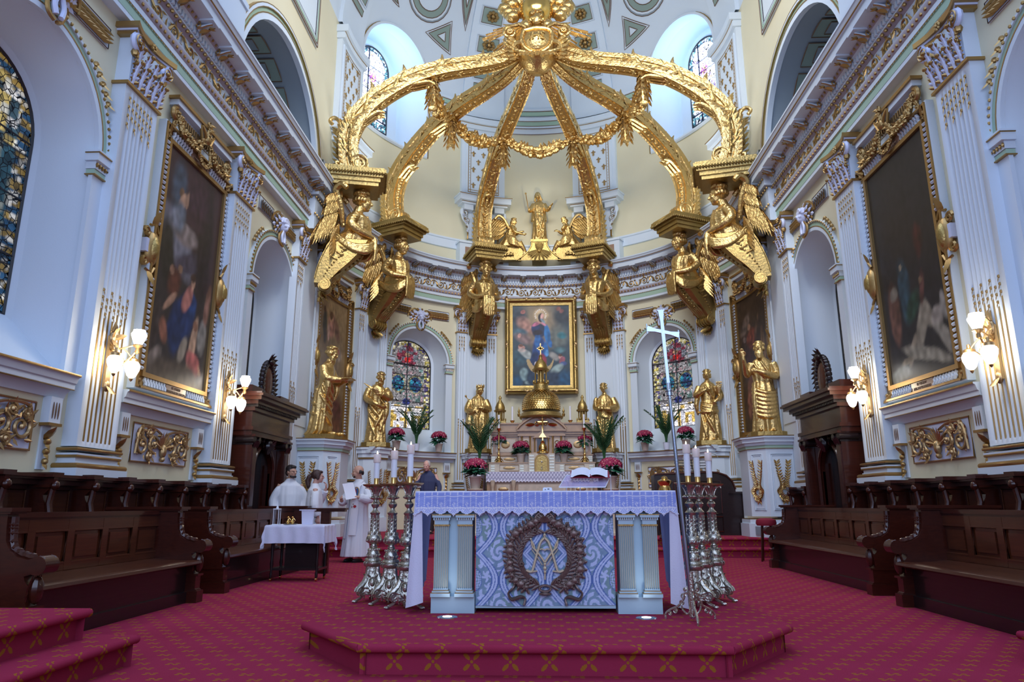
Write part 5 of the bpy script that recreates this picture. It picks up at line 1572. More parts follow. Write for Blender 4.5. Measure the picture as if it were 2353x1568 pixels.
for q in(-1,1):
 st([(q*0.,.145),(q*.03,.115),(q*.05,.06),(q*.085,-.06),(q*.1,-.105),(q*.12,-.11),(q*.145,-.1)],.011)
 st([(q*.145,-.1),(q*.12,-.115),(q*.09,-.11),(q*.06,-.105)],.007)
 st([(q*.03,.1),(q*.055,.05),(q*.072,0.),(q*.08,-.08)],.005)
 st([(q*.105,.125),(q*.085,.09),(q*.08,.06),(q*.095,.075),(q*.105,.12)],.007)
 st([(q*.08,.06),(q*.045,.02),(q*.015,-.02),(0.,-.045)],.009)
 st([(q*.105,.06),(q*.06,-0.),(q*.02,-.06)],.004)
 st([(q*0.,.05),(q*.02,.06),(q*.04,.055)],.006)
 mo.ell((q*.108,-.03,cz+.135),.009,6,4)
st([(0,-.045),(0,-.1),(0,-.17)],.007)
for z_,r_ in((.165,.012),(.15,.008),(-.055,.012),(-.085,.014),(-.115,.011)):mo.ell((0,-.028,cz+z_),(r_,.012,r_*1.2),7,5)
mo.build('gold_monogram',None,fr)
cl=thing('lace_altar_cloth','white and blue lace altar cloth with scalloped hem over the front altar','altar cloth',(.02,ALT_Y,.18))
ZT2=.925;NS=20;LW=1.035
def lace(u,v):
 X=u*NS;f=X%1.;d=abs(f-.5)
 blue=(.27,.34,.74);wh=(.74,.76,.9);c=blue
 if noise.noise(Vector((u*30,v*8,0)))>.1:c=(.33,.4,.78)
 if .03<d<.06 or(abs(d-.2-.012*sin(v*60))<.022):c=wh
 if abs(v-.78)<.02 and(.04<u<.28 or .75<u<.97):c=wh
 if v<.3 and abs((v-.17)-.1*abs(cos(pi*f)))<.03:c=wh
 if v<.26 and(int(v*46+abs(f-.5)*14))%2==0:c=wh
 g=abs(f if f<.5 else 1-f)
 if g<.12 and .25<v<.52 and sin((v*40)+(f if f<.5 else f-1)*30)>.4:c=wh
 if v>.96:c=wh
 return c
def hem(f):return .03*abs(cos(pi*f))**1.
def LP(u,v):
 f=(u*NS)%1.;zb=ZT2-.165-.024*abs(cos(pi*f))+.012
 z=lerp(zb,ZT2,v);y=-.018-.006*sin(u*50)*(1-v)-.01*(1-v)
 if v>.97:y=-.012
 return Vector((lerp(-LW,LW,u),y,z))
tint_grid(LP,20*14,30,lace,'lace_drop',DAMASK,cl)
m=MB().use(LINEN);m.box(-LW,LW,-.012,.9,ZT2-.006,ZT2+.002)
m.build('cloth_top',None,cl,False)
e=MB().use(LINEN)
for i in range(NS+1):
 x=lerp(-LW,LW,i/NS);zb=ZT2-.177
 for q in(-1,0,1):e.leaf((x,-.034,zb+.004),(q*.8,0,-1 if q==0 else-.5),.024 if q==0 else .018,.014,(0,-1,0),.1,2)
 if i<NS:
  for q in(0,1):
   for k in(.55,.8,1.):
    xc=lerp(-LW,LW,(i+q)/NS);sgn=1 if q==0 else-1
    e.tube([(xc+sgn*.05*(1-k*.1)*sin(t)*k,-.033,zb+.002+.04*k*(1-cos(t))*.55)for t in(0,.5,1.,1.5)],.0022,4)
e.build('lace_edging',None,cl)
for q in(-1,1):
 m=MB()
 def side(u,v):
  zz=lerp(.055+.1*u,ZT2,v);out=.035*(1-v)+.012*sin(u*14+1)*(1-v)
  return(q*(LW+out),-.012+.9*u,zz)
 m.use(BLUESATIN);m.grid(side,16,12)
 m.build('side_drop',None,cl)
 m=MB().use(LINEN)
 def corner(u,v):
  zz=lerp(.04,ZT2,v);w=lerp(.135,.05,v);x0=LW+.055*(1-v)
  return(q*(x0-w*u),-.018-.03*sin(pi*u)*(1-v)+.01*u,zz-0.+.04*u*(1-v))
 m.grid(corner,8,12);m.build('front_corner_fold',None,cl)
for x in(-.72,.76):
 l_=thing('floor_uplight','round recessed uplight in the carpet below the %s pilasters of the altar'%('left' if x<0 else 'right'),'uplight',(x,5.55,.18))
 m=MB().use(CHROME);m.lathe([(0.,.004),(.055,.006),(.075,.004),(.078,0.)],24);m.build('metal_ring',None,l_)
 m=MB().use(LAMPG);m.lathe([(0.,.008),(.035,.007)],16);m.build('lamp_lens',None,l_)
 sp_=spot('uplight_beam',(x,5.55,.2),(x+.02,5.72,.55),1.1,(.95,.97,1.),75,.9,.02)
bs=thing('acrylic_book_stand','clear violet-tinted acrylic book stand on the altar top','book stand',(.38,6.05,1.105))
m=MB().use(ACRYL);m.add([(-.24,-.15,.035),(.14,-.15,.035),(.21,.12,.14),(-.17,.12,.14)],[(0,1,2,3)]);m.add([(-.24,-.15,.03),(.14,-.15,.03),(.21,.12,.135),(-.17,.12,.135)],[(0,1,2,3)])
m.build('sloping_plate',None,bs,False)
m=MB().use(GLASS)
for p in([(-.17,.12,0),(-.17,.12,.14),(.21,.12,.14),(.21,.12,0)],[(-.24,-.15,.035),(-.17,.12,.14)],[(.14,-.15,.035),(.21,.12,.14)],[(-.17,.12,.004),(.21,.12,.004)],[(-.06,0.,0),(-.06,0.,.09)],[(-.24,-.15,.033),(.14,-.15,.033)]):m.tube(p,.004,5)
m.mats=[WHITEGLOSS];m.build('polished_edges',None,bs)
bk=thing('open_book','open missal with white pages lying on the acrylic stand','book',(.405,6.11,1.245),0.)
m=MB().use(PAPER)
for q in(-1,1):
 m.grid(lambda u,v:(q*u*.155+.05*(v-.5)*.4,(v-.5)*.2,.012+.026*sin(pi*min(1,u*1.15))**.6*(1-.25*u)+(v-.5)*.07),10,2)
m.build('pages',None,bk)
m=MB().use(REDCUSH);m.add([(-.165,-.105,-.03),(.165,-.105,-.03),(.175,.105,.044),(-.155,.105,.044)],[(0,1,2,3)]);m.tube([(0.,-.1,0.),(.01,-.12,-.02),(.03,-.125,-.03)],.004,5);m.build('cover_and_ribbon',None,bk,False)
pp=MB().use(PAPER);pp.add([(0,0,0.),(.16,0.,0.),(.2,.1,.006),(.03,.1,.004)],[(0,1,2,3)]);pp.box(0,.16,0,.09,0.,.002)
tag(pp.build('paper_sheet',None,None,False,loc=(.4,5.92,1.108)),'sheet of paper on the altar under the acrylic stand','paper')
bx_=thing('white_box','small white plastic device with dark buttons on the altar cloth','device',(.045,6.,1.107))
m=MB().use(WHITEGLOSS);m.prism([(-.04,0),(.04,0),(.038,.026),(.03,.032),(-.03,.032),(-.038,.026)],-.02,.03);m.build('casing',None,bx_)
m=MB().use(BLACK);m.box(-.022,-.014,-.023,-.019,.012,.018);m.box(0.,.016,-.023,-.019,.016,.022);m.build('buttons',None,bx_,False)
# TALL CANDLESTICKS
def candlestick(label,loc,rz,dh):
 root=thing('floor_candlestick',label,'candlestick',loc,rz,'ornate silvered floor candlesticks beside the altar')
 b=MB().use(SILVER)
 for k in range(3):
  a=2*pi*k/3-pi/2+pi/3
  R_=Matrix.Rotation(a-pi/2+pi/2,4,'Z')
  b.push(Matrix.Rotation(a,4,'Z'))
  b.tube(spline([(.045,0,.31),(.05,0,.24),(.075,0,.17),(.115,0,.13),(.135,0,.095)],5),[.022]*8+[.026]*20,8)
  sp=spiral((.115,.09),.042,1.7,0,18,1,.008)
  for e in(-1,1):b.tube([(p,e*.02,q)for p,q in sp],.01,5)
  b.tube([(.115,-.028,.09),(.115,.028,.09)],.028,10)
  b.tube(spline([(.12,0,.075),(.1,0,.05),(.125,0,.03),(.155,0,.018)],4),[.018,.016,.015,.014,.014,.014,.013,.013,.013,.013,.013,.013,.013],6)
  for e in(-1,0,1):b.ell((.165,e*.014,.012),(.02,.009,.012),6,5)
  sp=spiral((.062,.315),.02,1.3,pi/2,10,-1,.005)
  for e in(-1,1):b.tube([(p,e*.018,q)for p,q in sp],.007,5)
  b.tube([(.062,-.022,.315),(.062,.022,.315)],.015,8)
  b.pop()
  b.push(Matrix.Rotation(a+pi/3,4,'Z'))
  pl=[]
  for z,x,w in((.06,.065,.085),(.09,.072,.085),(.13,.06,.07),(.18,.045,.05),(.24,.034,.038),(.3,.032,.036)):
   pl.append([(x,-w,z),(x+.006,-w*.5,z),(x+.01,0,z),(x+.006,w*.5,z),(x,w,z),(0,w*.5,z),(0,-w*.5,z)])
  b.loft(pl)
  b.ell((.062,0,.16),(.016,.024,.038),10,8);b.tube([(.066,.032*cos(2*pi*i/14),.16+.048*sin(2*pi*i/14))for i in range(14)],.0055,5,closed=True)
  for i in range(7):b.leaf((.078,0,.075),(.1,sin((i-3)*.5),-.3+cos((i-3)*.5)),.05,.018,(1,0,0),.4,3)
  for i in range(4):b.ell((.076,0,.055-i*.01),.008,5,4)
  for e in(-1,1):b.leaf((.055,e*.012,.2),(0,e,.9),.05,.018,(1,0,0),.3,3);b.leaf((.07,e*.02,.11),(0,e,.3),.05,.022,(1,0,0),.3,3)
  b.ell((.05,0,.25),.008,6,5)
  b.pop()
 b.build('scrolled_tripod_base',None,root)
 s=MB().use(SILVER)
 s.lathe([(0.,.29),(.05,.29),(.075,.3),(.085,.315),(.083,.33),(.07,.335),(.076,.345),(.07,.36),(.055,.365),(.058,.39),(.05,.42),(.036,.445),(.028,.45),(.034,.455),(.034,.462),(.026,.468),(.024,.48),(.055,.492),(.066,.51),(.068,.535),(.058,.56),(.044,.575),(.037,.6),(.034,.66),(.033,.73),(.042,.742),(.044,.752),(.034,.76),(.022,.775),(.018,.79),(.034,.808),(.038,.825),(.028,.842),(.018,.85),(.017,.862),(.045,.872),(.052,.882),(.045,.893),(.03,.9),(.033,.92),(.045,.95),(.068,.975),(.07,.98),(0.,.98)],24)
 for i in range(12):
  a=2*pi*i/12;c_,s_=cos(a),sin(a)
  s.ell((.063*c_,.063*s_,.515),(.012,.012,.018),5,4);s.ell((.055*c_,.055*s_,.385),(.01,.01,.013),5,4)
  s.leaf((.055*c_,.055*s_,.545),(-.2*c_,-.2*s_,1),.05,.022,(c_,s_,0),.2,3)
  s.ell((.049*c_,.049*s_,.882),.008,5,4)
 for i in range(6):
  a=2*pi*i/6;c_,s_=cos(a),sin(a)
  s.tube([(.036*c_,.036*s_,.6),(.0345*c_,.0345*s_,.73)],.005,5)
  for j in range(3):s.ell((.036*cos(a+.5),.036*sin(a+.5),.62+j*.035),(.008,.008,.012),5,4)
  s.tube(spline([(.028*c_,.028*s_,.9),(.036*c_,.036*s_,.93),(.06*c_,.06*s_,.97),(.088*c_,.088*s_,.975),(.092*c_,.092*s_,.962)],3),[.014]*4+[.011]*9,6,flat=.6)
  for j in range(3):s.ell((.04*c_+.012*cos(j*2),.04*s_+.012*sin(j*2),.435),.011,5,4)
 s.build('stem',None,root)
 d=MB().use(BRONZE);d.lathe([(0.,.975),(.1,.982),(.118,.992),(.12,1.),(.112,.998),(0.,.992)],28);d.build('drip_dish',None,root)
 c=MB().use(BRASS);c.lathe([(0.,.99),(.024,.99),(.022,1.),(.022,1.06),(0.,1.06)],16);c.build('brass_socket',None,root)
 c=MB().use(WAXW);c.lathe([(0.,1.055),(.026,1.055),(.026,1.225+dh),(0.,1.225+dh)],20);ct=c.build('candle_tube',None,root)
 c=MB().use(WAX);z=1.225+dh
 c.lathe([(0.,z),(.032,z),(.033,z+.004),(.033,z+.07),(.028,z+.077),(.006,z+.074),(0.,z+.074)],20);w_=c.build('wax_candle',None,root)
 c=MB().use(FLAME);c.lathe([(0.,z+.074),(.005,z+.08),(.006,z+.086),(.003,z+.098),(0.,z+.106)],10);c.build('flame',None,w_)
 return root
CS=[(-1.5,6.42,.25,-.03,'left, outermost of the three left of the altar'),(-1.305,6.24,.1,-.012,'middle one of the three left of the altar'),(-1.12,6.02,0.,.02,'innermost of the three left of the altar, beside the cloth'),(1.235,6.1,.1,.018,'innermost of the three right of the altar, behind the processional cross'),(1.365,6.33,-.1,0.,'middle one of the three right of the altar'),(1.52,6.55,-.2,-.02,'outermost of the three right of the altar')]
for x,y,r,dh,l in CS:
 candlestick('silvered floor candlestick, '+l,(x,y,.18),r,dh)
# PROCESSIONAL CROSS
pc=thing('processional_cross_stand','ornate metal tripod stand right of the altar holding the processional cross','cross stand',(1.075,5.42,.18))
m=MB().use(SILVER)
m.lathe([(.022,.03),(.024,.03),(.024,.2),(.026,.2),(.026,.21),(.02,.21),(.02,.34),(.018,.34)],16)
m.build('socket_tube',None,pc)
for k,a in enumerate((radians(-92),radians(150),radians(28))):
 L=MB().use(SILVER);L.push(Matrix.Rotation(a,4,'Z'))
 L.tube(spline([(.022,0,.19),(.05,0,.185),(.06,0,.15),(.1,0,.1),(.16,0,.07),(.195,0,.045),(.205,0,.02),(.205,0,0.)],5),.0085,6)
 L.tube(spline([(.022,0,.06),(.04,0,.045),(.07,0,.07),(.08,0,.1)],5),.007,6)
 for c_,r_,a0,dr in(((.062,.165),.022,pi,-1),((.075,.12),.018,0,1),((.13,.06),.018,pi/2,1),((.17,.04),.014,pi/2,1),((.045,.215),.014,-pi/2,1)):
  sp=spiral(c_,r_,1.4,a0,12,dr,.004);L.tube([(p,0,q)for p,q in sp],.0055,5)
 for z in(0.,.014):L.ell((.205,0,z+.006),.009,7,5)
 L.pop();L.build('leg',None,pc)
cr=thing('processional_cross','tall plain steel processional cross leaning in its stand right of the altar','cross',(1.075,5.42,.2))
top=Vector((-.118,0.,2.33));ax=top.normalized()
m=MB().use(CHROME)
m.tube([ax*0.,ax*.6,ax*1.2,ax*1.72],.0145,14);m.tube([ax*.3,ax*.56],.0185,14)
for t,r in((1.1,.018),(1.12,.02)):m.tube([ax*t,ax*(t+.012)],r,14)
m.tube([ax*1.62,ax*1.65],.03,14);m.tube([ax*1.655,ax*1.665],.034,14);m.tube([ax*1.6,ax*1.605],.024,14)
m.build('staff',None,cr)
m=MB().use(CHROME)
side=Vector((.97,-.1,-.24)).normalized()
def bar(a,b,w0,w1,th=.01):
 d=(b-a).normalized();n=Vector((0,-1,0));sd=d.cross(n).normalized()
 rings=[[p+sd*w*i+n*th*j for i,j in((-1,-1),(1,-1),(1,1),(-1,1))]for p,w in((a,w0),((a+b)/2,w0*.9),(b,w1))]
 m.loft([[tuple(q)for q in r]for r in rings])
C0=ax*2.13
bar(ax*1.67,C0,.012,.014);bar(C0,ax*2.3,.014,.022);bar(ax*2.3,ax*2.31,.03,.03)
for q in(-1,1):bar(C0,C0+side*q*.125,.014,.024);e=C0+side*q*.125;m.tube([e-ax*.04,e+ax*.04],.006,6)
m.build('cross_head',None,cr)
# CREDENCE TABLE
ct=thing('credence_table','small dark wheeled table in front of the left bench','table',(-3.36,9.95,0))
m=MB().use(WOOD);m.box(-.36,.36,-.22,.24,.7,.725);m.box(-.32,.32,-.18,.2,.6,.7);m.build('table_top',None,ct,False)
m=MB().use(DARKWOOD);m.box(-.16,.3,-.1,.16,.16,.6);m.box(-.32,.34,-.18,.2,.14,.17);m.build('cabinet_shelf',None,ct,False)
for sx in(-.31,.31):
 for sy in(-.17,.19):
  m=MB().use(DARKWOOD);m.lathe([(.018,.045),(.022,.1),(.014,.14),(.026,.22),(.018,.28),(.024,.45),(.02,.6)],10,c=(sx,sy,0));lg=m.build('leg',None,ct)
  m=MB().use(BRASS);m.tube([(sx-.012,sy,.024),(sx+.012,sy,.024)],.024,12);m.build('caster',None,lg)
tc=thing('linen_table_cloth','crumpled white linen cloth hanging over the wheeled credence table','tablecloth',(-3.36,9.95,0))
m=MB().use(LINEN)
def clothf(u,v):
 x=(u-.5)*1.3;y=(v-.5)*1.;hx,hy=.4,.25
 ox=max(0,abs(x)-hx);oy=max(0,abs(y)-hy);fold=.018*sin(x*34)*min(1,oy*8)+.018*sin(y*38+1)*min(1,ox*8)
 drop=min(.36,max(ox,oy)*.95+min(ox,oy)*.55)
 X=(hx+.012+fold*.6+ox*.06)*(1 if x>0 else-1)if ox>0 else x
 Y=(hy+.012+fold*.6+oy*.06)*(1 if y>0 else-1)if oy>0 else y
 return(X,Y,.735-drop+.004*noise.noise(Vector((x*9,y*9,0))))
m.grid(clothf,72,56);m.build('draped_sheet',None,tc)
it=thing('tall_glass_lantern','tall narrow clear glass candle holder on the credence table','candle holder',(-3.66,9.82,.735))
m=MB().use(WHITEGLOSS)
for q in((-1,-1),(1,-1),(1,1),(-1,1)):m.box(q[0]*.035-.004,q[0]*.035+.004,q[1]*.035-.004,q[1]*.035+.004,0,.22)
m.box(-.045,.045,-.045,.045,0,.012);m.box(-.042,.042,-.042,.042,.205,.22);m.lathe([(.02,.22),(.012,.25),(0.,.26)],8);m.build('holder_frame',None,it,False)
m=MB().use(GLASS);m.box(-.033,.033,-.033,.033,.012,.205);m.build('glass_panes',None,it,False)
it=thing('napkin_stand','white cloth folded over an upright stand on the credence table','napkin',(-3.24,9.9,.735))
m=MB().use(LINEN);m.prism([(-.085,0.),(.06,0.),(.075,.19),(-.1,.19)],-.02,.02);m.box(-.13,.09,-.03,.03,.19,.205);m.build('folded_cloth',None,it,False)
it=thing('cruet_set','gold and glass cruet pair on a silver plate on the credence table','cruets',(-3.46,9.8,.735))
m=MB().use(SILVER);m.lathe([(0.,.004),(.08,.006),(.1,.014),(0.,.01)],20);m.build('plate',None,it)
for x in(-.03,.03):
 m=MB().use(BRASS);m.lathe([(0.,.012),(.018,.012),(.028,.04),(.012,.075),(.016,.1),(0.,.115)],12,c=(x,0,0));m.tube([(x+.02,0,.04),(x+.04,0,.06),(x+.014,0,.09)],.004,5);m.build('cruet',None,it)
it=thing('small_lectern_top','narrow reddish wooden ledge standing behind the credence table','ledge',(-3.3,10.9,0))
m=MB().use(WOOD);m.box(-.32,.32,-.08,.08,.93,.955);m.box(-.3,.3,-.06,.06,.9,.93);m.build('ledge_board',None,it,False)
m=MB().use(WOOD);m.box(-.07,.07,-.04,.04,0.,.9);m.build('upright',None,it,False)
# FIGURES
def head(mb,c,r=.105,yaw=0.,pitch=0.,beard=0.,hair=1,veil=False,roll=0.):
 """face towards -y; r = half head width"""
 M=Matrix.Translation(Vector(c))@Matrix.Rotation(yaw,4,'Z')@Matrix.Rotation(pitch,4,'X')@Matrix.Rotation(roll,4,'Y')@Matrix.Scale(r/.1,4)
 mb.push(M)
 mb.ell((0,.012,.025),(.078,.098,.095),16,12)
 mb.ell((0,-.035,-.035),(.062,.06,.085),14,10)
 mb.ell((0,-.062,-.092),(.03,.03,.024),10,8)
 mb.tube([(0,-.092,.012),(0,-.112,-.028),(0,-.098,-.036)],[.01,.016,.01],8)
 for q in(-1,1):
  mb.ell((q*.03,-.083,.02),(.026,.014,.009),8,6)
  mb.ell((q*.034,-.072,-.025),(.024,.02,.022),8,6)
  mb.ell((q*.029,-.08,.002),(.013,.01,.008),8,6)
  mb.ell((q*.077,.005,-.005),(.012,.02,.03),8,6)
 mb.ell((0,-.088,-.062),(.022,.012,.0075),8,6)
 if beard:
  for i in range(9):
   a=(i-4)*.33;x=.058*sin(a);y=-.045-.035*cos(a)
   mb.tube([(x,y,-.055),(x*.95,y-.012,-.1),(x*.55,y-.012,-.1-.1*beard)],[.016,.02,.007],6)
 if hair:
  for i in range(34):
   a=2*pi*i/17+(.18 if i>16 else 0);el=.55 if i<17 else 1.05
   if sin(a)<-.35 and el<.8:continue
   x,y,z=.088*cos(a)*cos(el),.012+.104*sin(a)*cos(el),.028+.095*sin(el)
   mb.ell((x*1.05,y*1.05,z),(.027,.027,.025),6,5)
  for i in range(11):
   a=radians(-25+230*i/10);mb.ell((.084*cos(a),.015+.09*sin(a),0.),(.022,.022,.034),6,5)
   if hair>1:mb.ell((.08*cos(a),.02+.088*sin(a),-.05),(.024,.024,.04),6,5)
 if veil:
  mb.ell((0,.03,.03),(.098,.105,.105),14,10)
  for q in(-1,1):mb.tube([(q*.08,0.,.03),(q*.095,.01,-.06),(q*.12,.03,-.16)],[.03,.03,.045],8)
 mb.pop()
def hand(mb,w,d,n,s=1.,curl=.4,thumb=1):
 """w wrist, d direction of the fingers, n back-of-hand normal"""
 w=Vector(w);d=Vector(d).normalized();n=Vector(n).normalized();n=(n-d*n.dot(d)).normalized();sd=d.cross(n)
 Mx=Matrix((sd,d,n)).transposed().to_4x4();Mx.translation=w
 mb.push(Mx@Matrix.Scale(s,4))
 mb.tube([(0,-.02,0),(0,.03,0),(0,.085,0)],[.026,.034,.036],8,flat=.55,up=(0,0,1))
 for i,(x,L)in enumerate(((-.028,.062),(-.01,.074),(.01,.07),(.028,.055))):
  c=curl*(.8+.15*i);p=Vector((x,.08,0));a=0.;P=[p.copy()]
  for k in(.45,.32,.23):a+=c;p=p+Vector((x*.04,cos(a),-sin(a)))*L*k;P.append(p.copy())
  mb.tube(P,[.0105,.0098,.009,.0075],6)
 mb.tube([(thumb*.022,.015,-.004),(thumb*.046,.04,-.012),(thumb*.05,.068,-.02),(thumb*.044,.088,-.026)],[.014,.012,.011,.008],6)
 mb.pop()
def robe(mb,tab,n=48,nf=9,seed=0.,amp=1.,lean=None,z0=0.):
 """tab: (z, cx, cy, rx, ry, fold depth)"""
 rings=[]
 zs=[tab[0][0]]
 for(a,b)in zip(tab,tab[1:]):
  k=max(1,int((b[0]-a[0])/.05));zs+=[lerp(a[0],b[0],i/k)for i in range(1,k+1)]
 cols=[[(t[0],t[j])for t in tab]for j in range(1,6)]
 for z in zs:
  cx,cy,rx,ry,fd=(interp(c,z)for c in cols);R=[]
  for i in range(n):
   a=2*pi*i/n
   f=fd*amp*(.55*sin(nf*a+seed+z*1.3)+.35*sin((nf*2-3)*a+seed*2.1-z*2.)+.25*noise.noise(Vector((cos(a)*2.2,sin(a)*2.2,z*2.5+seed))))
   R.append((cx+(rx+f)*cos(a),cy+(ry+f)*sin(a),z+z0))
  rings.append(R)
 mb.loft(rings)
def drape(mb,tab,a0,z0,a1,z1,r=.022,sag=.06,off=.01,n=12):
 """ridge of cloth running round the body from (angle a0, z0) to (a1, z1); angle 0 = +x, -90 = front"""
 cols=[[(t[0],t[j])for t in tab]for j in range(1,5)];P=[]
 for i in range(n+1):
  t=i/n;a=radians(lerp(a0,a1,t));z=lerp(z0,z1,t)-sag*sin(pi*t)
  cx,cy,rx,ry=(interp(c,z)for c in cols)
  P.append((cx+(rx+off)*cos(a),cy+(ry+off)*sin(a),z))
 mb.tube(P,[r*(.45+.75*sin(pi*(.08+.84*i/n)))for i in range(n+1)],7)
def limb(mb,pts,rs,k=4):
 P=spline(pts,k);n=len(P);m=len(rs)-1
 mb.tube(P,[interp([(j/m,r)for j,r in enumerate(rs)],i/(n-1))for i in range(n)],10)
def fold_sleeve(mb,a,b,r,n=3):
 a,b=Vector(a),Vector(b);d=b-a
 for i in range(n):
  t=(i+.5)/n;p=a+d*t;o=d.orthogonal().normalized()
  q=d.normalized().cross(o)
  mb.tube([p+o*r*cos(x)+q*r*sin(x)+d*.1*sin(x)for x in(0,1,2,3,4)],r*.22,5)
RB=[(0.,0,0,.26,.22,.03),(.08,0,0,.25,.21,.03),(.45,0,0.,.215,.18,.026),(.85,0,0.,.205,.165,.018),(1.02,0,.01,.175,.135,.01),(1.22,0,.01,.205,.14,.008),(1.36,0,.02,.215,.13,.006),(1.45,0,.02,.15,.1,.004),(1.51,0,.015,.065,.062,0),(1.57,0,.01,.055,.055,0)]
def statue_base(mb,w=.34,h=.11):
 mb.prism([(-w,-w*.6),(-w*.6,-w*.85),(w*.6,-w*.85),(w,-w*.6),(w,w*.7),(-w,w*.7)],-h,0,'xy')
def statue(kind,label,loc,rz,height=1.86):
 """carved gilt saint standing on a gilt base"""
 root=thing('gilt_statue',label,'statue',loc,rz)
 m=MB();sc=(height-.1)/1.8
 m.push(Matrix.Translation((0,0,.1))@Matrix.Scale(sc,4))
 tab=[list(t)for t in RB]
 if kind=='elder':
  for t in tab:t[1]+=-.05*sin(t[0]*2);t[2]+=.12*(1-t[0]/1.5)*.6-(.05 if t[0]>1 else 0)
  tab[0][3]=.34;tab[1][3]=.33;tab[0][2]+=.06
  robe(m,tab,56,8,1.,1.2)
  head(m,(-.01,-.09,1.67),.125,0,.35,beard=2.4,hair=1)
  limb(m,[(-.2,0,1.38),(-.25,-.1,1.13),(-.13,-.36,1.1)],[.085,.095,.06]);limb(m,[(.2,0,1.38),(.26,-.12,1.13),(.12,-.38,1.14)],[.085,.1,.06])
  hand(m,(-.12,-.36,1.1),(.3,-1,0),(0,0,-1),1.1,.3);hand(m,(.11,-.38,1.14),(-.3,-1,.1),(0,0,1),1.1,.3,-1)
  m.box(-.16,.14,-.58,-.36,1.12,1.145)
  for(a0,z0,a1,z1,r,sg_)in((-170,1.3,-20,.8,.035,.1),(-175,1.15,-10,.66,.035,.12),(-180,.98,-20,.52,.03,.1),(-170,.8,-30,.35,.03,.08),(20,1.3,150,.9,.03,.1),(10,1.05,170,.6,.03,.12),(0,.8,180,.4,.03,.1),(-150,.5,-60,.15,.03,.05)):drape(m,tab,a0,z0,a1,z1,r,sg_)
  for q in(-1,1):limb(m,[(q*.24,-.12,1.18),(q*.25,-.14,.95),(q*.22,-.1,.72)],[.07,.06,.02])
  m.ell((.06,-.3,.03),(.05,.12,.04));m.ell((-.12,-.22,.03),(.05,.1,.04))
 elif kind=='raised':
  robe(m,tab,56,8,2.,1.2)
  head(m,(-.03,-.03,1.68),.118,-.3,-.05,beard=.9,hair=1)
  limb(m,[(-.19,0,1.38),(-.3,-.06,1.14),(-.36,-.22,1.36),(-.38,-.26,1.48)],[.085,.065,.045,.03]);hand(m,(-.38,-.26,1.47),(-.15,-.15,1),(.2,1,.1),1.2,.15,-1)
  limb(m,[(.2,0,1.38),(.26,-.05,1.12),(.02,-.24,1.14),(-.12,-.22,1.2)],[.095,.085,.06,.04]);hand(m,(-.1,-.22,1.19),(-1,-.1,.3),(0,-1,0),1.1,.4)
  for i in range(7):drape(m,tab,-195+i*3,1.-i*.09,15-i*3,.86-i*.07,.034,.16)
  for i in range(5):drape(m,tab,0,.95-i*.13,170,.95-i*.14,.03,.1)
  drape(m,tab,-100,1.42,-40,1.05,.02,.02);drape(m,tab,-140,1.4,-80,1.05,.02,.02);limb(m,[(-.17,-.1,1.),(-.21,-.13,.6),(-.19,-.14,.25)],[.035,.035,.02])
  m.ell((-.16,-.26,.03),(.05,.12,.035));m.ell((.1,-.22,.03),(.05,.1,.035))
 elif kind=='palm':
  robe(m,tab,56,8,3.,1.1)
  head(m,(.07,-.06,1.66),.12,.35,.45,beard=.9,hair=1)
  limb(m,[(.2,0,1.38),(.3,-.1,1.16),(.08,-.27,1.22)],[.1,.11,.07]);hand(m,(.08,-.26,1.22),(-1,-.1,.1),(0,-1,0),1.1,.5)
  limb(m,[(-.2,0,1.38),(-.27,-.06,1.12),(-.06,-.26,.98),(.1,-.24,.9)],[.09,.09,.06,.04]);hand(m,(.05,-.25,.93),(.9,0,-.4),(0,-1,0),1.1,.5)
  m.ell((.25,-.14,1.2),(.13,.12,.16))
  for i in range(6):
   t=-.1+.05*i;m.leaf((-.02,-.28,1.22),(-.75+.18*i,-.1,1.-.08*i),.34-.03*i,.07,(0,-1,0),.05,4);m.tube([(-.02,-.27,1.2),(-.3+t,-.27,1.5-.02*i)],[.018,.008],5)
  m.tube([(-.1,-.27,1.3),(.22,-.24,.9)],.016,6)
  for(a0,z0,a1,z1,r,sg_)in((-190,1.28,-60,.6,.04,.06),(-200,1.05,-70,.45,.035,.05),(-30,1.,-100,.4,.045,.02),(-10,1.05,-70,.3,.04,.02),(10,1.1,-40,.25,.035,.02),(-160,.75,-90,.15,.03,.02),(30,1.2,160,.7,.03,.1),(20,.9,170,.4,.03,.1)):drape(m,tab,a0,z0,a1,z1,r,sg_)
  limb(m,[(.22,-.12,1.02),(.23,-.14,.75),(.18,-.12,.5)],[.09,.07,.03])
  m.ell((.02,-.26,.03),(.05,.11,.035));m.ell((-.14,-.22,.03),(.05,.1,.035))
 elif kind=='crowned':
  tab[4][3]=.2
  robe(m,tab,56,9,4.,1.1);robe(m,[(.68,-.02,.03,.33,.2,.03),(1.,0,.03,.3,.19,.02),(1.3,0,.03,.25,.165,.012),(1.42,0,.02,.17,.12,0)],48,8,2)
  head(m,(.06,-.05,1.64),.105,.6,.4,hair=2)
  for i in range(9):
   a=2*pi*i/9;c_=Vector((.05+.095*cos(a),-.03+.095*sin(a),1.72));m.tube([c_,c_+Vector((.02*cos(a)+.015,.02*sin(a),.1))],[.034,.006],6)
  m.lathe([(.098,-.03),(.108,0.),(.112,.04),(.1,.045)],18,c=(.05,-.03,1.71));m.ell((.05,-.03,1.72),(.1,.1,.04))
  limb(m,[(-.2,0,1.36),(-.29,-.08,1.08),(-.1,-.25,1.02)],[.09,.1,.06]);hand(m,(-.1,-.25,1.02),(1,-.1,.2),(0,-1,0),1.1,.6)
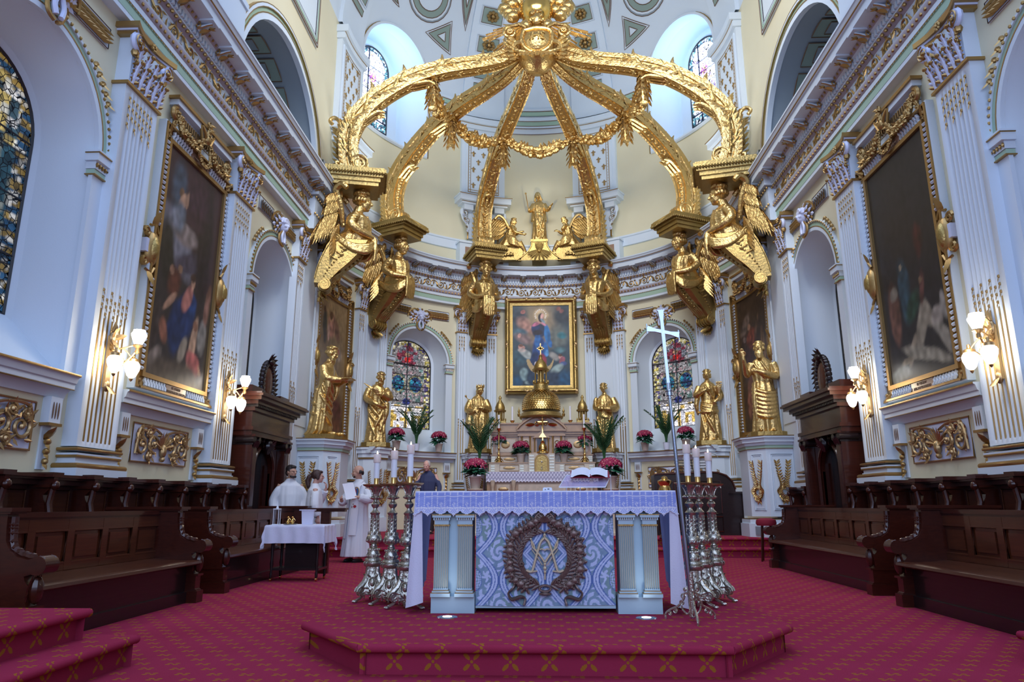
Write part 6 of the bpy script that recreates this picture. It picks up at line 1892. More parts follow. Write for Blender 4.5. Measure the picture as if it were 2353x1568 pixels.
  limb(m,[(.2,0,1.36),(.28,-.08,1.1),(.1,-.25,1.12)],[.1,.11,.07]);hand(m,(.1,-.25,1.12),(-1,-.1,.1),(0,-1,0),1.1,.5)
  m.tube([(0.,-.27,.92),(-.34,-.25,1.42)],.016,6);m.ell((-.35,-.25,1.44),.035)
  for i in range(5):drape(m,tab,-150+i*18,1.4,-130+i*14,1.08,.02,0.)
  for(a0,z0,a1,z1,r,sg_)in((-170,.75,-60,.25,.035,.03),(-20,.85,-110,.2,.035,.02),(-100,.9,-90,.1,.03,0),(20,1.2,160,.6,.03,.1)):drape(m,tab,a0,z0,a1,z1,r,sg_)
  m.ell((.12,-.24,.03),(.05,.11,.035));m.ell((-.08,-.26,.03),(.05,.11,.035))
 elif kind=='toga':
  robe(m,tab,56,8,5.,1.2)
  head(m,(-.02,-.03,1.68),.108,-.3,0.,hair=1)
  limb(m,[(.21,0,1.38),(.3,-.07,1.12),(.12,-.26,1.06),(-.02,-.27,1.08)],[.1,.12,.09,.05]);hand(m,(0.,-.27,1.08),(-1,-.1,0),(0,-1,0),1.1,.4)
  limb(m,[(-.2,0,1.38),(-.25,-.05,1.12),(-.12,-.24,1.1)],[.09,.08,.05]);hand(m,(-.12,-.24,1.1),(1,-.1,.2),(0,-1,0),1.1,.4)
  for i in range(6):drape(m,tab,-200+2*i,1.34-i*.05,-20+i*3,1.12-i*.05,.028,.12)
  for i in range(4):drape(m,tab,-10+i*5,1.12-i*.1,-95,.45-i*.1,.035,0.)
  for(a0,z0,a1,z1)in((-170,.9,-100,.15),(-150,.8,-80,.1),(20,1.1,160,.5)):drape(m,tab,a0,z0,a1,z1,.032,.02)
  limb(m,[(-.2,-.06,1.4),(-.25,-.08,1.3),(-.22,-.12,1.1)],[.05,.06,.03])
  m.ell((-.1,-.26,.03),(.05,.12,.035));m.ell((.1,-.22,.03),(.05,.1,.035))
 else:
  robe(m,tab,56,9,6.,1.1)
  head(m,(0.,-.03,1.67),.106,-.25,.05,hair=2)
  limb(m,[(-.2,0,1.37),(-.29,-.07,1.14),(-.1,-.21,1.24),(0.,-.2,1.28)],[.085,.08,.05,.035]);hand(m,(-.04,-.2,1.27),(1,-.1,.2),(0,-1,0),1.1,.25)
  limb(m,[(.2,0,1.37),(.3,-.04,1.12),(.2,-.2,1.)],[.09,.08,.045]);hand(m,(.2,-.2,1.),(-.6,-.2,-.6),(0,-1,0),1.1,.5)
  for i in range(5):m.leaf((.26,-.12,1.15+0.),(.05-.12*(i-2),-.1,1),.42,.09,(0,-1,0),.1,4);m.tube([(.26,-.12,1.1),(.26+.03*(i-2),-.12,1.5-.03*abs(i-2))],[.02,.008],5)
  limb(m,[(-.26,-.06,1.1),(-.3,-.06,.9),(-.27,-.04,.65)],[.07,.06,.02])
  for i in range(4):drape(m,tab,-170,.98-.05*i,-10,.92-.07*i,.024,.06)
  for(a0,z0,a1,z1,r,s3)in((-180,.72,0,.75,.04,.02),(-150,.7,-110,.1,.035,0),(-120,.7,-50,.1,.035,0),(-60,.95,-90,.6,.03,0),(-40,.7,-10,.15,.035,0),(20,.9,160,.4,.03,.1),(-110,1.4,-60,1.05,.02,0)):drape(m,tab,a0,z0,a1,z1,r,s3)
  m.ell((-.12,-.24,.03),(.05,.11,.035));m.ell((.08,-.24,.03),(.05,.11,.035))
 m.pop()
 b=fuse(m,'carved_figure',GOLD,root,.013,2)
 k=MB().use(OLDGOLD);k.prism([(-.36,-.22),(-.24,-.34),(.24,-.34),(.36,-.22),(.36,.26),(-.36,.26)],0.,.105,'xy');k.build('gilt_base',None,root,False)
 return root
def laurel(mb,x,y,z,h):
 """crossed gilt laurel sprays with a wreath at the foot"""
 for q in(-1,1):
  P=spline([(x-q*h*.05,y,z-h*.5),(x+q*h*.02,y,z-h*.4),(x+q*h*.12,y-.01,z-h*.25),(x+q*h*.04,y,z-h*.1),(x+q*h*.09,y,z+h*.15),(x+q*h*.13,y,z+h*.45)],5)
  mb.tube(P,h*.012,5)
  for i,p in enumerate(P[2:]):
   for e in(-1,1):mb.leaf(p,(e*.9+q*.1,-.3,.8),h*.1,h*.038,(0,-1,0),.3,3)
 for i in range(14):
  a=2*pi*i/14;mb.leaf((x+h*.105*cos(a),y-.012,z-h*.27+h*.12*sin(a)),(-sin(a)+.3*cos(a),-.3,cos(a)+.3*sin(a)),h*.09,h*.045,(0,-1,0),.3,3)
 mb.tube([(x+h*.105*cos(2*pi*i/18),y-.01,z-h*.27+h*.12*sin(2*pi*i/18))for i in range(18)],h*.022,6,closed=True)
def pedestal(label,sg):
 root=thing('statue_pedestal',label,'pedestal')
 def poly(e):
  P=[(4.5-e*.4,14.42-e),(5.1+e,14.42-e),(5.1+e,15.38),(4.24-e,15.38),(4.24-e,14.8-e*.4)]
  P=[(min(x,5.12),y)for x,y in P];return[(sg*x,y)for x,y in P]
 m=MB().use(WHITE)
 for z0,z1,e in((.36,.62,.08),(.62,.7,.05),(.76,2.1,0.),(2.16,2.22,.05),(2.22,2.3,.1),(2.3,2.345,.14)):m.prism(poly(e),z0,z1,'xy')
 m.build('pedestal_body',None,root,False)
 m=MB().use(GREEN);m.prism(poly(.03),2.1,2.16,'xy');m.build('green_band',None,root,False)
 m=MB().use(GILT);m.prism(poly(.045),.7,.715,'xy');m.prism(poly(.015),2.088,2.1,'xy');m.prism(poly(.15),2.335,2.35,'xy');m.build('gilt_edge',None,root,False)
 a,b=Vector((sg*4.5,14.42,0)),Vector((sg*5.1,14.42,0));c=Vector((sg*4.24,14.8,0))
 for p0,p1,w,nm in((a,b,.22,'front'),(c,a,.13,'canted')):
  mid=(p0+p1)/2;d=(p1-p0).normalized();ang=atan2(d.y,d.x)
  n=Vector((d.y,-d.x,0));
  if n.y>0:n=-n;
  ang=atan2(-n.x,n.y)+pi
  Mx=Matrix.Translation(mid)@Matrix.Rotation(atan2(n.x,-n.y),4,'Z')
  m=MB().use(PALEBLUE if False else WHITE);m.push(Mx)
  m.tube([(-w,-.006,.88),(w,-.006,.88),(w,-.006,1.98),(-w,-.006,1.98)],.012,5,closed=True);m.tube([(-w+.03,-.004,.91),(w-.03,-.004,.91),(w-.03,-.004,1.95),(-w+.03,-.004,1.95)],.007,5,closed=True)
  m.pop();m.build('panel_moulding',None,root)
  m=MB().use(GOLD);m.push(Mx);laurel(m,0,-.02,1.43,.86 if nm=='front' else .86);m.pop();m.build('gilt_laurel',None,root)
  if nm=='canted':
   m=MB().use(mat('vent_grille',(.35,.38,.42),.5)if 'vent_grille' not in MATS else MATS['vent_grille']);m.push(Mx)
   for i in range(9):m.box(-.09,.09,-.1,-.085,.4+i*.02,.408+i*.02)
   for i in range(8):m.box(-.09+i*.025,-.084+i*.025,-.1,-.085,.4,.57)
   m.pop();m.build('floor_vent',None,root,False)
 return root
pedestal('large white pedestal with gilt laurel under the profile statue on the left',-1)
pedestal('large white pedestal with gilt laurel under the statue raising a hand on the right',1)
for sg in(-1,1):
 for i,s in enumerate(PIERS[:2]):
  side_='left' if sg<0 else 'right'
  root=thing('statue_pedestal','white canted pedestal with gilt laurel %s the %s apse window'%('below the statue outside' if i else 'below the statue inside',side_),'pedestal')
  def PP(e,D=.6 if i else .52):
   w=.36+e;return[(sg*s-w,0.),(sg*s-w,-D*.45),(sg*s-w*.55,-D-e),(sg*s+w*.55,-D-e),(sg*s+w,-D*.45),(sg*s+w,0.)]
  m=WMB(WHITE)
  for z0,z1,e in((.36,.7,.06),(.7,2.12,0.),(2.16,2.26,.04),(2.26,2.36,.08),(2.36,2.425,.12)):m.prism(PP(e),z0,z1,'xy')
  m.build('pedestal_body',None,root,False)
  m=WMB(GILT);m.prism(PP(.128),2.41,2.43,'xy');m.prism(PP(.03),2.12,2.16,'xy');laurel(m,sg*s,-(.62 if i else .54),1.42,.9)
  for e2 in(-1,1):laurel(m,sg*s+e2*.28,-(.46 if i else .4),1.42,.8)
  m.build('gilt_laurel',None,root)
def on_pier(s,d,z):
 p=warp(Vector((s,-d,z)));a=-(s/RW)if abs(s)<=S0 else(-pi/2 if s>0 else pi/2);return p,a
statue('elder','gold statue of a bearded man in profile holding a tablet, on the left corner pedestal',(-4.68,14.92,2.35),radians(86),2.03)
statue('raised','gold statue of a bearded man raising his right hand, on the right corner pedestal',(4.72,14.92,2.35),radians(-8),2.03)
p,a=on_pier(-PIERS[1],.36,2.43);statue('palm','gold statue of a bearded man with a palm branch, left of the left apse window',p,radians(18),1.93)
p,a=on_pier(PIERS[1],.36,2.43);statue('youth','gold statue of a youth with hand on breast, right of the right apse window',p,radians(-12),1.93)
p,a=on_pier(-PIERS[0],.34,2.43);statue('crowned','gold statue of a crowned figure with sceptre, left of the high altar',p,radians(8),1.97)
p,a=on_pier(PIERS[0],.34,2.43);statue('toga','gold statue of a short haired man in a toga, right of the high altar',p,radians(-8),1.97)
# ANGEL BRACKETS (local: x lateral, y distance from the wall, negative into the room)
def angel_bracket(label,deg):
 t=radians(deg)
 root=thing('angel_bracket',label,'bracket',(RW*sin(t),YC+RW*cos(t),0),-t,'gilt winged angels carrying the canopy ribs')
 m=MB();R=lambda r:r-RW
 rings=[]
 for z,r,hw,hd in((6.72,4.3,.27,.4),(6.85,4.26,.28,.4),(6.98,4.22,.26,.31),(7.12,4.2,.29,.29),(7.27,4.22,.33,.27),(7.37,4.25,.26,.2),(7.44,4.24,.12,.12),(7.6,4.2,.095,.1)):
  rings.append([(hw*cos(2*pi*i/28)+.01*sin(i*3.1),R(r)+hd*sin(2*pi*i/28)*(1+.05*sin(i*2.3)),z)for i in range(28)])
 m.loft(rings)
 head(m,(0,R(4.13),7.74),.195,0,.12,hair=1)
 for q in(-1,1):
  limb(m,[(q*.27,R(4.26),7.3),(q*.4,R(4.36),7.05),(q*.33,R(4.1),6.86),(q*.1,R(3.86),6.84)],[.11,.105,.08,.055])
  hand(m,(q*.12,R(3.86),6.84),(-q,-.3,0),(0,0,1),1.5,.5,q)
  fold_sleeve(m,(q*.32,R(4.28),7.25),(q*.4,R(4.34),7.05),.1)
  for i in range(4):
   limb(m,[(q*.08,R(3.84),6.78-i*.03),(q*.24,R(3.98),6.6-i*.05),(q*.3,R(4.3),6.58-i*.035),(q*.24,R(4.66),6.8-i*.03)],[.05,.06,.05,.03])
  limb(m,[(q*.1,R(4.02),7.35),(q*.05,R(3.96),7.15),(0,R(3.93),7.)],[.03,.035,.03])
 for i in range(6):
  x=(i-2.5)*.058;limb(m,[(x*.9,R(3.83),6.84),(x,R(3.8),6.6),(x*.95,R(3.83),6.28-.05*(1-abs(i-2.5)/2.5))],[.034,.04,.03])
 fuse(m,'angel_figure',GOLD,root,.015,1)
 c=MB().use(OLDGOLD)
 rs=[]
 for z,r,hw,hd in((6.72,4.33,.27,.42),(6.55,4.43,.265,.42),(6.35,4.53,.255,.4),(6.15,4.67,.235,.33),(5.98,4.79,.215,.26),(5.82,4.88,.195,.19),(5.7,4.94,.18,.14)):
  y=R(r);k=.82
  rs.append([(-hw,y-hd*k,z),(-hw*.6,y-hd,z),(-hw*.45,y-hd*.93,z),(hw*.45,y-hd*.93,z),(hw*.6,y-hd,z),(hw,y-hd*k,z),(hw,y,z),(hw*.97,y+hd*.5,z),(hw,y+hd,z),(-hw,y+hd,z),(-hw*.97,y+hd*.5,z),(-hw,y,z)])
 c.loft(rs)
 for q in(-1,1):
  for(cy,cz,r0,a0,dr)in((4.86,5.66,.135,pi*.6,1),(4.66,6.72,.1,-pi*.2,1)):
   sp=spiral((R(cy),cz),r0,1.7,a0,22,dr,.015)
   c.tube([(q*(.22 if cz<6 else .27),a,b)for a,b in sp],[.026*(1-.5*i/len(sp))for i in range(len(sp))],6)
  for edge in((-1,'f'),(1,'b')):
   P=[(q*(hw+.004),R(r)+edge[0]*hd*(.8 if edge[0]<0 else .95),z)for z,r,hw,hd in((6.7,4.33,.27,.42),(6.45,4.48,.26,.41),(6.2,4.64,.24,.35),(5.98,4.79,.215,.26),(5.78,4.9,.195,.18))]
   c.tube(spline(P,4),.018,6)
  for i in range(12):
   t2=i/11;z=lerp(6.55,5.85,t2);r=interp([(5.8,4.9),(6.,4.8),(6.3,4.58),(6.6,4.42)],z)
   hw=interp([(5.8,.195),(6.2,.24),(6.6,.27)],z)
   c.ell((q*(hw+.008),R(r),z),(.02,.028*(1.2-t2*.6),.028*(1.2-t2*.6)),6,5)
   if i<6:c.leaf((q*(hw+.01),R(r),z),(0,1 if i%2 else-1,.5),.13,.05,(q,0,0),.3,3)
 c.tube([(-.23,R(4.86),5.66),(.23,R(4.86),5.66)],.11,18)
 for x in(-.13,-.045,.045,.13):c.tube([(x-.028,R(4.86),5.66),(x+.028,R(4.86),5.66)],.135,18)
 for i in range(5):x=(i-2)*.06;c.leaf((x,R(4.72),5.8),(x*.6,-.55,.75),.3,.09,(0,-1,-.2),.35,4)
 for i in range(9):z=lerp(6.5,5.95,i/8);c.ell((0,R(interp([(5.8,4.69),(6.,4.53),(6.3,4.17),(6.6,3.99)],z)),z),(.035,.03,.03),6,5)
 for i in range(7):
  for k in range(2):c.leaf(((i-3)*.028,R(4.92+.03*k),5.56-.05*k),((i-3)*.22,-.35+.3*k,-1),.26-.02*abs(i-3),.07,(0,-1,0),.35,4)
 c.ell((0,R(4.93),5.5),(.09,.07,.1),8,6);c.ell((0,R(4.96),5.37),(.045,.045,.06),8,6)
 c.build('scrolled_console',None,root)
 for q in(-1,1):
  w=MB().use(GOLD)
  L_=spline([(q*.1,R(4.55),7.15),(q*.2,R(4.62),7.55),(q*.28,R(4.72),7.86),(q*.38,R(4.6),7.96),(q*.42,R(4.48),7.86)],5)
  w.tube(L_,[.05+.03*sin(pi*i/len(L_))for i in range(len(L_))],8)
  for row,(n,z0,r0,Lf,Wf)in enumerate(((6,7.78,4.7,.3,.15),(7,7.55,4.72,.34,.15),(8,7.32,4.76,.8,.12))):
   for i in range(n):
    t2=i/(n-1)
    p=(q*(.14+.28*t2),R(r0-.1+.2*t2-0.),z0-.1*t2+.1*(1-t2))
    w.leaf(p,(q*(.12+.2*t2),.2+.15*t2,-1),Lf*(.85+.35*t2),Wf,(q*.5,-1,0),.06,5,.3)
    w.leaf((p[0],p[1]+.03,p[2]),(q*(.15+.2*t2),.22+.15*t2,-1),Lf*(.8+.3*t2),Wf,(-q*.5,1,0),.06,4,.3)
  for i in range(5):w.leaf((q*.14,R(4.62),7.1-.09*i),(q*.5,.3,-1),.66,.11,(q,-.3,0),.05,5)
  w.build('wing',None,root)
 b=MB().use(OLDGOLD)
 for z0,z1,w2,rf in((7.97,8.06,.4,3.8),(8.06,8.16,.43,3.76),(8.16,8.24,.47,3.7),(8.24,8.34,.5,3.64),(8.34,8.38,.47,3.68)):
  b.box(-w2,w2,R(rf),R(4.98),z0,z1)
 for i in range(17):
  x=-.48+.96*i/16;b.ell((x,R(3.63),8.235),(.028,.03,.035),6,4)
 for q in(-1,1):
  for i in range(21):b.ell((q*.505,R(3.66+1.25*i/20),8.235),(.03,.028,.035),6,4)
 b.build('abacus_block',None,root,sharp=30)
 return root
AN=[(-103.9,'leftmost, nearest the camera'),(-62.9,'second from the left'),(-22.4,'third from the left, beside the central painting'),(22.4,'third from the right, beside the central painting'),(62.9,'second from the right'),(103.9,'rightmost, nearest the camera')]
first=None
for dg_,l in AN:
 lab='gold winged angel bracket, '+l
 if first is None:first=angel_bracket(lab,dg_)
 else:
  t=radians(dg_);dup(first,(RW*sin(t),YC+RW*cos(t),0),-t,lab)
# GILT CROWN CANOPY
cp=thing('crown_canopy','great gold crown canopy of six curved ribs with orb, shield and garlands','canopy',(0,YC,0))
RP=[(4.42,8.45),(4.5,8.8),(4.52,9.25),(4.4,9.7),(4.12,10.15),(3.65,10.62),(3.05,11.05),(2.35,11.37),(1.6,11.6),(1.,11.82),(.5,12.15)]
def rib():
 o=MB().use(GOLD);P=[Vector((0,-r,z))for r,z in RP];Q=spline(P,5);n=len(Q)
 prof=[(-1,-1),(-.72,-.86),(-.72,-1.),(-.45,-1.),(-.45,-.86),(.45,-.86),(.45,-1.),(.72,-1.),(.72,-.86),(1,-1),(1,-.3),(.86,-.2),(.86,.2),(1,.3),(1,1),(.6,.9),(.4,1.06),(-.4,1.06),(-.6,.9),(-1,1),(-1,.3),(-.86,.2),(-.86,-.2),(-1,-.3)]
 rings=[]
 for i,p in enumerate(Q):
  t=(Q[min(i+1,n-1)]-Q[max(i-1,0)]).normalized();nr=Vector((0,t.z,-t.y))
  if nr.y>0:nr=-nr
  k=i/(n-1);w=lerp(.235,.165,k);h=lerp(.23,.155,k)
  rings.append([tuple(p+Vector((a*w,0,0))+nr*(b*h))for a,b in prof])
 o.loft(rings)
 def at(k,side=0.,out=0.):
  x=k*(n-1);i=min(int(x),n-2);p=Q[i].lerp(Q[i+1],x-i);t=(Q[i+1]-Q[i]).normalized();nr=Vector((0,t.z,-t.y))
  if nr.y>0:nr=-nr
  h=lerp(.2,.125,k);return p+Vector((side,0,0))+nr*(h*out),t,nr
 for q in(-1,1):
  sp=spiral((-4.24,8.6),.2,1.8,pi,26,-1,.03);o.tube([(q*.215,a,b)for a,b in sp],[.036*(1-.5*i/len(sp))for i in range(len(sp))],7)
 o.tube([(-.2,-4.24,8.6),(.2,-4.24,8.6)],.175,20)
 for x in(-.1,0,.1):o.tube([(x-.03,-4.24,8.6),(x+.03,-4.24,8.6)],.2,18)
 for q in(-1,1):o.tube(spline([(q*.16,-4.55,8.42),(q*.18,-4.72,8.46),(q*.18,-4.76,8.58),(q*.17,-4.68,8.56)],4),.035,6)
 for i in range(46):
  p,t,nr=at(.08+.9*i/45,0,-1.02);s_=.045 if i%3 else .062
  o.ell(p,(s_,s_,s_*.9),6,5)
  if i%3==0:
   for q in(-1,1):o.leaf(p,Vector((q*.8,0,0))+t*.7,.16,.07,-nr,.2,3)
 for i in range(30):
  for q in(-1,1):
   p,t,nr=at(.1+.86*i/29,q*lerp(.235,.165,.1+.86*i/29)*.92,.35*sin(i*1.3))
   o.leaf(p,t*1.+nr*.7*cos(i*1.3),.26,.1,(q,0,0),.12,3);o.leaf(p,t*.8-nr*.8,.18,.07,(q,0,0),.15,3)
   if i%3==0:o.ell(p,(.05,.05,.05),6,4)
 for k0,s_ in((.22,1),(.34,1),(.46,1),(.58,.95),(.7,.9),(.84,.8)):
  for q in(-1,0,1):
   p,t,nr=at(k0,q*.11,.9);
   P2=[p-t*.55*s_,p-t*.2*s_+nr*.03,p+nr*.1*s_,p+nr*.26*s_+t*.06*s_]
   o.tube(spline(P2,4),[.02,.03,.04,.05,.055,.06,.06,.055,.05,.04,.03,.02,.008][:13],6)
  for q in(-1,1):
   p,t,nr=at(k0,q*.15,.2)
   for j in range(4):o.ell(p+t*.05*j+nr*.03*sin(j*2),.035,6,4)
   o.leaf(p,t*1.+nr*.5,.34*s_,.12,(q,0,0),.2,4);o.leaf(p,t*1.-nr*.5,.3*s_,.11,(q,0,0),.2,4);o.leaf(p,-t+nr*.2,.3,.1,(q,0,0),.1,3)
 for k0 in(.4,.63):
  p,t,nr=at(k0,0,-1.)
  for q in(-1,0,1):
   P2=[p-t*.75+Vector((q*.12,0,0))+nr*.02,p-t*.35+Vector((q*.13,0,0))-nr*.05,p+Vector((q*.12,0,0))-nr*.1,p+t*.14+Vector((q*.1,0,0))-nr*.24]
   o.tube(spline(P2,4),[.03]*4+[.05]*5+[.045,.04,.03,.012],6)
  o.ell(p-nr*.13+t*.02,(.14,.09,.07),8,6)
 for i in range(9):
  for q in(-1,1):
   p,t,nr=at(.03+.028*i,q*.2,.5);o.leaf(p,t*.8+nr*.7,.2,.1,(q,0,0),.35,4);o.leaf(p-nr*.1,t-nr*.2,.2,.08,(q,0,0),.25,3)
  p,t,nr=at(.03+.028*i,0,1.);o.leaf(p,t*.9+nr*.4,.24,.22,nr,.3,4)
 p,t,nr=at(.235,0,1.)
 sp=[p-t*.2,p+nr*.05,p+t*.22+nr*.12,p+t*.3+nr*.26,p+t*.2+nr*.34,p+t*.12+nr*.26]
 o.tube(spline(sp,4),.045,7)
 return o
r0=rib().build('rib',None,cp)
r0.rotation_euler=(0,0,-radians(-103.9)+pi)
for dg_,l in AN[1:]:
 c=r0.copy();COL.objects.link(c);c.parent=cp;c.rotation_euler=(0,0,-radians(dg_)+pi)
def rp(deg,r,z):t=radians(deg);return Vector((r*sin(t),r*cos(t),z))
gl_r=lambda t:.085+.1*sin(pi*t)
degs=[a for a,_ in AN]
for a,b in zip(degs,degs[1:]):
 g=MB().use(GOLD)
 mid=(a+b)/2;sagz=10.72 if abs(mid)<5 else 10.78
 P=[rp(a,2.62,11.12),rp(lerp(a,b,.25),2.55,10.87),rp(mid,2.55,sagz),rp(lerp(a,b,.75),2.55,10.87),rp(b,2.62,11.12)]
 garland(g,P,gl_r,8,int(a)+5);g.build('garland',None,cp)
for a in degs:
 g=MB().use(GOLD);p=rp(a,2.6,11.15)
 pr=[(0.,.02),(.04,0.),(.06,-.1),(.11,-.2),(.08,-.24),(.1,-.34),(.14,-.5),(.1,-.56),(.09,-.62),(.13,-.74),(.1,-.84),(0.,-.86)]
 g.lathe([(r,z)for r,z in pr],10,c=tuple(p))
 for j in range(5):
  for i in range(7):
   an=2*pi*i/7+j;zz=-.05-.165*j;rr=.07+.055*min(1,j/2)
   g.leaf(p+Vector((rr*cos(an),rr*sin(an),zz)),(cos(an)*.35,sin(an)*.35,-1),.2,.1,(cos(an),sin(an),0),.15,3)
 g.ell(p+Vector((0,0,0.)),.12,8,6);g.build('tassel',None,cp)
s=MB();y0=-.5
sp=spline([(-.3,0,.24),(-.36,0,.02),(-.26,0,-.22),(0,0,-.34),(.26,0,-.22),(.36,0,.02),(.3,0,.24),(0,0,.3),(-.3,0,.24)],5)
Z0=12.2
s.use(GOLD)
rings=[[(p.x*k,y0-.16*(1-k*k),Z0+p.z*k)for p in sp[:-1]]for k in(.02,.4,.7,.9,1.)]+[[(p.x*1.02,y0+.12,Z0+p.z)for p in sp[:-1]]]
s.loft(rings,False)
s.tube([(p.x*1.06,y0-.02,Z0+p.z*1.08)for p in sp[:-1]],.05,8,closed=True)
s.build('shield',None,cp)
def sh(x,y,l):
 return(x,y0-.165*(1-(x/.36)**2*.8)-l-.01,Z0+y)
lettering('IHS',.3,OLDGOLD,cp,lambda x,y,l:sh(x,y-0.,l),'monogram_ihs',.012,.004)
s=MB().use(GOLD)
for q in(-1,1):
 for e in(0,1):
  sp2=spiral((q*.66,Z0+.22),.17,1.6,pi/2,22,-q,.03);s.tube([(a,y0-.02+e*.35,b)for a,b in sp2],[.05*(1-.45*i/len(sp2))for i in range(len(sp2))],7)
 s.tube([(q*.66,y0,Z0+.22),(q*.66,y0+.34,Z0+.22)],.135,16)
 for i in range(8):a=i*pi/4;s.ell((q*.66+.05*cos(a),y0-.06,Z0+.22+.05*sin(a)),.028,6,4)
 s.ell((q*.66,y0-.08,Z0+.22),.03,6,4)
 s.tube(spline([(q*.36,y0,Z0-.05),(q*.52,y0-.02,Z0-.1),(q*.6,y0,Z0-.25),(q*.44,y0-.04,Z0-.34),(q*.22,y0-.06,Z0-.42),(q*.1,y0-.1,Z0-.52)],5),.05,7)
 s.tube(spline([(q*.25,y0-.04,Z0+.33),(q*.42,y0-.04,Z0+.42),(q*.62,y0-.02,Z0+.4),(q*.84,y0,Z0+.46)],5),[.05]*8+[.04]*4+[.03,.02,.015,.01],7)
 for i in range(6):s.leaf((q*.5,y0+.02,Z0-.02-.08*i),(q*.9,-.3,.3-.25*i),.28,.12,(0,-1,0),.3,4)
 for i in range(5):s.leaf((q*.14*i*.6,y0-.12,Z0-.36-.02*i),(q*(.1+.2*i),-.2,-1),.28-.03*i,.11,(0,-1,0),.35,4)
 s.ell((q*.26,y0+.06,Z0+.46),(.13,.12,.12),10,8)
 for i in range(10):a=i*.62;s.ell((q*.26+.11*cos(a),y0+.06,Z0+.5+.09*abs(sin(a))),.04,5,4)
s.lathe([(0.,11.62),(.2,11.64),(.36,11.8),(.48,12.),(.52,12.3),(.46,12.5),(.4,12.6),(0.,12.62)],24)
s.ell((0,y0+.02,Z0+.6),(.13,.12,.18),10,8)
for i in range(16):a=i*.8;s.ell((.12*cos(a),y0-.04,Z0+.52+.018*i),.045,5,4)
s.build('crown_mount',None,cp)
o=MB().use(mat('smooth_gold',(.8,.52,.15),.16,.95));o.ell((0,0,13.42),(.43,.43,.43),36,24);o.build('orb',None,cp,sharp=80)
s=MB().use(GOLD)
for i in range(12):
 a=radians(25+13*(i//2))if i%2 else radians(155-13*(i//2));
 s.ell((.78*cos(a)*1.,.15,13.62+.18*sin(i*2)),(.24,.2,.19),8,6)
for q in(-1,1):
 for i in range(5):s.ell((q*(.62+.1*(i%3)),.05,13.3+.12*i),(.2,.18,.15),8,6)
s.build('cloud_ring',None,cp)
rr=random.Random(4)
for c0,nR in((-158,5),(-138,8),(-118,8),(-96,3),(-62,8),(-42,8),(-22,5)):
 s=MB().use(GOLD)
 for i in range(nR):
  a=radians(c0+(i-nR/2)*2.6);L=1.55*(.75+.25*cos((i-nR/2)*.6))*(1. if abs(c0+90)>25 else .55)
  d=Vector((cos(a),0,sin(a)));sd=Vector((-sin(a),0,cos(a)));p=Vector((0,.3+.02*(i%3),13.42));w=.028
  s.loft([[tuple(p+d*t+sd*w*x*(.6+.4*t)+Vector((0,y,0)))for x,y in((-1,0),(0,-.03),(1,0),(0,.02))]for t in(.35,L)])
 s.build('sun_rays',None,cp,sharp=20)
# STANDING FIGURE AND ANGELS ON THE CORNICE
root=thing('gilt_statue','gold statue of a veiled woman with a staff on the cornice above the central painting','statue',(0.,20.28,8.86),0)
m=MB();m.push(Matrix.Scale(.9,4))
tab=[list(t)for t in RB];robe(m,tab,56,9,7.,1.2);robe(m,[(.75,0,.04,.27,.17,.03),(1.1,0,.04,.24,.15,.02),(1.42,0,.02,.16,.11,0)],48,9,3)
head(m,(-.04,-.06,1.66),.105,-.3,.4,hair=0,veil=True)
limb(m,[(-.18,0,1.37),(-.3,-.08,1.12),(-.34,-.2,1.06)],[.085,.09,.04]);hand(m,(-.33,-.19,1.07),(-.2,-1,.1),(-1,0,0),1.1,.8)
limb(m,[(.18,0,1.37),(.3,-.08,1.14),(.4,-.24,1.2)],[.085,.09,.04]);hand(m,(.39,-.23,1.2),(.5,-.5,.3),(0,0,-1),1.1,.2)
for(a0,z0,a1,z1,r,s3)in((-150,1.1,-60,.35,.035,.03),(-120,1.,-100,.1,.035,0),(-40,1.,-90,.3,.035,0),(-30,.8,-60,.1,.03,0),(-170,1.,-10,1.,.02,.02)):drape(m,tab,a0,z0,a1,z1,r,s3)
m.pop();fuse(m,'carved_figure',GOLD,root,.014,2)
k=MB().use(BRASS);k.tube([(-.31,-.27,.9),(-.4,-.25,1.5)],.012,6);k.ell((-.4,-.25,1.5),.03);k.build('staff',None,root)
k=MB().use(OLDGOLD);k.box(-.26,.26,-.24,.24,-.08,0.)
k.grid(lambda u,v:((.22+.48*(1-v)**2.2)*(2*u-1),-.26,-.68+.6*v),12,10)
k.box(-.22,.22,-.25,.24,-.68,-.08);k.tube([(-.24,-.27,-.09),(.24,-.27,-.09)],.02,6)
for q in(-1,1):k.tube([(q*(.22+.48*(1-v)**2.2),-.27,-.68+.6*v)for v in(0,.1,.2,.35,.5,.75,1)],.02,6)
for i in range(11):a=radians(180+180*i/10);k.leaf((0,-.27,-.35),(cos(a),-.1,.35*sin(a)-.35),.42,.07,(0,-1,0),.1,4)
for i in range(7):a=radians(50+80*i/6);k.leaf((0,-.27,-.42),(cos(a)*.6,-.1,sin(a)),.3,.08,(0,-1,0),.2,4)
k.ell((0,-.29,-.38),(.06,.06,.1),8,6);k.build('flared_pedestal',None,root)
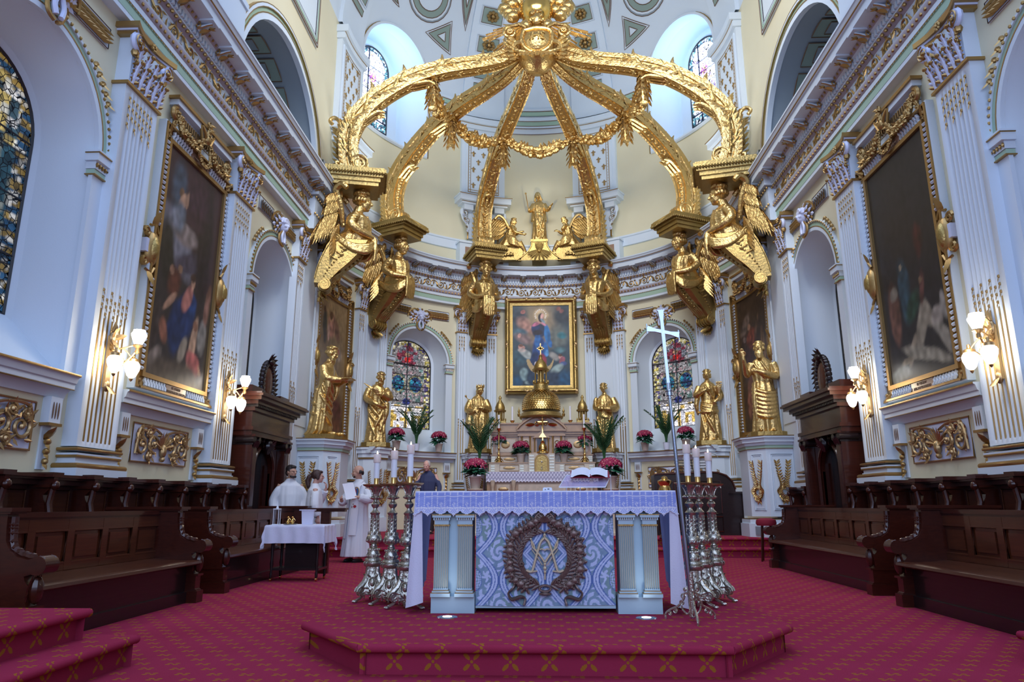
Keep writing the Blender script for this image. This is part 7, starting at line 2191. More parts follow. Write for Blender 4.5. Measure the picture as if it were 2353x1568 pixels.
for q,lab in((-1,'gold kneeling winged angel on a scroll, left of the veiled statue on the cornice'),(1,'gold kneeling winged angel bowing on a scroll, right of the veiled statue on the cornice')):
 root=thing('kneeling_angel',lab,'statue',(q*.92,20.12,8.2),0)
 m=MB()
 P=lambda x,y,z:(q*-x,y,z)
 rs=[]
 for z,cx,rx,ry in((.42,-.02,.36,.2),(.52,0.,.34,.2),(.66,.02,.24,.18),(.78,.04,.16,.13),(.92,.06,.15,.12),(1.06,.08,.15,.11),(1.14,.09,.08,.07),(1.2,.1,.05,.05)):
  rs.append([P(cx+(rx+.015*sin(9*2*pi*i/32))*cos(2*pi*i/32),(ry+.015*sin(9*2*pi*i/32))*sin(2*pi*i/32),z)for i in range(32)])
 m.loft(rs)
 head(m,P(.15,-.02,1.26),.095,radians(62)*(-1 if q>0 else 1)*(1 if q<0 else 1),.3 if q<0 else .6,hair=2)
 limb(m,[P(.1,-.1,1.08),P(.18,-.18,.88),P(.42,-.14,.8)]if q<0 else[P(.1,-.1,1.08),P(.22,-.16,.92),P(.14,-.16,1.06)],[.06,.05,.035]);hand(m,P(.42,-.14,.8)if q<0 else P(.15,-.16,1.05),P(1,0,.1)if q<0 else P(.2,0,1),(0,-1,0),.9,.3)
 limb(m,[P(.05,.1,1.08),P(.2,.12,.9),P(.34,.02,.95)],[.06,.05,.035]);hand(m,P(.34,.02,.95),P(1,0,.1),(0,-1,0),.9,.3)
 for i in range(5):limb(m,[P(-.1,-.12,.8-.05*i),P(.12,-.22,.66-.05*i),P(.32,-.14,.52-.03*i)],[.03,.045,.03])
 limb(m,[P(.3,-.1,.55),P(.42,-.05,.38),P(.5,0.,.24)],[.11,.08,.05]);m.ell(P(.46,0,.22),(.13,.09,.1))
 limb(m,[P(-.3,0,.5),P(-.45,0,.38),P(-.55,0,.22)],[.1,.08,.05])
 fuse(m,'kneeling_figure',GOLD,root,.015,2)
 for e in(-1,1):
  w=MB().use(GOLD);
  w.tube(spline([P(0.,.1*e,1.),P(-.14,.14*e,1.28),P(-.3,.16*e,1.4),P(-.42,.16*e,1.3)],4),.045,7)
  for row in range(3):
   for i in range(6):w.leaf(P(-.08-.07*i,.12*e,1.2+.03*i-.11*row),P(-.75,.1*e,-.55-.12*i),.26+.09*row,.1,(0,-1,0),.1,4)
  w.build('wing',None,root)
 k=MB().use(OLDGOLD)
 pts=spline([P(-.8,0,.02),P(-.55,0,.14),P(-.25,0,.34),P(.1,0,.42),P(.36,0,.36),P(.42,0,.18),P(.3,0,.06),P(.16,0,.12),P(.2,0,.22)],5)
 k.tube(pts,[.05]*len(pts),7)
 k.prism([(p.x,p.z)for p in pts[:26]]+[P(.36,0,0.)[::2],P(-.8,0,0.)[::2]],-.1,.12)
 garland(k,[P(-.55,-.13,.08),P(-.25,-.14,.14),P(.1,-.14,.16)],.055,5,8)
 k.tube([(a.x,.12,a.z)for a in pts],.05,6);k.build('scroll_plinth',None,root)
# HIGH ALTAR
HY=18.7
root=thing('high_altar','brown marble and gilt high altar with fish-scale dome, lantern and side turrets','altar',(0.,HY,0))
STONE=mat('honey_marble',(.36,.23,.13),.3,vary=.3,vscale=7)
STONE2=mat('pale_marble',(.48,.4,.3),.3,vary=.3,vscale=9)
ONYX=mat('pale_onyx_bars',(.62,.66,.6),.25,vary=.2,vscale=12)
m=MB().use(STONE);m.box(-1.4,1.4,-.55,.5,.36,1.74);m.box(-1.46,1.46,-.6,.5,.36,.5);m.box(-1.44,1.44,-.6,.5,1.74,1.8)
m.use(STONE2)
for x in(-1.25,-.72,.72,1.25):m.lathe([(.05,.5),(.04,.6),(.04,1.3),(.055,1.4),(.06,1.5)],12,c=(x,-.6,.1))
for x0,x1 in((-1.15,-.82),(.82,1.15),(-.6,.6)):m.box(x0,x1,-.575,-.55,.7,1.5)
m.use(BRONZE);m.leaf((0,-.6,1.3),(0,-.2,-1),.3,.3);
for x in(-.98,.98):m.ell((x,-.58,1.38),(.13,.02,.05))
m.build('altar_block',None,root,False)
m=MB().use(STONE2)
m.box(-1.38,1.38,-.18,.5,1.8,2.06);m.box(-1.34,1.34,.05,.5,2.06,2.28);m.use(STONE)
m.box(-1.4,1.4,-.2,.5,2.045,2.075);m.box(-1.36,1.36,.03,.5,2.265,2.29)
for x in(-.85,.85):
 for z,y in((1.93,-.19),(2.17,.045)):m.use(BRONZE);m.ell((x,y,z),(.16,.012,.04),10,6);m.use(STONE);m.tube([(x-.25,y,z-.08),(x+.25,y,z-.08),(x+.25,y,z+.08),(x-.25,y,z+.08)],.012,4,closed=True)
m.use(ONYX)
for x in(-1.28,-.52,.52,1.28):
 for z,y in((1.86,-.19),(1.92,-.19),(1.98,-.19),(2.12,.04),(2.17,.04),(2.22,.04)):m.box(x-.05,x+.05,y,y+.02,z-.02,z+.02)
for q in(-1,1):
 for i in range(6):m.box(*sorted((q*.2,q*.32)),-.27,-.2,1.84+.075*i,1.885+.075*i)
m.build('gradines',None,root,False)
m=MB().use(STONE2);m.box(-.34,.34,-.26,.1,1.8,2.3)
m.use(GILT);ar=[(-.17,1.82)]+[(-.17*cos(pi*i/12),2.1+.17*sin(pi*i/12))for i in range(13)]+[(.17,1.82)]
m.prism(ar,-.285,-.26);m.tube([(a,-.29,b)for a,b in ar],.018,6);m.build('tabernacle_surround',None,root,False)
m=MB().use(OLDGOLD);m.prism([(a*.75,1.84+(b-1.82)*.88)for a,b in ar],-.3,-.28);m.use(SILVER);m.ell((0,-.305,2.08),(.022,.01,.03));m.lathe([(0.,0.),(.03,0.),(.01,.03),(.02,.07),(0.,.09)],8,c=(0,-.305,1.88));m.build('tabernacle_door',None,root)
m=MB().use(STONE)
m.box(-1.3,1.3,.1,.5,2.29,2.77)
for z0,z1,e,d in((2.77,2.82,.02,.06),(2.82,2.88,.06,.02),(2.88,2.91,.1,-.02),(2.91,3.1,0.,.14),(3.1,3.14,.03,.1)):m.box(-1.3-e,1.3+e,d,.5,z0,z1)
m.box(-.6,.6,0.,.5,2.29,2.77);
for z0,z1,e,d in((2.77,2.82,.03,-.04),(2.82,2.9,0.,0.),(2.9,2.94,.05,-.07)):m.box(-.6-e,.6+e,d,.5,z0,z1)
m.box(-.52,.52,.05,.5,2.94,3.3)
m.build('superstructure',None,root,False)
m=MB().use(STONE)
arc=[(-.66+1.32*i/16,2.94+.36*sin(pi*i/16)**.8)for i in range(17)]
m.prism(arc,-.02,.2);m.tube([(a,-.05,b+.01)for a,b in arc],.035,6);m.use(BRASS)
for q in(-1,1):
 sp=spiral((q*.12,3.1),.07,1.4,0,12,q,.01);m.tube([(a,-.05,b)for a,b in sp],.016,5);m.leaf((q*.18,-.04,3.08),(q,-.1,-.1),.26,.09)
m.ell((0,-.06,3.12),(.09,.04,.06));m.build('pediment',None,root,sharp=35)
m=MB().use(STONE2)
for q in(-1,1):
 for x in(.52,.3):m.use(GILT);m.lathe([(.03,2.3),(.022,2.34),(.02,2.7),(.032,2.76)],10,c=(q*x,-.03,0))
 m.use(STONE2);m.box(*sorted((q*.34,q*.48)),-.012,0.,2.36,2.7);m.box(*sorted((q*.7,q*1.22)),.09,.1,2.36,2.7)
 m.use(BRONZE);m.tube([(q*.41+.05*cos(a*pi/6),-.02,2.6+.05*sin(a*pi/6))for a in range(12)],.012,5,closed=True);m.ell((q*.96,.09,2.55),(.12,.012,.1))
m.use(STONE);m.box(-.24,.24,-.1,0.,2.29,2.34);m.prism([(-.24,2.72),(.24,2.72),(0.,2.9)],-.08,0.)
m.use(GILT)
for q in(-1,1):m.lathe([(.022,2.34),(.016,2.38),(.016,2.66),(.024,2.72)],8,c=(q*.18,-.06,0))
m.use(DARKWOOD);m.box(-.12,.12,-.015,0.,2.36,2.68);m.build('front_niche',None,root)
m=MB().use(OLDGOLD)
cz=3.48;Rd=.5
m.lathe([(.58,3.26),(.6,3.3),(.56,3.34),(.54,3.4),(.52,3.42)],40,c=(0,.28,0))
m.lathe([(Rd*cos(radians(a)),cz+.06+Rd*1.*sin(radians(a)))for a in range(-8,80,6)],40,c=(0,.28,0));m.build('dome_core',None,root,sharp=60)
m=MB().use(mat('gold_scales',(.8,.52,.17),.24,.95))
for j in range(13):
 a=radians(-5+6.2*j);r=Rd*cos(a);z=cz+.06+Rd*sin(a);n=max(8,int(44*cos(a)))
 for i in range(n):
  t=2*pi*(i+.5*(j%2))/n
  m.leaf(((r+.012)*cos(t),.28+(r+.012)*sin(t),z+.045),(cos(t)*sin(a)*1.+.1*cos(t),sin(t)*sin(a)+.1*sin(t),-cos(a)),.075,2*pi*r/n*1.15,(cos(t)*cos(a),sin(t)*cos(a),sin(a)),.1,3,.1)
m.build('gilt_scales',None,root)
m=MB().use(OLDGOLD)
m.lathe([(0.,4.02),(.24,4.02),(.24,4.06),(.2,4.08),(.2,4.2),(.22,4.22),(0.,4.22)],24,c=(0,.28,0))
for i in range(8):
 a=2*pi*i/8+.39;m.lathe([(.028,4.22),(.02,4.26),(.02,4.54),(.03,4.58)],8,c=(.16*cos(a),.28+.16*sin(a),0))
 m.ell((.21*cos(a),.28+.21*sin(a),4.27),(.03,.03,.05))
m.lathe([(0.,4.56),(.22,4.57),(.24,4.62),(.19,4.65),(.18,4.72),(.13,4.82),(.06,4.9),(.04,4.96),(.055,5.),(.02,5.04),(0.,5.06)],20,c=(0,.28,0))
m.lathe([(.07,4.22),(.07,4.56)],12,c=(0,.28,0));m.build('lantern',None,root)
m=MB().use(GOLD);m.box(-.015,.015,.26,.29,5.03,5.36);m.box(-.1,.1,.26,.29,5.2,5.23);m.box(-.06,.06,.26,.29,5.17,5.26);m.build('top_cross',None,root,False)
for q in(-1,1):
 m=MB().use(OLDGOLD);x=q*1.12
 m.box(x-.16,x+.16,.14,.46,3.14,3.2)
 for i in range(6):a=2*pi*i/6;m.lathe([(.025,3.2),(.016,3.24),(.016,3.42),(.024,3.46)],8,c=(x+.105*cos(a),.3+.105*sin(a),0));m.ell((x+.15*cos(a),.3+.15*sin(a),3.24),(.022,.022,.045))
 m.lathe([(.05,3.2),(.05,3.46)],10,c=(x,.3,0))
 m.lathe([(0.,3.45),(.16,3.46),(.17,3.5),(.13,3.52),(.135,3.58),(.1,3.68),(.045,3.76),(.03,3.8),(.045,3.84),(.03,3.88),(0.,3.92)],16,c=(x,.3,0));m.build('side_turret',None,root)
 m=MB().use(OLDGOLD);x=q*.6;m.lathe([(.03,3.3),(.045,3.36),(.02,3.4),(.035,3.45),(.012,3.5),(0.,3.58)],10,c=(x,.1,0));m.build('finial',None,root)
root=thing('lace_altar_cloth','white scalloped lace strip over the front edge of the high altar','altar cloth',(0.,HY-.61,1.8))
def lace2(u,v):
 f=(u*34)%1.
 return(.72,.74,.88)if(sin(f*2*pi)*cos(v*14)>.1 or v<.15)else(.34,.35,.5)
tint_grid(lambda u,v:Vector((lerp(-1.42,1.42,u),-.005,lerp(-.25+.028*abs(sin(pi*u*34)),.012,v))),34*8,12,lace2,'lace_drop',DAMASK,root)
m=MB().use(LINEN);m.box(-1.42,1.42,-.006,.4,.004,.014);m.build('cloth_top',None,root,False)
def brass_candle(label,loc,h,lit=False,tall=.35):
 root=thing('altar_candlestick',label,'candlestick',loc,0,None)
 m=MB().use(BRASS);s_=h/.9
 m.lathe([(r,z*s_)for r,z in((0.,0.),(.1,0.),(.095,.03),(.06,.06),(.05,.13),(.025,.17),(.04,.21),(.018,.25),(.022,.34),(.032,.37),(.016,.4),(.016,.62),(.022,.8),(.03,.84),(.06,.88),(.065,.9),(0.,.9))],12)
 for i in range(3):a=2*pi*i/3-pi/2;m.ell((.1*cos(a),.1*sin(a),.02),(.03,.03,.02),6,4);m.leaf((.05*cos(a),.05*sin(a),.12),(cos(a),sin(a),-.8),.12,.06,(0,0,1),-.1)
 m.build('brass_stem',None,root)
 m=MB().use(WAXW);m.lathe([(0.,h),(.026,h),(.026,h+tall),(0.,h+tall)],12);m.build('candle',None,root)
 return root
brass_candle('brass altar candlestick with white candle, front left of the high altar',(-1.13,HY-.3,2.075)if False else(-1.13,HY-.05,2.075),.9,tall=.36)
brass_candle('brass altar candlestick with white candle, front right of the high altar',(1.13,HY-.05,2.075),.9,tall=.36)
brass_candle('slim brass candlestick with glass-topped candle, inner left of the high altar',(-.78,HY+.2,2.29),.92,tall=.38)
brass_candle('slim brass candlestick with glass-topped candle, inner right of the high altar',(.78,HY+.2,2.29),.92,tall=.38)
root=thing('altar_crucifix','small brass crucifix on a bell-shaped foot in front of the high altar niche','crucifix',(.03,HY-.17,2.3))
m=MB().use(BRASS);m.lathe([(0.,0.),(.17,0.),(.15,.04),(.1,.07),(.11,.14),(.1,.2),(.05,.27),(.06,.3),(.03,.33),(0.,.35)],18)
m.box(-.014,.014,-.012,.012,.33,1.02);m.box(-.13,.13,-.012,.012,.82,.846);m.prism([(-.1,.42),(.1,.42),(.03,.52),(0,.56),(-.03,.52)],-.03,.03)
m.tube([(0,-.02,.9),(0,-.025,.78),(.01,-.025,.62)],[.02,.024,.01],7);m.ell((0,-.03,.93),.022)
for q in(-1,1):m.tube([(0,-.022,.86),(q*.11,-.02,.92)],.009,5)
m.build('crucifix',None,root)
# FLOWERS AND PALMS
def poinsettia(label,loc,s=1.,pot=POT,rz=0.,group='crimson poinsettias in pots'):
 root=thing('poinsettia',label,'potted plant',loc,rz,group);R_=random.Random(int(loc[0]*77+loc[1]*31))
 m=MB().use(pot);m.lathe([(0.,0.),(.085*s,0.),(.115*s,.2*s),(.125*s,.21*s),(.125*s,.235*s),(.1*s,.235*s),(0.,.22*s)],20);m.build('flower_pot',None,root)
 g=MB().use(LEAFG)
 for i in range(46):
  a=R_.uniform(0,2*pi);e=R_.uniform(-.3,.8);p=(.08*s*cos(a),.08*s*sin(a),s*R_.uniform(.26,.4))
  g.leaf(p,(cos(a)*cos(e),sin(a)*cos(e),sin(e)),s*R_.uniform(.16,.25),s*.1,(0,0,1),-.25,3)
 g.tube([(0,0,.2*s),(0,0,.42*s)],.015*s,6);g.build('green_leaves',None,root)
 r=MB().use(PETAL);y=MB().use(MATS['blossom_eye']if 'blossom_eye' in MATS else mat('blossom_eye',(.75,.35,.3),.5))
 for i in range(22):
  a=i*2.39996;k=sqrt((i+.5)/22);el=radians(88-70*k);c=Vector((.215*s*cos(el)*cos(a),.215*s*cos(el)*sin(a),.4*s+.17*s*sin(el)))
  nrm=Vector((cos(el)*cos(a),cos(el)*sin(a),sin(el)));t=nrm.orthogonal().normalized();b=nrm.cross(t)
  for ring_,(nn,L,up)in enumerate(((6,.105,.15),(5,.07,.6))):
   for j in range(nn):
    an=2*pi*j/nn+ring_*.5+i;d=t*cos(an)+b*sin(an)+nrm*up
    r.leaf(c,d,s*L*R_.uniform(.85,1.15),s*.055,nrm,-.15,3)
  y.ell(c+nrm*.018*s,.014*s,6,4)
 r.build('crimson_bracts',None,root);y.build('flower_centres',None,root)
 return root
def palm(label,loc,s=1.,rz=0.):
 root=thing('potted_palm',label,'potted palm',loc,rz,'small potted palms');R_=random.Random(int(loc[0]*91+7))
 m=MB().use(POTW);m.lathe([(0.,0.),(.075*s,0.),(.095*s,.2*s),(.1*s,.2*s),(.09*s,.185*s),(0.,.18*s)],20);m.build('flower_pot',None,root)
 for i in range(22):
  g=MB().use(PALMG);a=i*2.4+R_.uniform(-.2,.2);L=s*R_.uniform(.75,1.15);sp=R_.uniform(.12,.45)
  P=[Vector((.02*cos(a),.02*sin(a),.18*s))+Vector((cos(a)*sp*L*t*t*1.1,sin(a)*sp*L*t*t*1.1,L*(t-.18*t*t*sp*2)))for t in(0,.15,.3,.45,.6,.75,.9,1.)]
  g.tube(P,[.007*s]*4+[.005*s]*2+[.003*s]*2,4)
  for j in range(2,8):
   for e in(0,.5):
    if j==7 and e:continue
    p=P[j].lerp(P[min(7,j+1)],e);tt=(P[min(7,j+1)]-P[j-1]).normalized();sd=tt.cross(Vector((cos(a),sin(a),.3))).normalized()
    for q in(-1,1):g.leaf(p,tt*.9+sd*q*.75,s*.27*(1.15-j/10),s*.026,(cos(a)*.5,sin(a)*.5,.8),-.1,2)
  g.build('frond',None,root)
 return root
def apt(th,r,z):t=radians(th);return(r*sin(t),YC+r*cos(t),z)
poinsettia('crimson poinsettia on the left window ledge, beside the statue with the palm branch',apt(-53.5,4.78,2.43),.95)
poinsettia('crimson poinsettia on the left window ledge, right of the palm',apt(-36.8,4.76,2.43),.95)
poinsettia('crimson poinsettia on the right window ledge, left of the palm',apt(36.6,4.76,2.43),.95)
poinsettia('crimson poinsettia on the right window ledge, beside the youthful gold statue',apt(52.2,4.78,2.43),.95)
poinsettia('crimson poinsettia on the high altar step, outermost left',(-1.12,HY+.1+.12,2.29),.95)
poinsettia('crimson poinsettia on the high altar step, inner left beside the crucifix',(-.55,HY-.06,2.075),.95)
poinsettia('crimson poinsettia on the high altar step, inner right beside the crucifix',(.58,HY-.06,2.075),.95)
poinsettia('crimson poinsettia on the high altar step, outermost right',(1.14,HY+.1+.12,2.29),.95)
palm('small potted palm on the left window ledge between two poinsettias',apt(-45.,4.82,2.43),.95)
palm('small potted palm on the right window ledge between two poinsettias',apt(44.2,4.82,2.43),.95)
for q in(-1,1):
 nm='left' if q<0 else 'right'
 t=thing('plant_stand','low dark wooden stand under the palm %s of the high altar'%nm,'stand',(q*1.62,18.45,.36))
 m=MB().use(WOOD);m.box(-.17,.17,-.16,.16,1.5,1.54);m.box(-.15,.15,-.14,.14,1.3,1.5);m.use(WHITEGLOSS);m.box(-.05,.05,-.145,-.14,1.36,1.46);m.build('stand_top',None,t,False)
 for e in(-1,1):
  for f in(-1,1):m=MB().use(WOOD);m.box(e*.13-.02,e*.13+.02,f*.12-.02,f*.12+.02,0,1.3);m.build('leg',None,t,False)
 palm('small potted palm standing in front of the gold statue %s of the high altar'%nm,(q*1.62,18.45,1.9),1.1)
 t=thing('flower_column','pale round column holding the front poinsettia %s of the high altar'%nm,'column',(q*1.47+.02,15.5,.36))
 m=MB().use(STONE2);m.lathe([(.2,0.),(.2,.05),(.12,.08),(.1,.15),(.1,.88),(.14,.92),(.17,.95),(.17,.98),(0.,.98)],20);m.build('shaft',None,t)
 poinsettia('large crimson poinsettia in front of the high altar on the %s'%nm,(q*1.47+.02,15.5,1.34),1.1)
# ORGAN CONSOLE
root=thing('organ_console','dark wooden organ console with curved top on the right of the sanctuary','organ',(3.26,15.45,.36))
m=MB().use(DARKWOOD)
pr=[(-.85,0.),(.86,0.),(.86,.95),(.8,1.12),(.68,1.24),(.5,1.3),(.3,1.31),(-.8,1.27),(-.85,1.25)]
m.prism(pr,0.,.45);m.use(WOOD)
for x0,x1 in((-.78,-.45),(-.4,.05),(.12,.55)):
 m.tube([(x0,-.01,.45),(x1,-.01,.45),(x1,-.01,1.12),(x0,-.01,1.12)],.014,5,closed=True);m.tube([(x0,-.01,.08),(x1,-.01,.08),(x1,-.01,.38),(x0,-.01,.38)],.014,5,closed=True)
m.tube([(a,-.01,b)for a,b in pr[2:]],.02,6);m.build('console_case',None,root,sharp=30)
m=MB().use(DARKWOOD);m.box(.86,1.,0.,.45,0.,.88);m.box(.7,1.05,-.05,.5,.86,.9);m.build('side_cheek',None,root,False)
root=thing('music_desk','black slotted music desk on top of the organ console','music desk',(3.3,15.65,1.66))
m=MB().use(BLACK)
for x0,x1 in((-.32,0.),(.06,.38)):
 for x in(x0,x1):m.tube([(x,0,0),(x+.03*(-1 if x0<0 else 1),.06,.28)],.012,5)
 for i in range(5):z=.04+.06*i;m.tube([(x0-0.,.01*i,z),(x1,.01*i,z)],.008,5)
m.build('desk_frame',None,root)
for x,l in((3.1,'left'),(3.62,'right')):
 root=thing('gooseneck_lamp','thin bent music lamp over the organ console, the %s one'%l,'lamp',(x,15.75,1.66))
 m=MB().use(SILVER);m.tube(spline([(0,0,0),(0,0,.25),(.02,0,.36),(.1,0,.42),(.2,0,.4),(.25,0,.34)],5),.007,6);m.build('bent_stem',None,root)
root=thing('brass_urn','polished brass urn on a stand between the altar and the organ','urn',(2.45,14.4,.36))
m=MB().use(BRASS);m.lathe([(0.,.9),(.13,.9),(.12,.95),(.1,1.),(.14,1.06),(.14,1.1),(.07,1.13),(.06,1.17),(0.,1.2)],24);m.build('urn_body',None,root)
m=MB().use(WOOD);m.lathe([(.16,0.),(.14,.05),(.05,.1),(.04,.8),(.13,.86),(.15,.9),(0.,.9)],16);m.build('pedestal_stem',None,root)
root=thing('kneeler_cushion','red velvet cushion stool beyond the right bench','stool',(4.05,13.3,0))
m=MB().use(REDCUSH);m.lathe([(0.,.62),(.16,.62),(.18,.66),(.17,.72),(.1,.75),(0.,.755)],20);m.build('cushion',None,root)
m=MB().use(WOOD)
for k in range(4):a=k*pi/2+.4;m.tube([(.1*cos(a),.1*sin(a),.62),(.15*cos(a),.15*sin(a),0.)],.018,6)
m.build('stool_legs',None,root)
# PEOPLE
def skinhead(m,c,r,yaw,pitch):head(m,c,r,yaw,pitch,hair=0)
def HM(c,r,yaw,pitch):return Matrix.Translation(Vector(c))@Matrix.Rotation(yaw,4,'Z')@Matrix.Rotation(pitch,4,'X')@Matrix.Scale(r/.1,4)
def person(label,loc,rz,H,hc,yaw,pitch,arms,skin,cloth,hairm,hairf,robe_tab,glasses=False,beard=False,trousers=None,extra=None):
 root=thing('person',label,'person',loc,rz);s=H/1.75
 S_=Matrix.Scale(s,4)
 b=MB();b.push(S_)
 skinhead(b,hc,.1,yaw,pitch)
 b.tube([Vector(hc)+Vector((0,.02,-.05)),Vector((hc[0]*.5,.02,1.46)),(0,.02,1.36)],[.055,.056,.08],12)
 b.loft([[(rx*cos(2*pi*i/20),.02+ry*sin(2*pi*i/20),z)for i in range(20)]for z,rx,ry in((.86,.15,.1),(1.,.14,.1),(1.2,.16,.11),(1.36,.16,.1),(1.42,.09,.07))])
 for q in(-1,1):limb(b,[(q*.09,.02,.9),(q*.095,0.,.48),(q*.1,.02,.08)],[.085,.055,.04]);b.ell((q*.1,-.05,.04),(.045,.12,.04))
 for q,el,wr_,hd_,hn,cu in arms:
  limb(b,[(q*.17,.02,1.38),el,wr_],[.05,.042,.028]);hand(b,wr_,hd_,hn,1.,cu,-q)
 b.pop();body=fuse(b,'body',skin,root,.0085,1)
 c=MB();c.push(S_);robe(c,robe_tab,56,10,H*3,1.)
 for q,el,wr_,hd_,hn,cu in arms:
  w=Vector(el).lerp(Vector(wr_),.86);k=1. if cloth is not NAVY else .72
  limb(c,[(q*.125,.02,1.335),(q*.2,.015,1.26),el,w],[.072*k,.082*k,.085*k,.07*k]);fold_sleeve(c,(q*.17,.02,1.3),el,.078*k,2);fold_sleeve(c,el,w,.07*k,2)
 if extra:extra(c)
 c.pop();fuse(c,'alb' if cloth is not NAVY else 'sweater',cloth,root,.011,1)
 h=MB();h.push(S_@HM(hc,.1,yaw,pitch));hairf(h);h.pop();fuse(h,'hair',hairm,root,.007,1)
 d=MB();d.push(S_@HM(hc,.1,yaw,pitch));d.use(BLACK)
 for q in(-1,1):
  d.ell((q*.029,-.0915,.001),(.0085,.004,.0045),7,5)
  if glasses:d.tube([(q*.031+.02*cos(2*pi*i/12),-.098,0.+.014*sin(2*pi*i/12))for i in range(12)],.0018,4,closed=True);d.tube([(q*.051,-.097,.003),(q*.078,-.04,.006),(q*.08,0.,0.)],.0018,4)
 if glasses:d.tube([(-.011,-.099,.002),(.011,-.099,.002)],.0018,4)
 d.pop();d.build('glasses' if glasses else 'eyes',None,root)
 if trousers:
  t=MB();t.push(S_)
  for q in(-1,1):limb(t,[(q*.09,.02,.94),(q*.1,0.,.48),(q*.105,.02,.06)],[.115,.085,.07])
  t.ell((0,.02,.92),(.18,.12,.12));t.pop();fuse(t,'trousers',trousers,root,.012,2)
 f=MB().use(BLACK);f.push(S_)
 for q in(-1,1):f.ell((q*.1,-.055,.035),(.052,.135,.038),12,8);f.box(q*.1-.045,q*.1+.045,-.17,.07,0.,.02)
 f.pop();f.build('shoes',None,root)
 return root
def short_hair(m):
 m.ell((0,.022,.048),(.084,.1,.082),14,10);m.ell((0,-.045,.085),(.062,.045,.032),10,7)
 for q in(-1,1):m.ell((q*.072,.02,.02),(.014,.05,.045),8,6)
 m.ell((0,.085,-.02),(.06,.03,.05),10,7)
def beard_too(m):
 short_hair(m)
 for i in range(9):a=(i-4)*.36;m.ell((.06*sin(a),-.045-.045*cos(a),-.082-.01*cos(a)),(.018,.014,.022),7,5)
def cropped(m):
 for q in(-1,1):m.ell((q*.07,.04,-.005),(.012,.048,.036),9,7)
 m.ell((0,.082,-.02),(.062,.03,.048),10,7)
 for i in range(7):a=(i-3)*.4;m.ell((.057*sin(a),-.045-.042*cos(a),-.085),(.016,.01,.018),7,5)
def ponytail(m):
 m.ell((0,.03,.035),(.092,.108,.098),14,10);m.ell((0,-.04,.085),(.07,.05,.03),9,7)
 for q in(-1,1):m.ell((q*.078,0.,-.01),(.016,.04,.06),8,6)
 m.tube([(0,.12,.03),(0,.17,-.01),(.01,.19,-.09),(0,.17,-.18),(.01,.18,-.23)],[.035,.045,.05,.04,.012],9)
def thin_grey(m):
 m.ell((0,.03,.045),(.083,.094,.075),14,10);m.ell((0,.08,-.01),(.066,.034,.06),10,7)
 for q in(-1,1):m.ell((q*.074,.015,.01),(.012,.042,.04),8,6)
ALB=[(.1,0,0.,.27,.25,.022),(.5,0,0.,.235,.205,.018),(.95,0,.01,.2,.165,.01),(1.2,0,.015,.215,.15,.007),(1.36,0,.02,.205,.125,.004),(1.43,0,.02,.11,.085,0.),(1.49,0,.015,.066,.066,0)]
pr=person('bald person in a white alb and stole standing and holding a large paper',(-3.38,13.05,0),radians(-25),1.72,(0.,-.03,1.62),radians(-52),.1,[(1,(.32,-.05,1.12),(.2,-.26,1.16),(-.9,-.3,.1),(.2,-.6,.7),.5),(-1,(-.28,-.08,1.08),(-.1,-.33,1.1),(.3,-.7,.5),(-1,0,.3),.5)],SKIN,ROBE,DARKHAIR,cropped,ALB)
m=MB().use(PAPER);m.grid(lambda u,v:(lerp(-3.49,-3.31,u)-.11*v,12.66+.05*u+.1*v+.02*sin(v*3),lerp(1.09,1.37,v)+.03*u),6,6)
tag(m.build('paper_sheet',None,None,True),'large white sheet of paper held up by the person in the stole','paper')
STOLE=mat('ivory_stole',(.74,.74,.8),.7,bump=.1)
m=MB().use(STOLE);S2=Matrix.Scale(1.72/1.75,4);m.push(S2)
def surf(x,z,o):
 rx=interp([(t[0],t[3])for t in ALB],z);ry=interp([(t[0],t[4])for t in ALB],z);return(x,-(ry*sqrt(max(.05,1-(x/rx)**2)))-o,z)
m.grid(lambda u,v:surf(lerp(.015,.145,u),lerp(.48,1.4,v),.03),5,18);m.grid(lambda u,v:surf(lerp(-.145,-.06,u),lerp(.42,1.4,v),.026),4,18)
m.tube([(.1,-.1,1.38),(.085,.02,1.46),(0,.09,1.48),(-.085,.02,1.46),(-.1,-.1,1.38)],.022,7,flat=.6);m.pop();st_=m.build('stole',None,pr)
m=MB();m.push(S2)
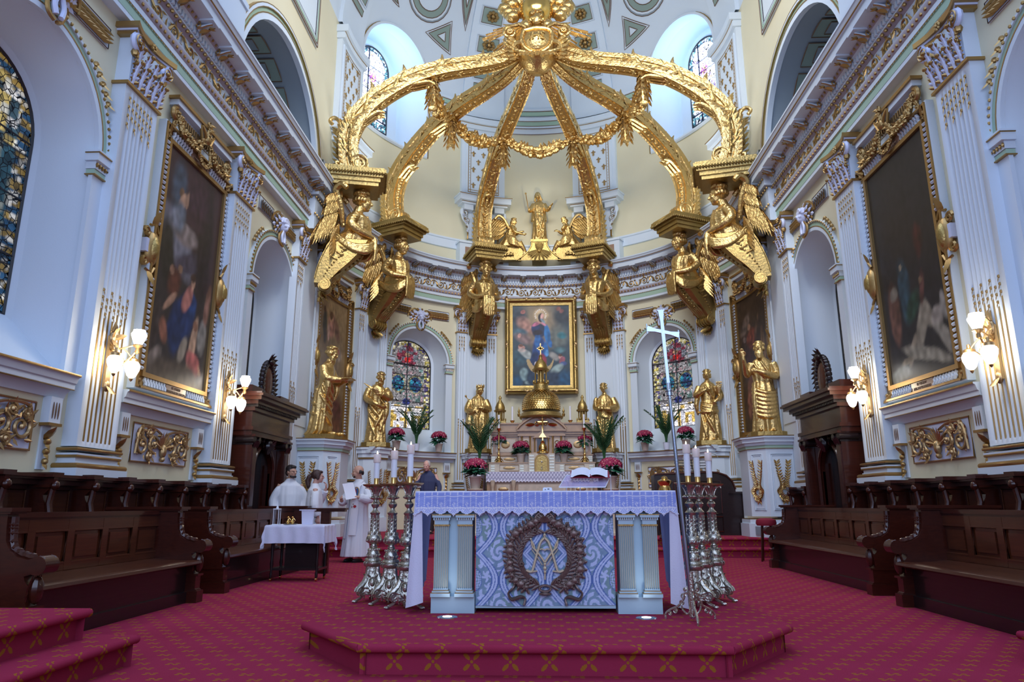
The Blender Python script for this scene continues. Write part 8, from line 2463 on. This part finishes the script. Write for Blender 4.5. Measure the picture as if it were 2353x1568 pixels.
def dot(x,z,rx,rz,M_,o):m.use(M_);m.grid(lambda u,v:surf(x+rx*u*cos(2*pi*v),z+rz*u*sin(2*pi*v),o),3,16)
REDM=mat('red_embroidery',(.4,.02,.03),.7);BLUEM=mat('blue_embroidery',(.03,.09,.22),.7)
dot(.085,1.25,.062,.095,MATS['gilt_trim'],.036);dot(.085,1.25,.05,.082,BLUEM,.04);dot(.08,1.235,.02,.062,REDM,.044);dot(.085,1.315,.014,.016,SKIN,.046)
dot(.085,.99,.028,.026,REDM,.036);dot(.055,1.03,.012,.01,BROWNLINE,.038);dot(.035,.98,.008,.02,BROWNLINE,.038)
m.pop();m.build('embroidery',None,st_)
person('young person in a white alb with glasses and short dark hair beyond the left bench',(-4.5,12.62,0),radians(25),1.72,(0.,-.02,1.61),radians(40),.05,[(1,(.27,.02,1.08),(.24,-.06,.84),(0,-.1,-1),(1,0,0),.3),(-1,(-.27,.02,1.08),(-.24,-.06,.84),(0,-.1,-1),(-1,0,0),.3)],SKIN,ROBE,DARKHAIR,beard_too,ALB,glasses=True)
person('person with dark ponytail and glasses in a white alb, hand at the chin',(-3.98,12.45,0),radians(112),1.61,(0.,-.03,1.62),radians(-8),0.,[(1,(.24,-.08,1.12),(.08,-.2,1.4),(-.1,.1,1),(0,-1,0),.5),(-1,(-.27,.02,1.08),(-.25,-.05,.86),(0,-.1,-1),(-1,0,0),.3)],SKIN2,ROBE,BROWNHAIR,ponytail,ALB,glasses=True)
NAVT=[(.88,0,.01,.185,.125,.006),(1.05,0,0.,.185,.13,.008),(1.22,0,0.,.205,.135,.006),(1.36,0,.01,.195,.115,.003),(1.43,0,.01,.1,.08,0.),(1.475,0,.005,.068,.064,0)]
person('older person with white hair and a navy sweater leaning forward behind the candlesticks',(-2.6,16.2,.36),radians(-6),1.66,(-.01,-.1,1.59),radians(-12),.35,[(1,(.29,-.02,1.1),(.3,-.16,.86),(.1,-.3,-1),(1,0,0),.3),(-1,(-.3,-.04,1.12),(-.42,-.2,.92),(-.5,-.4,-.6),(-1,0,0),.3)],SKIN2,NAVY,GREYHAIR,thin_grey,NAVT,trousers=BLACK)
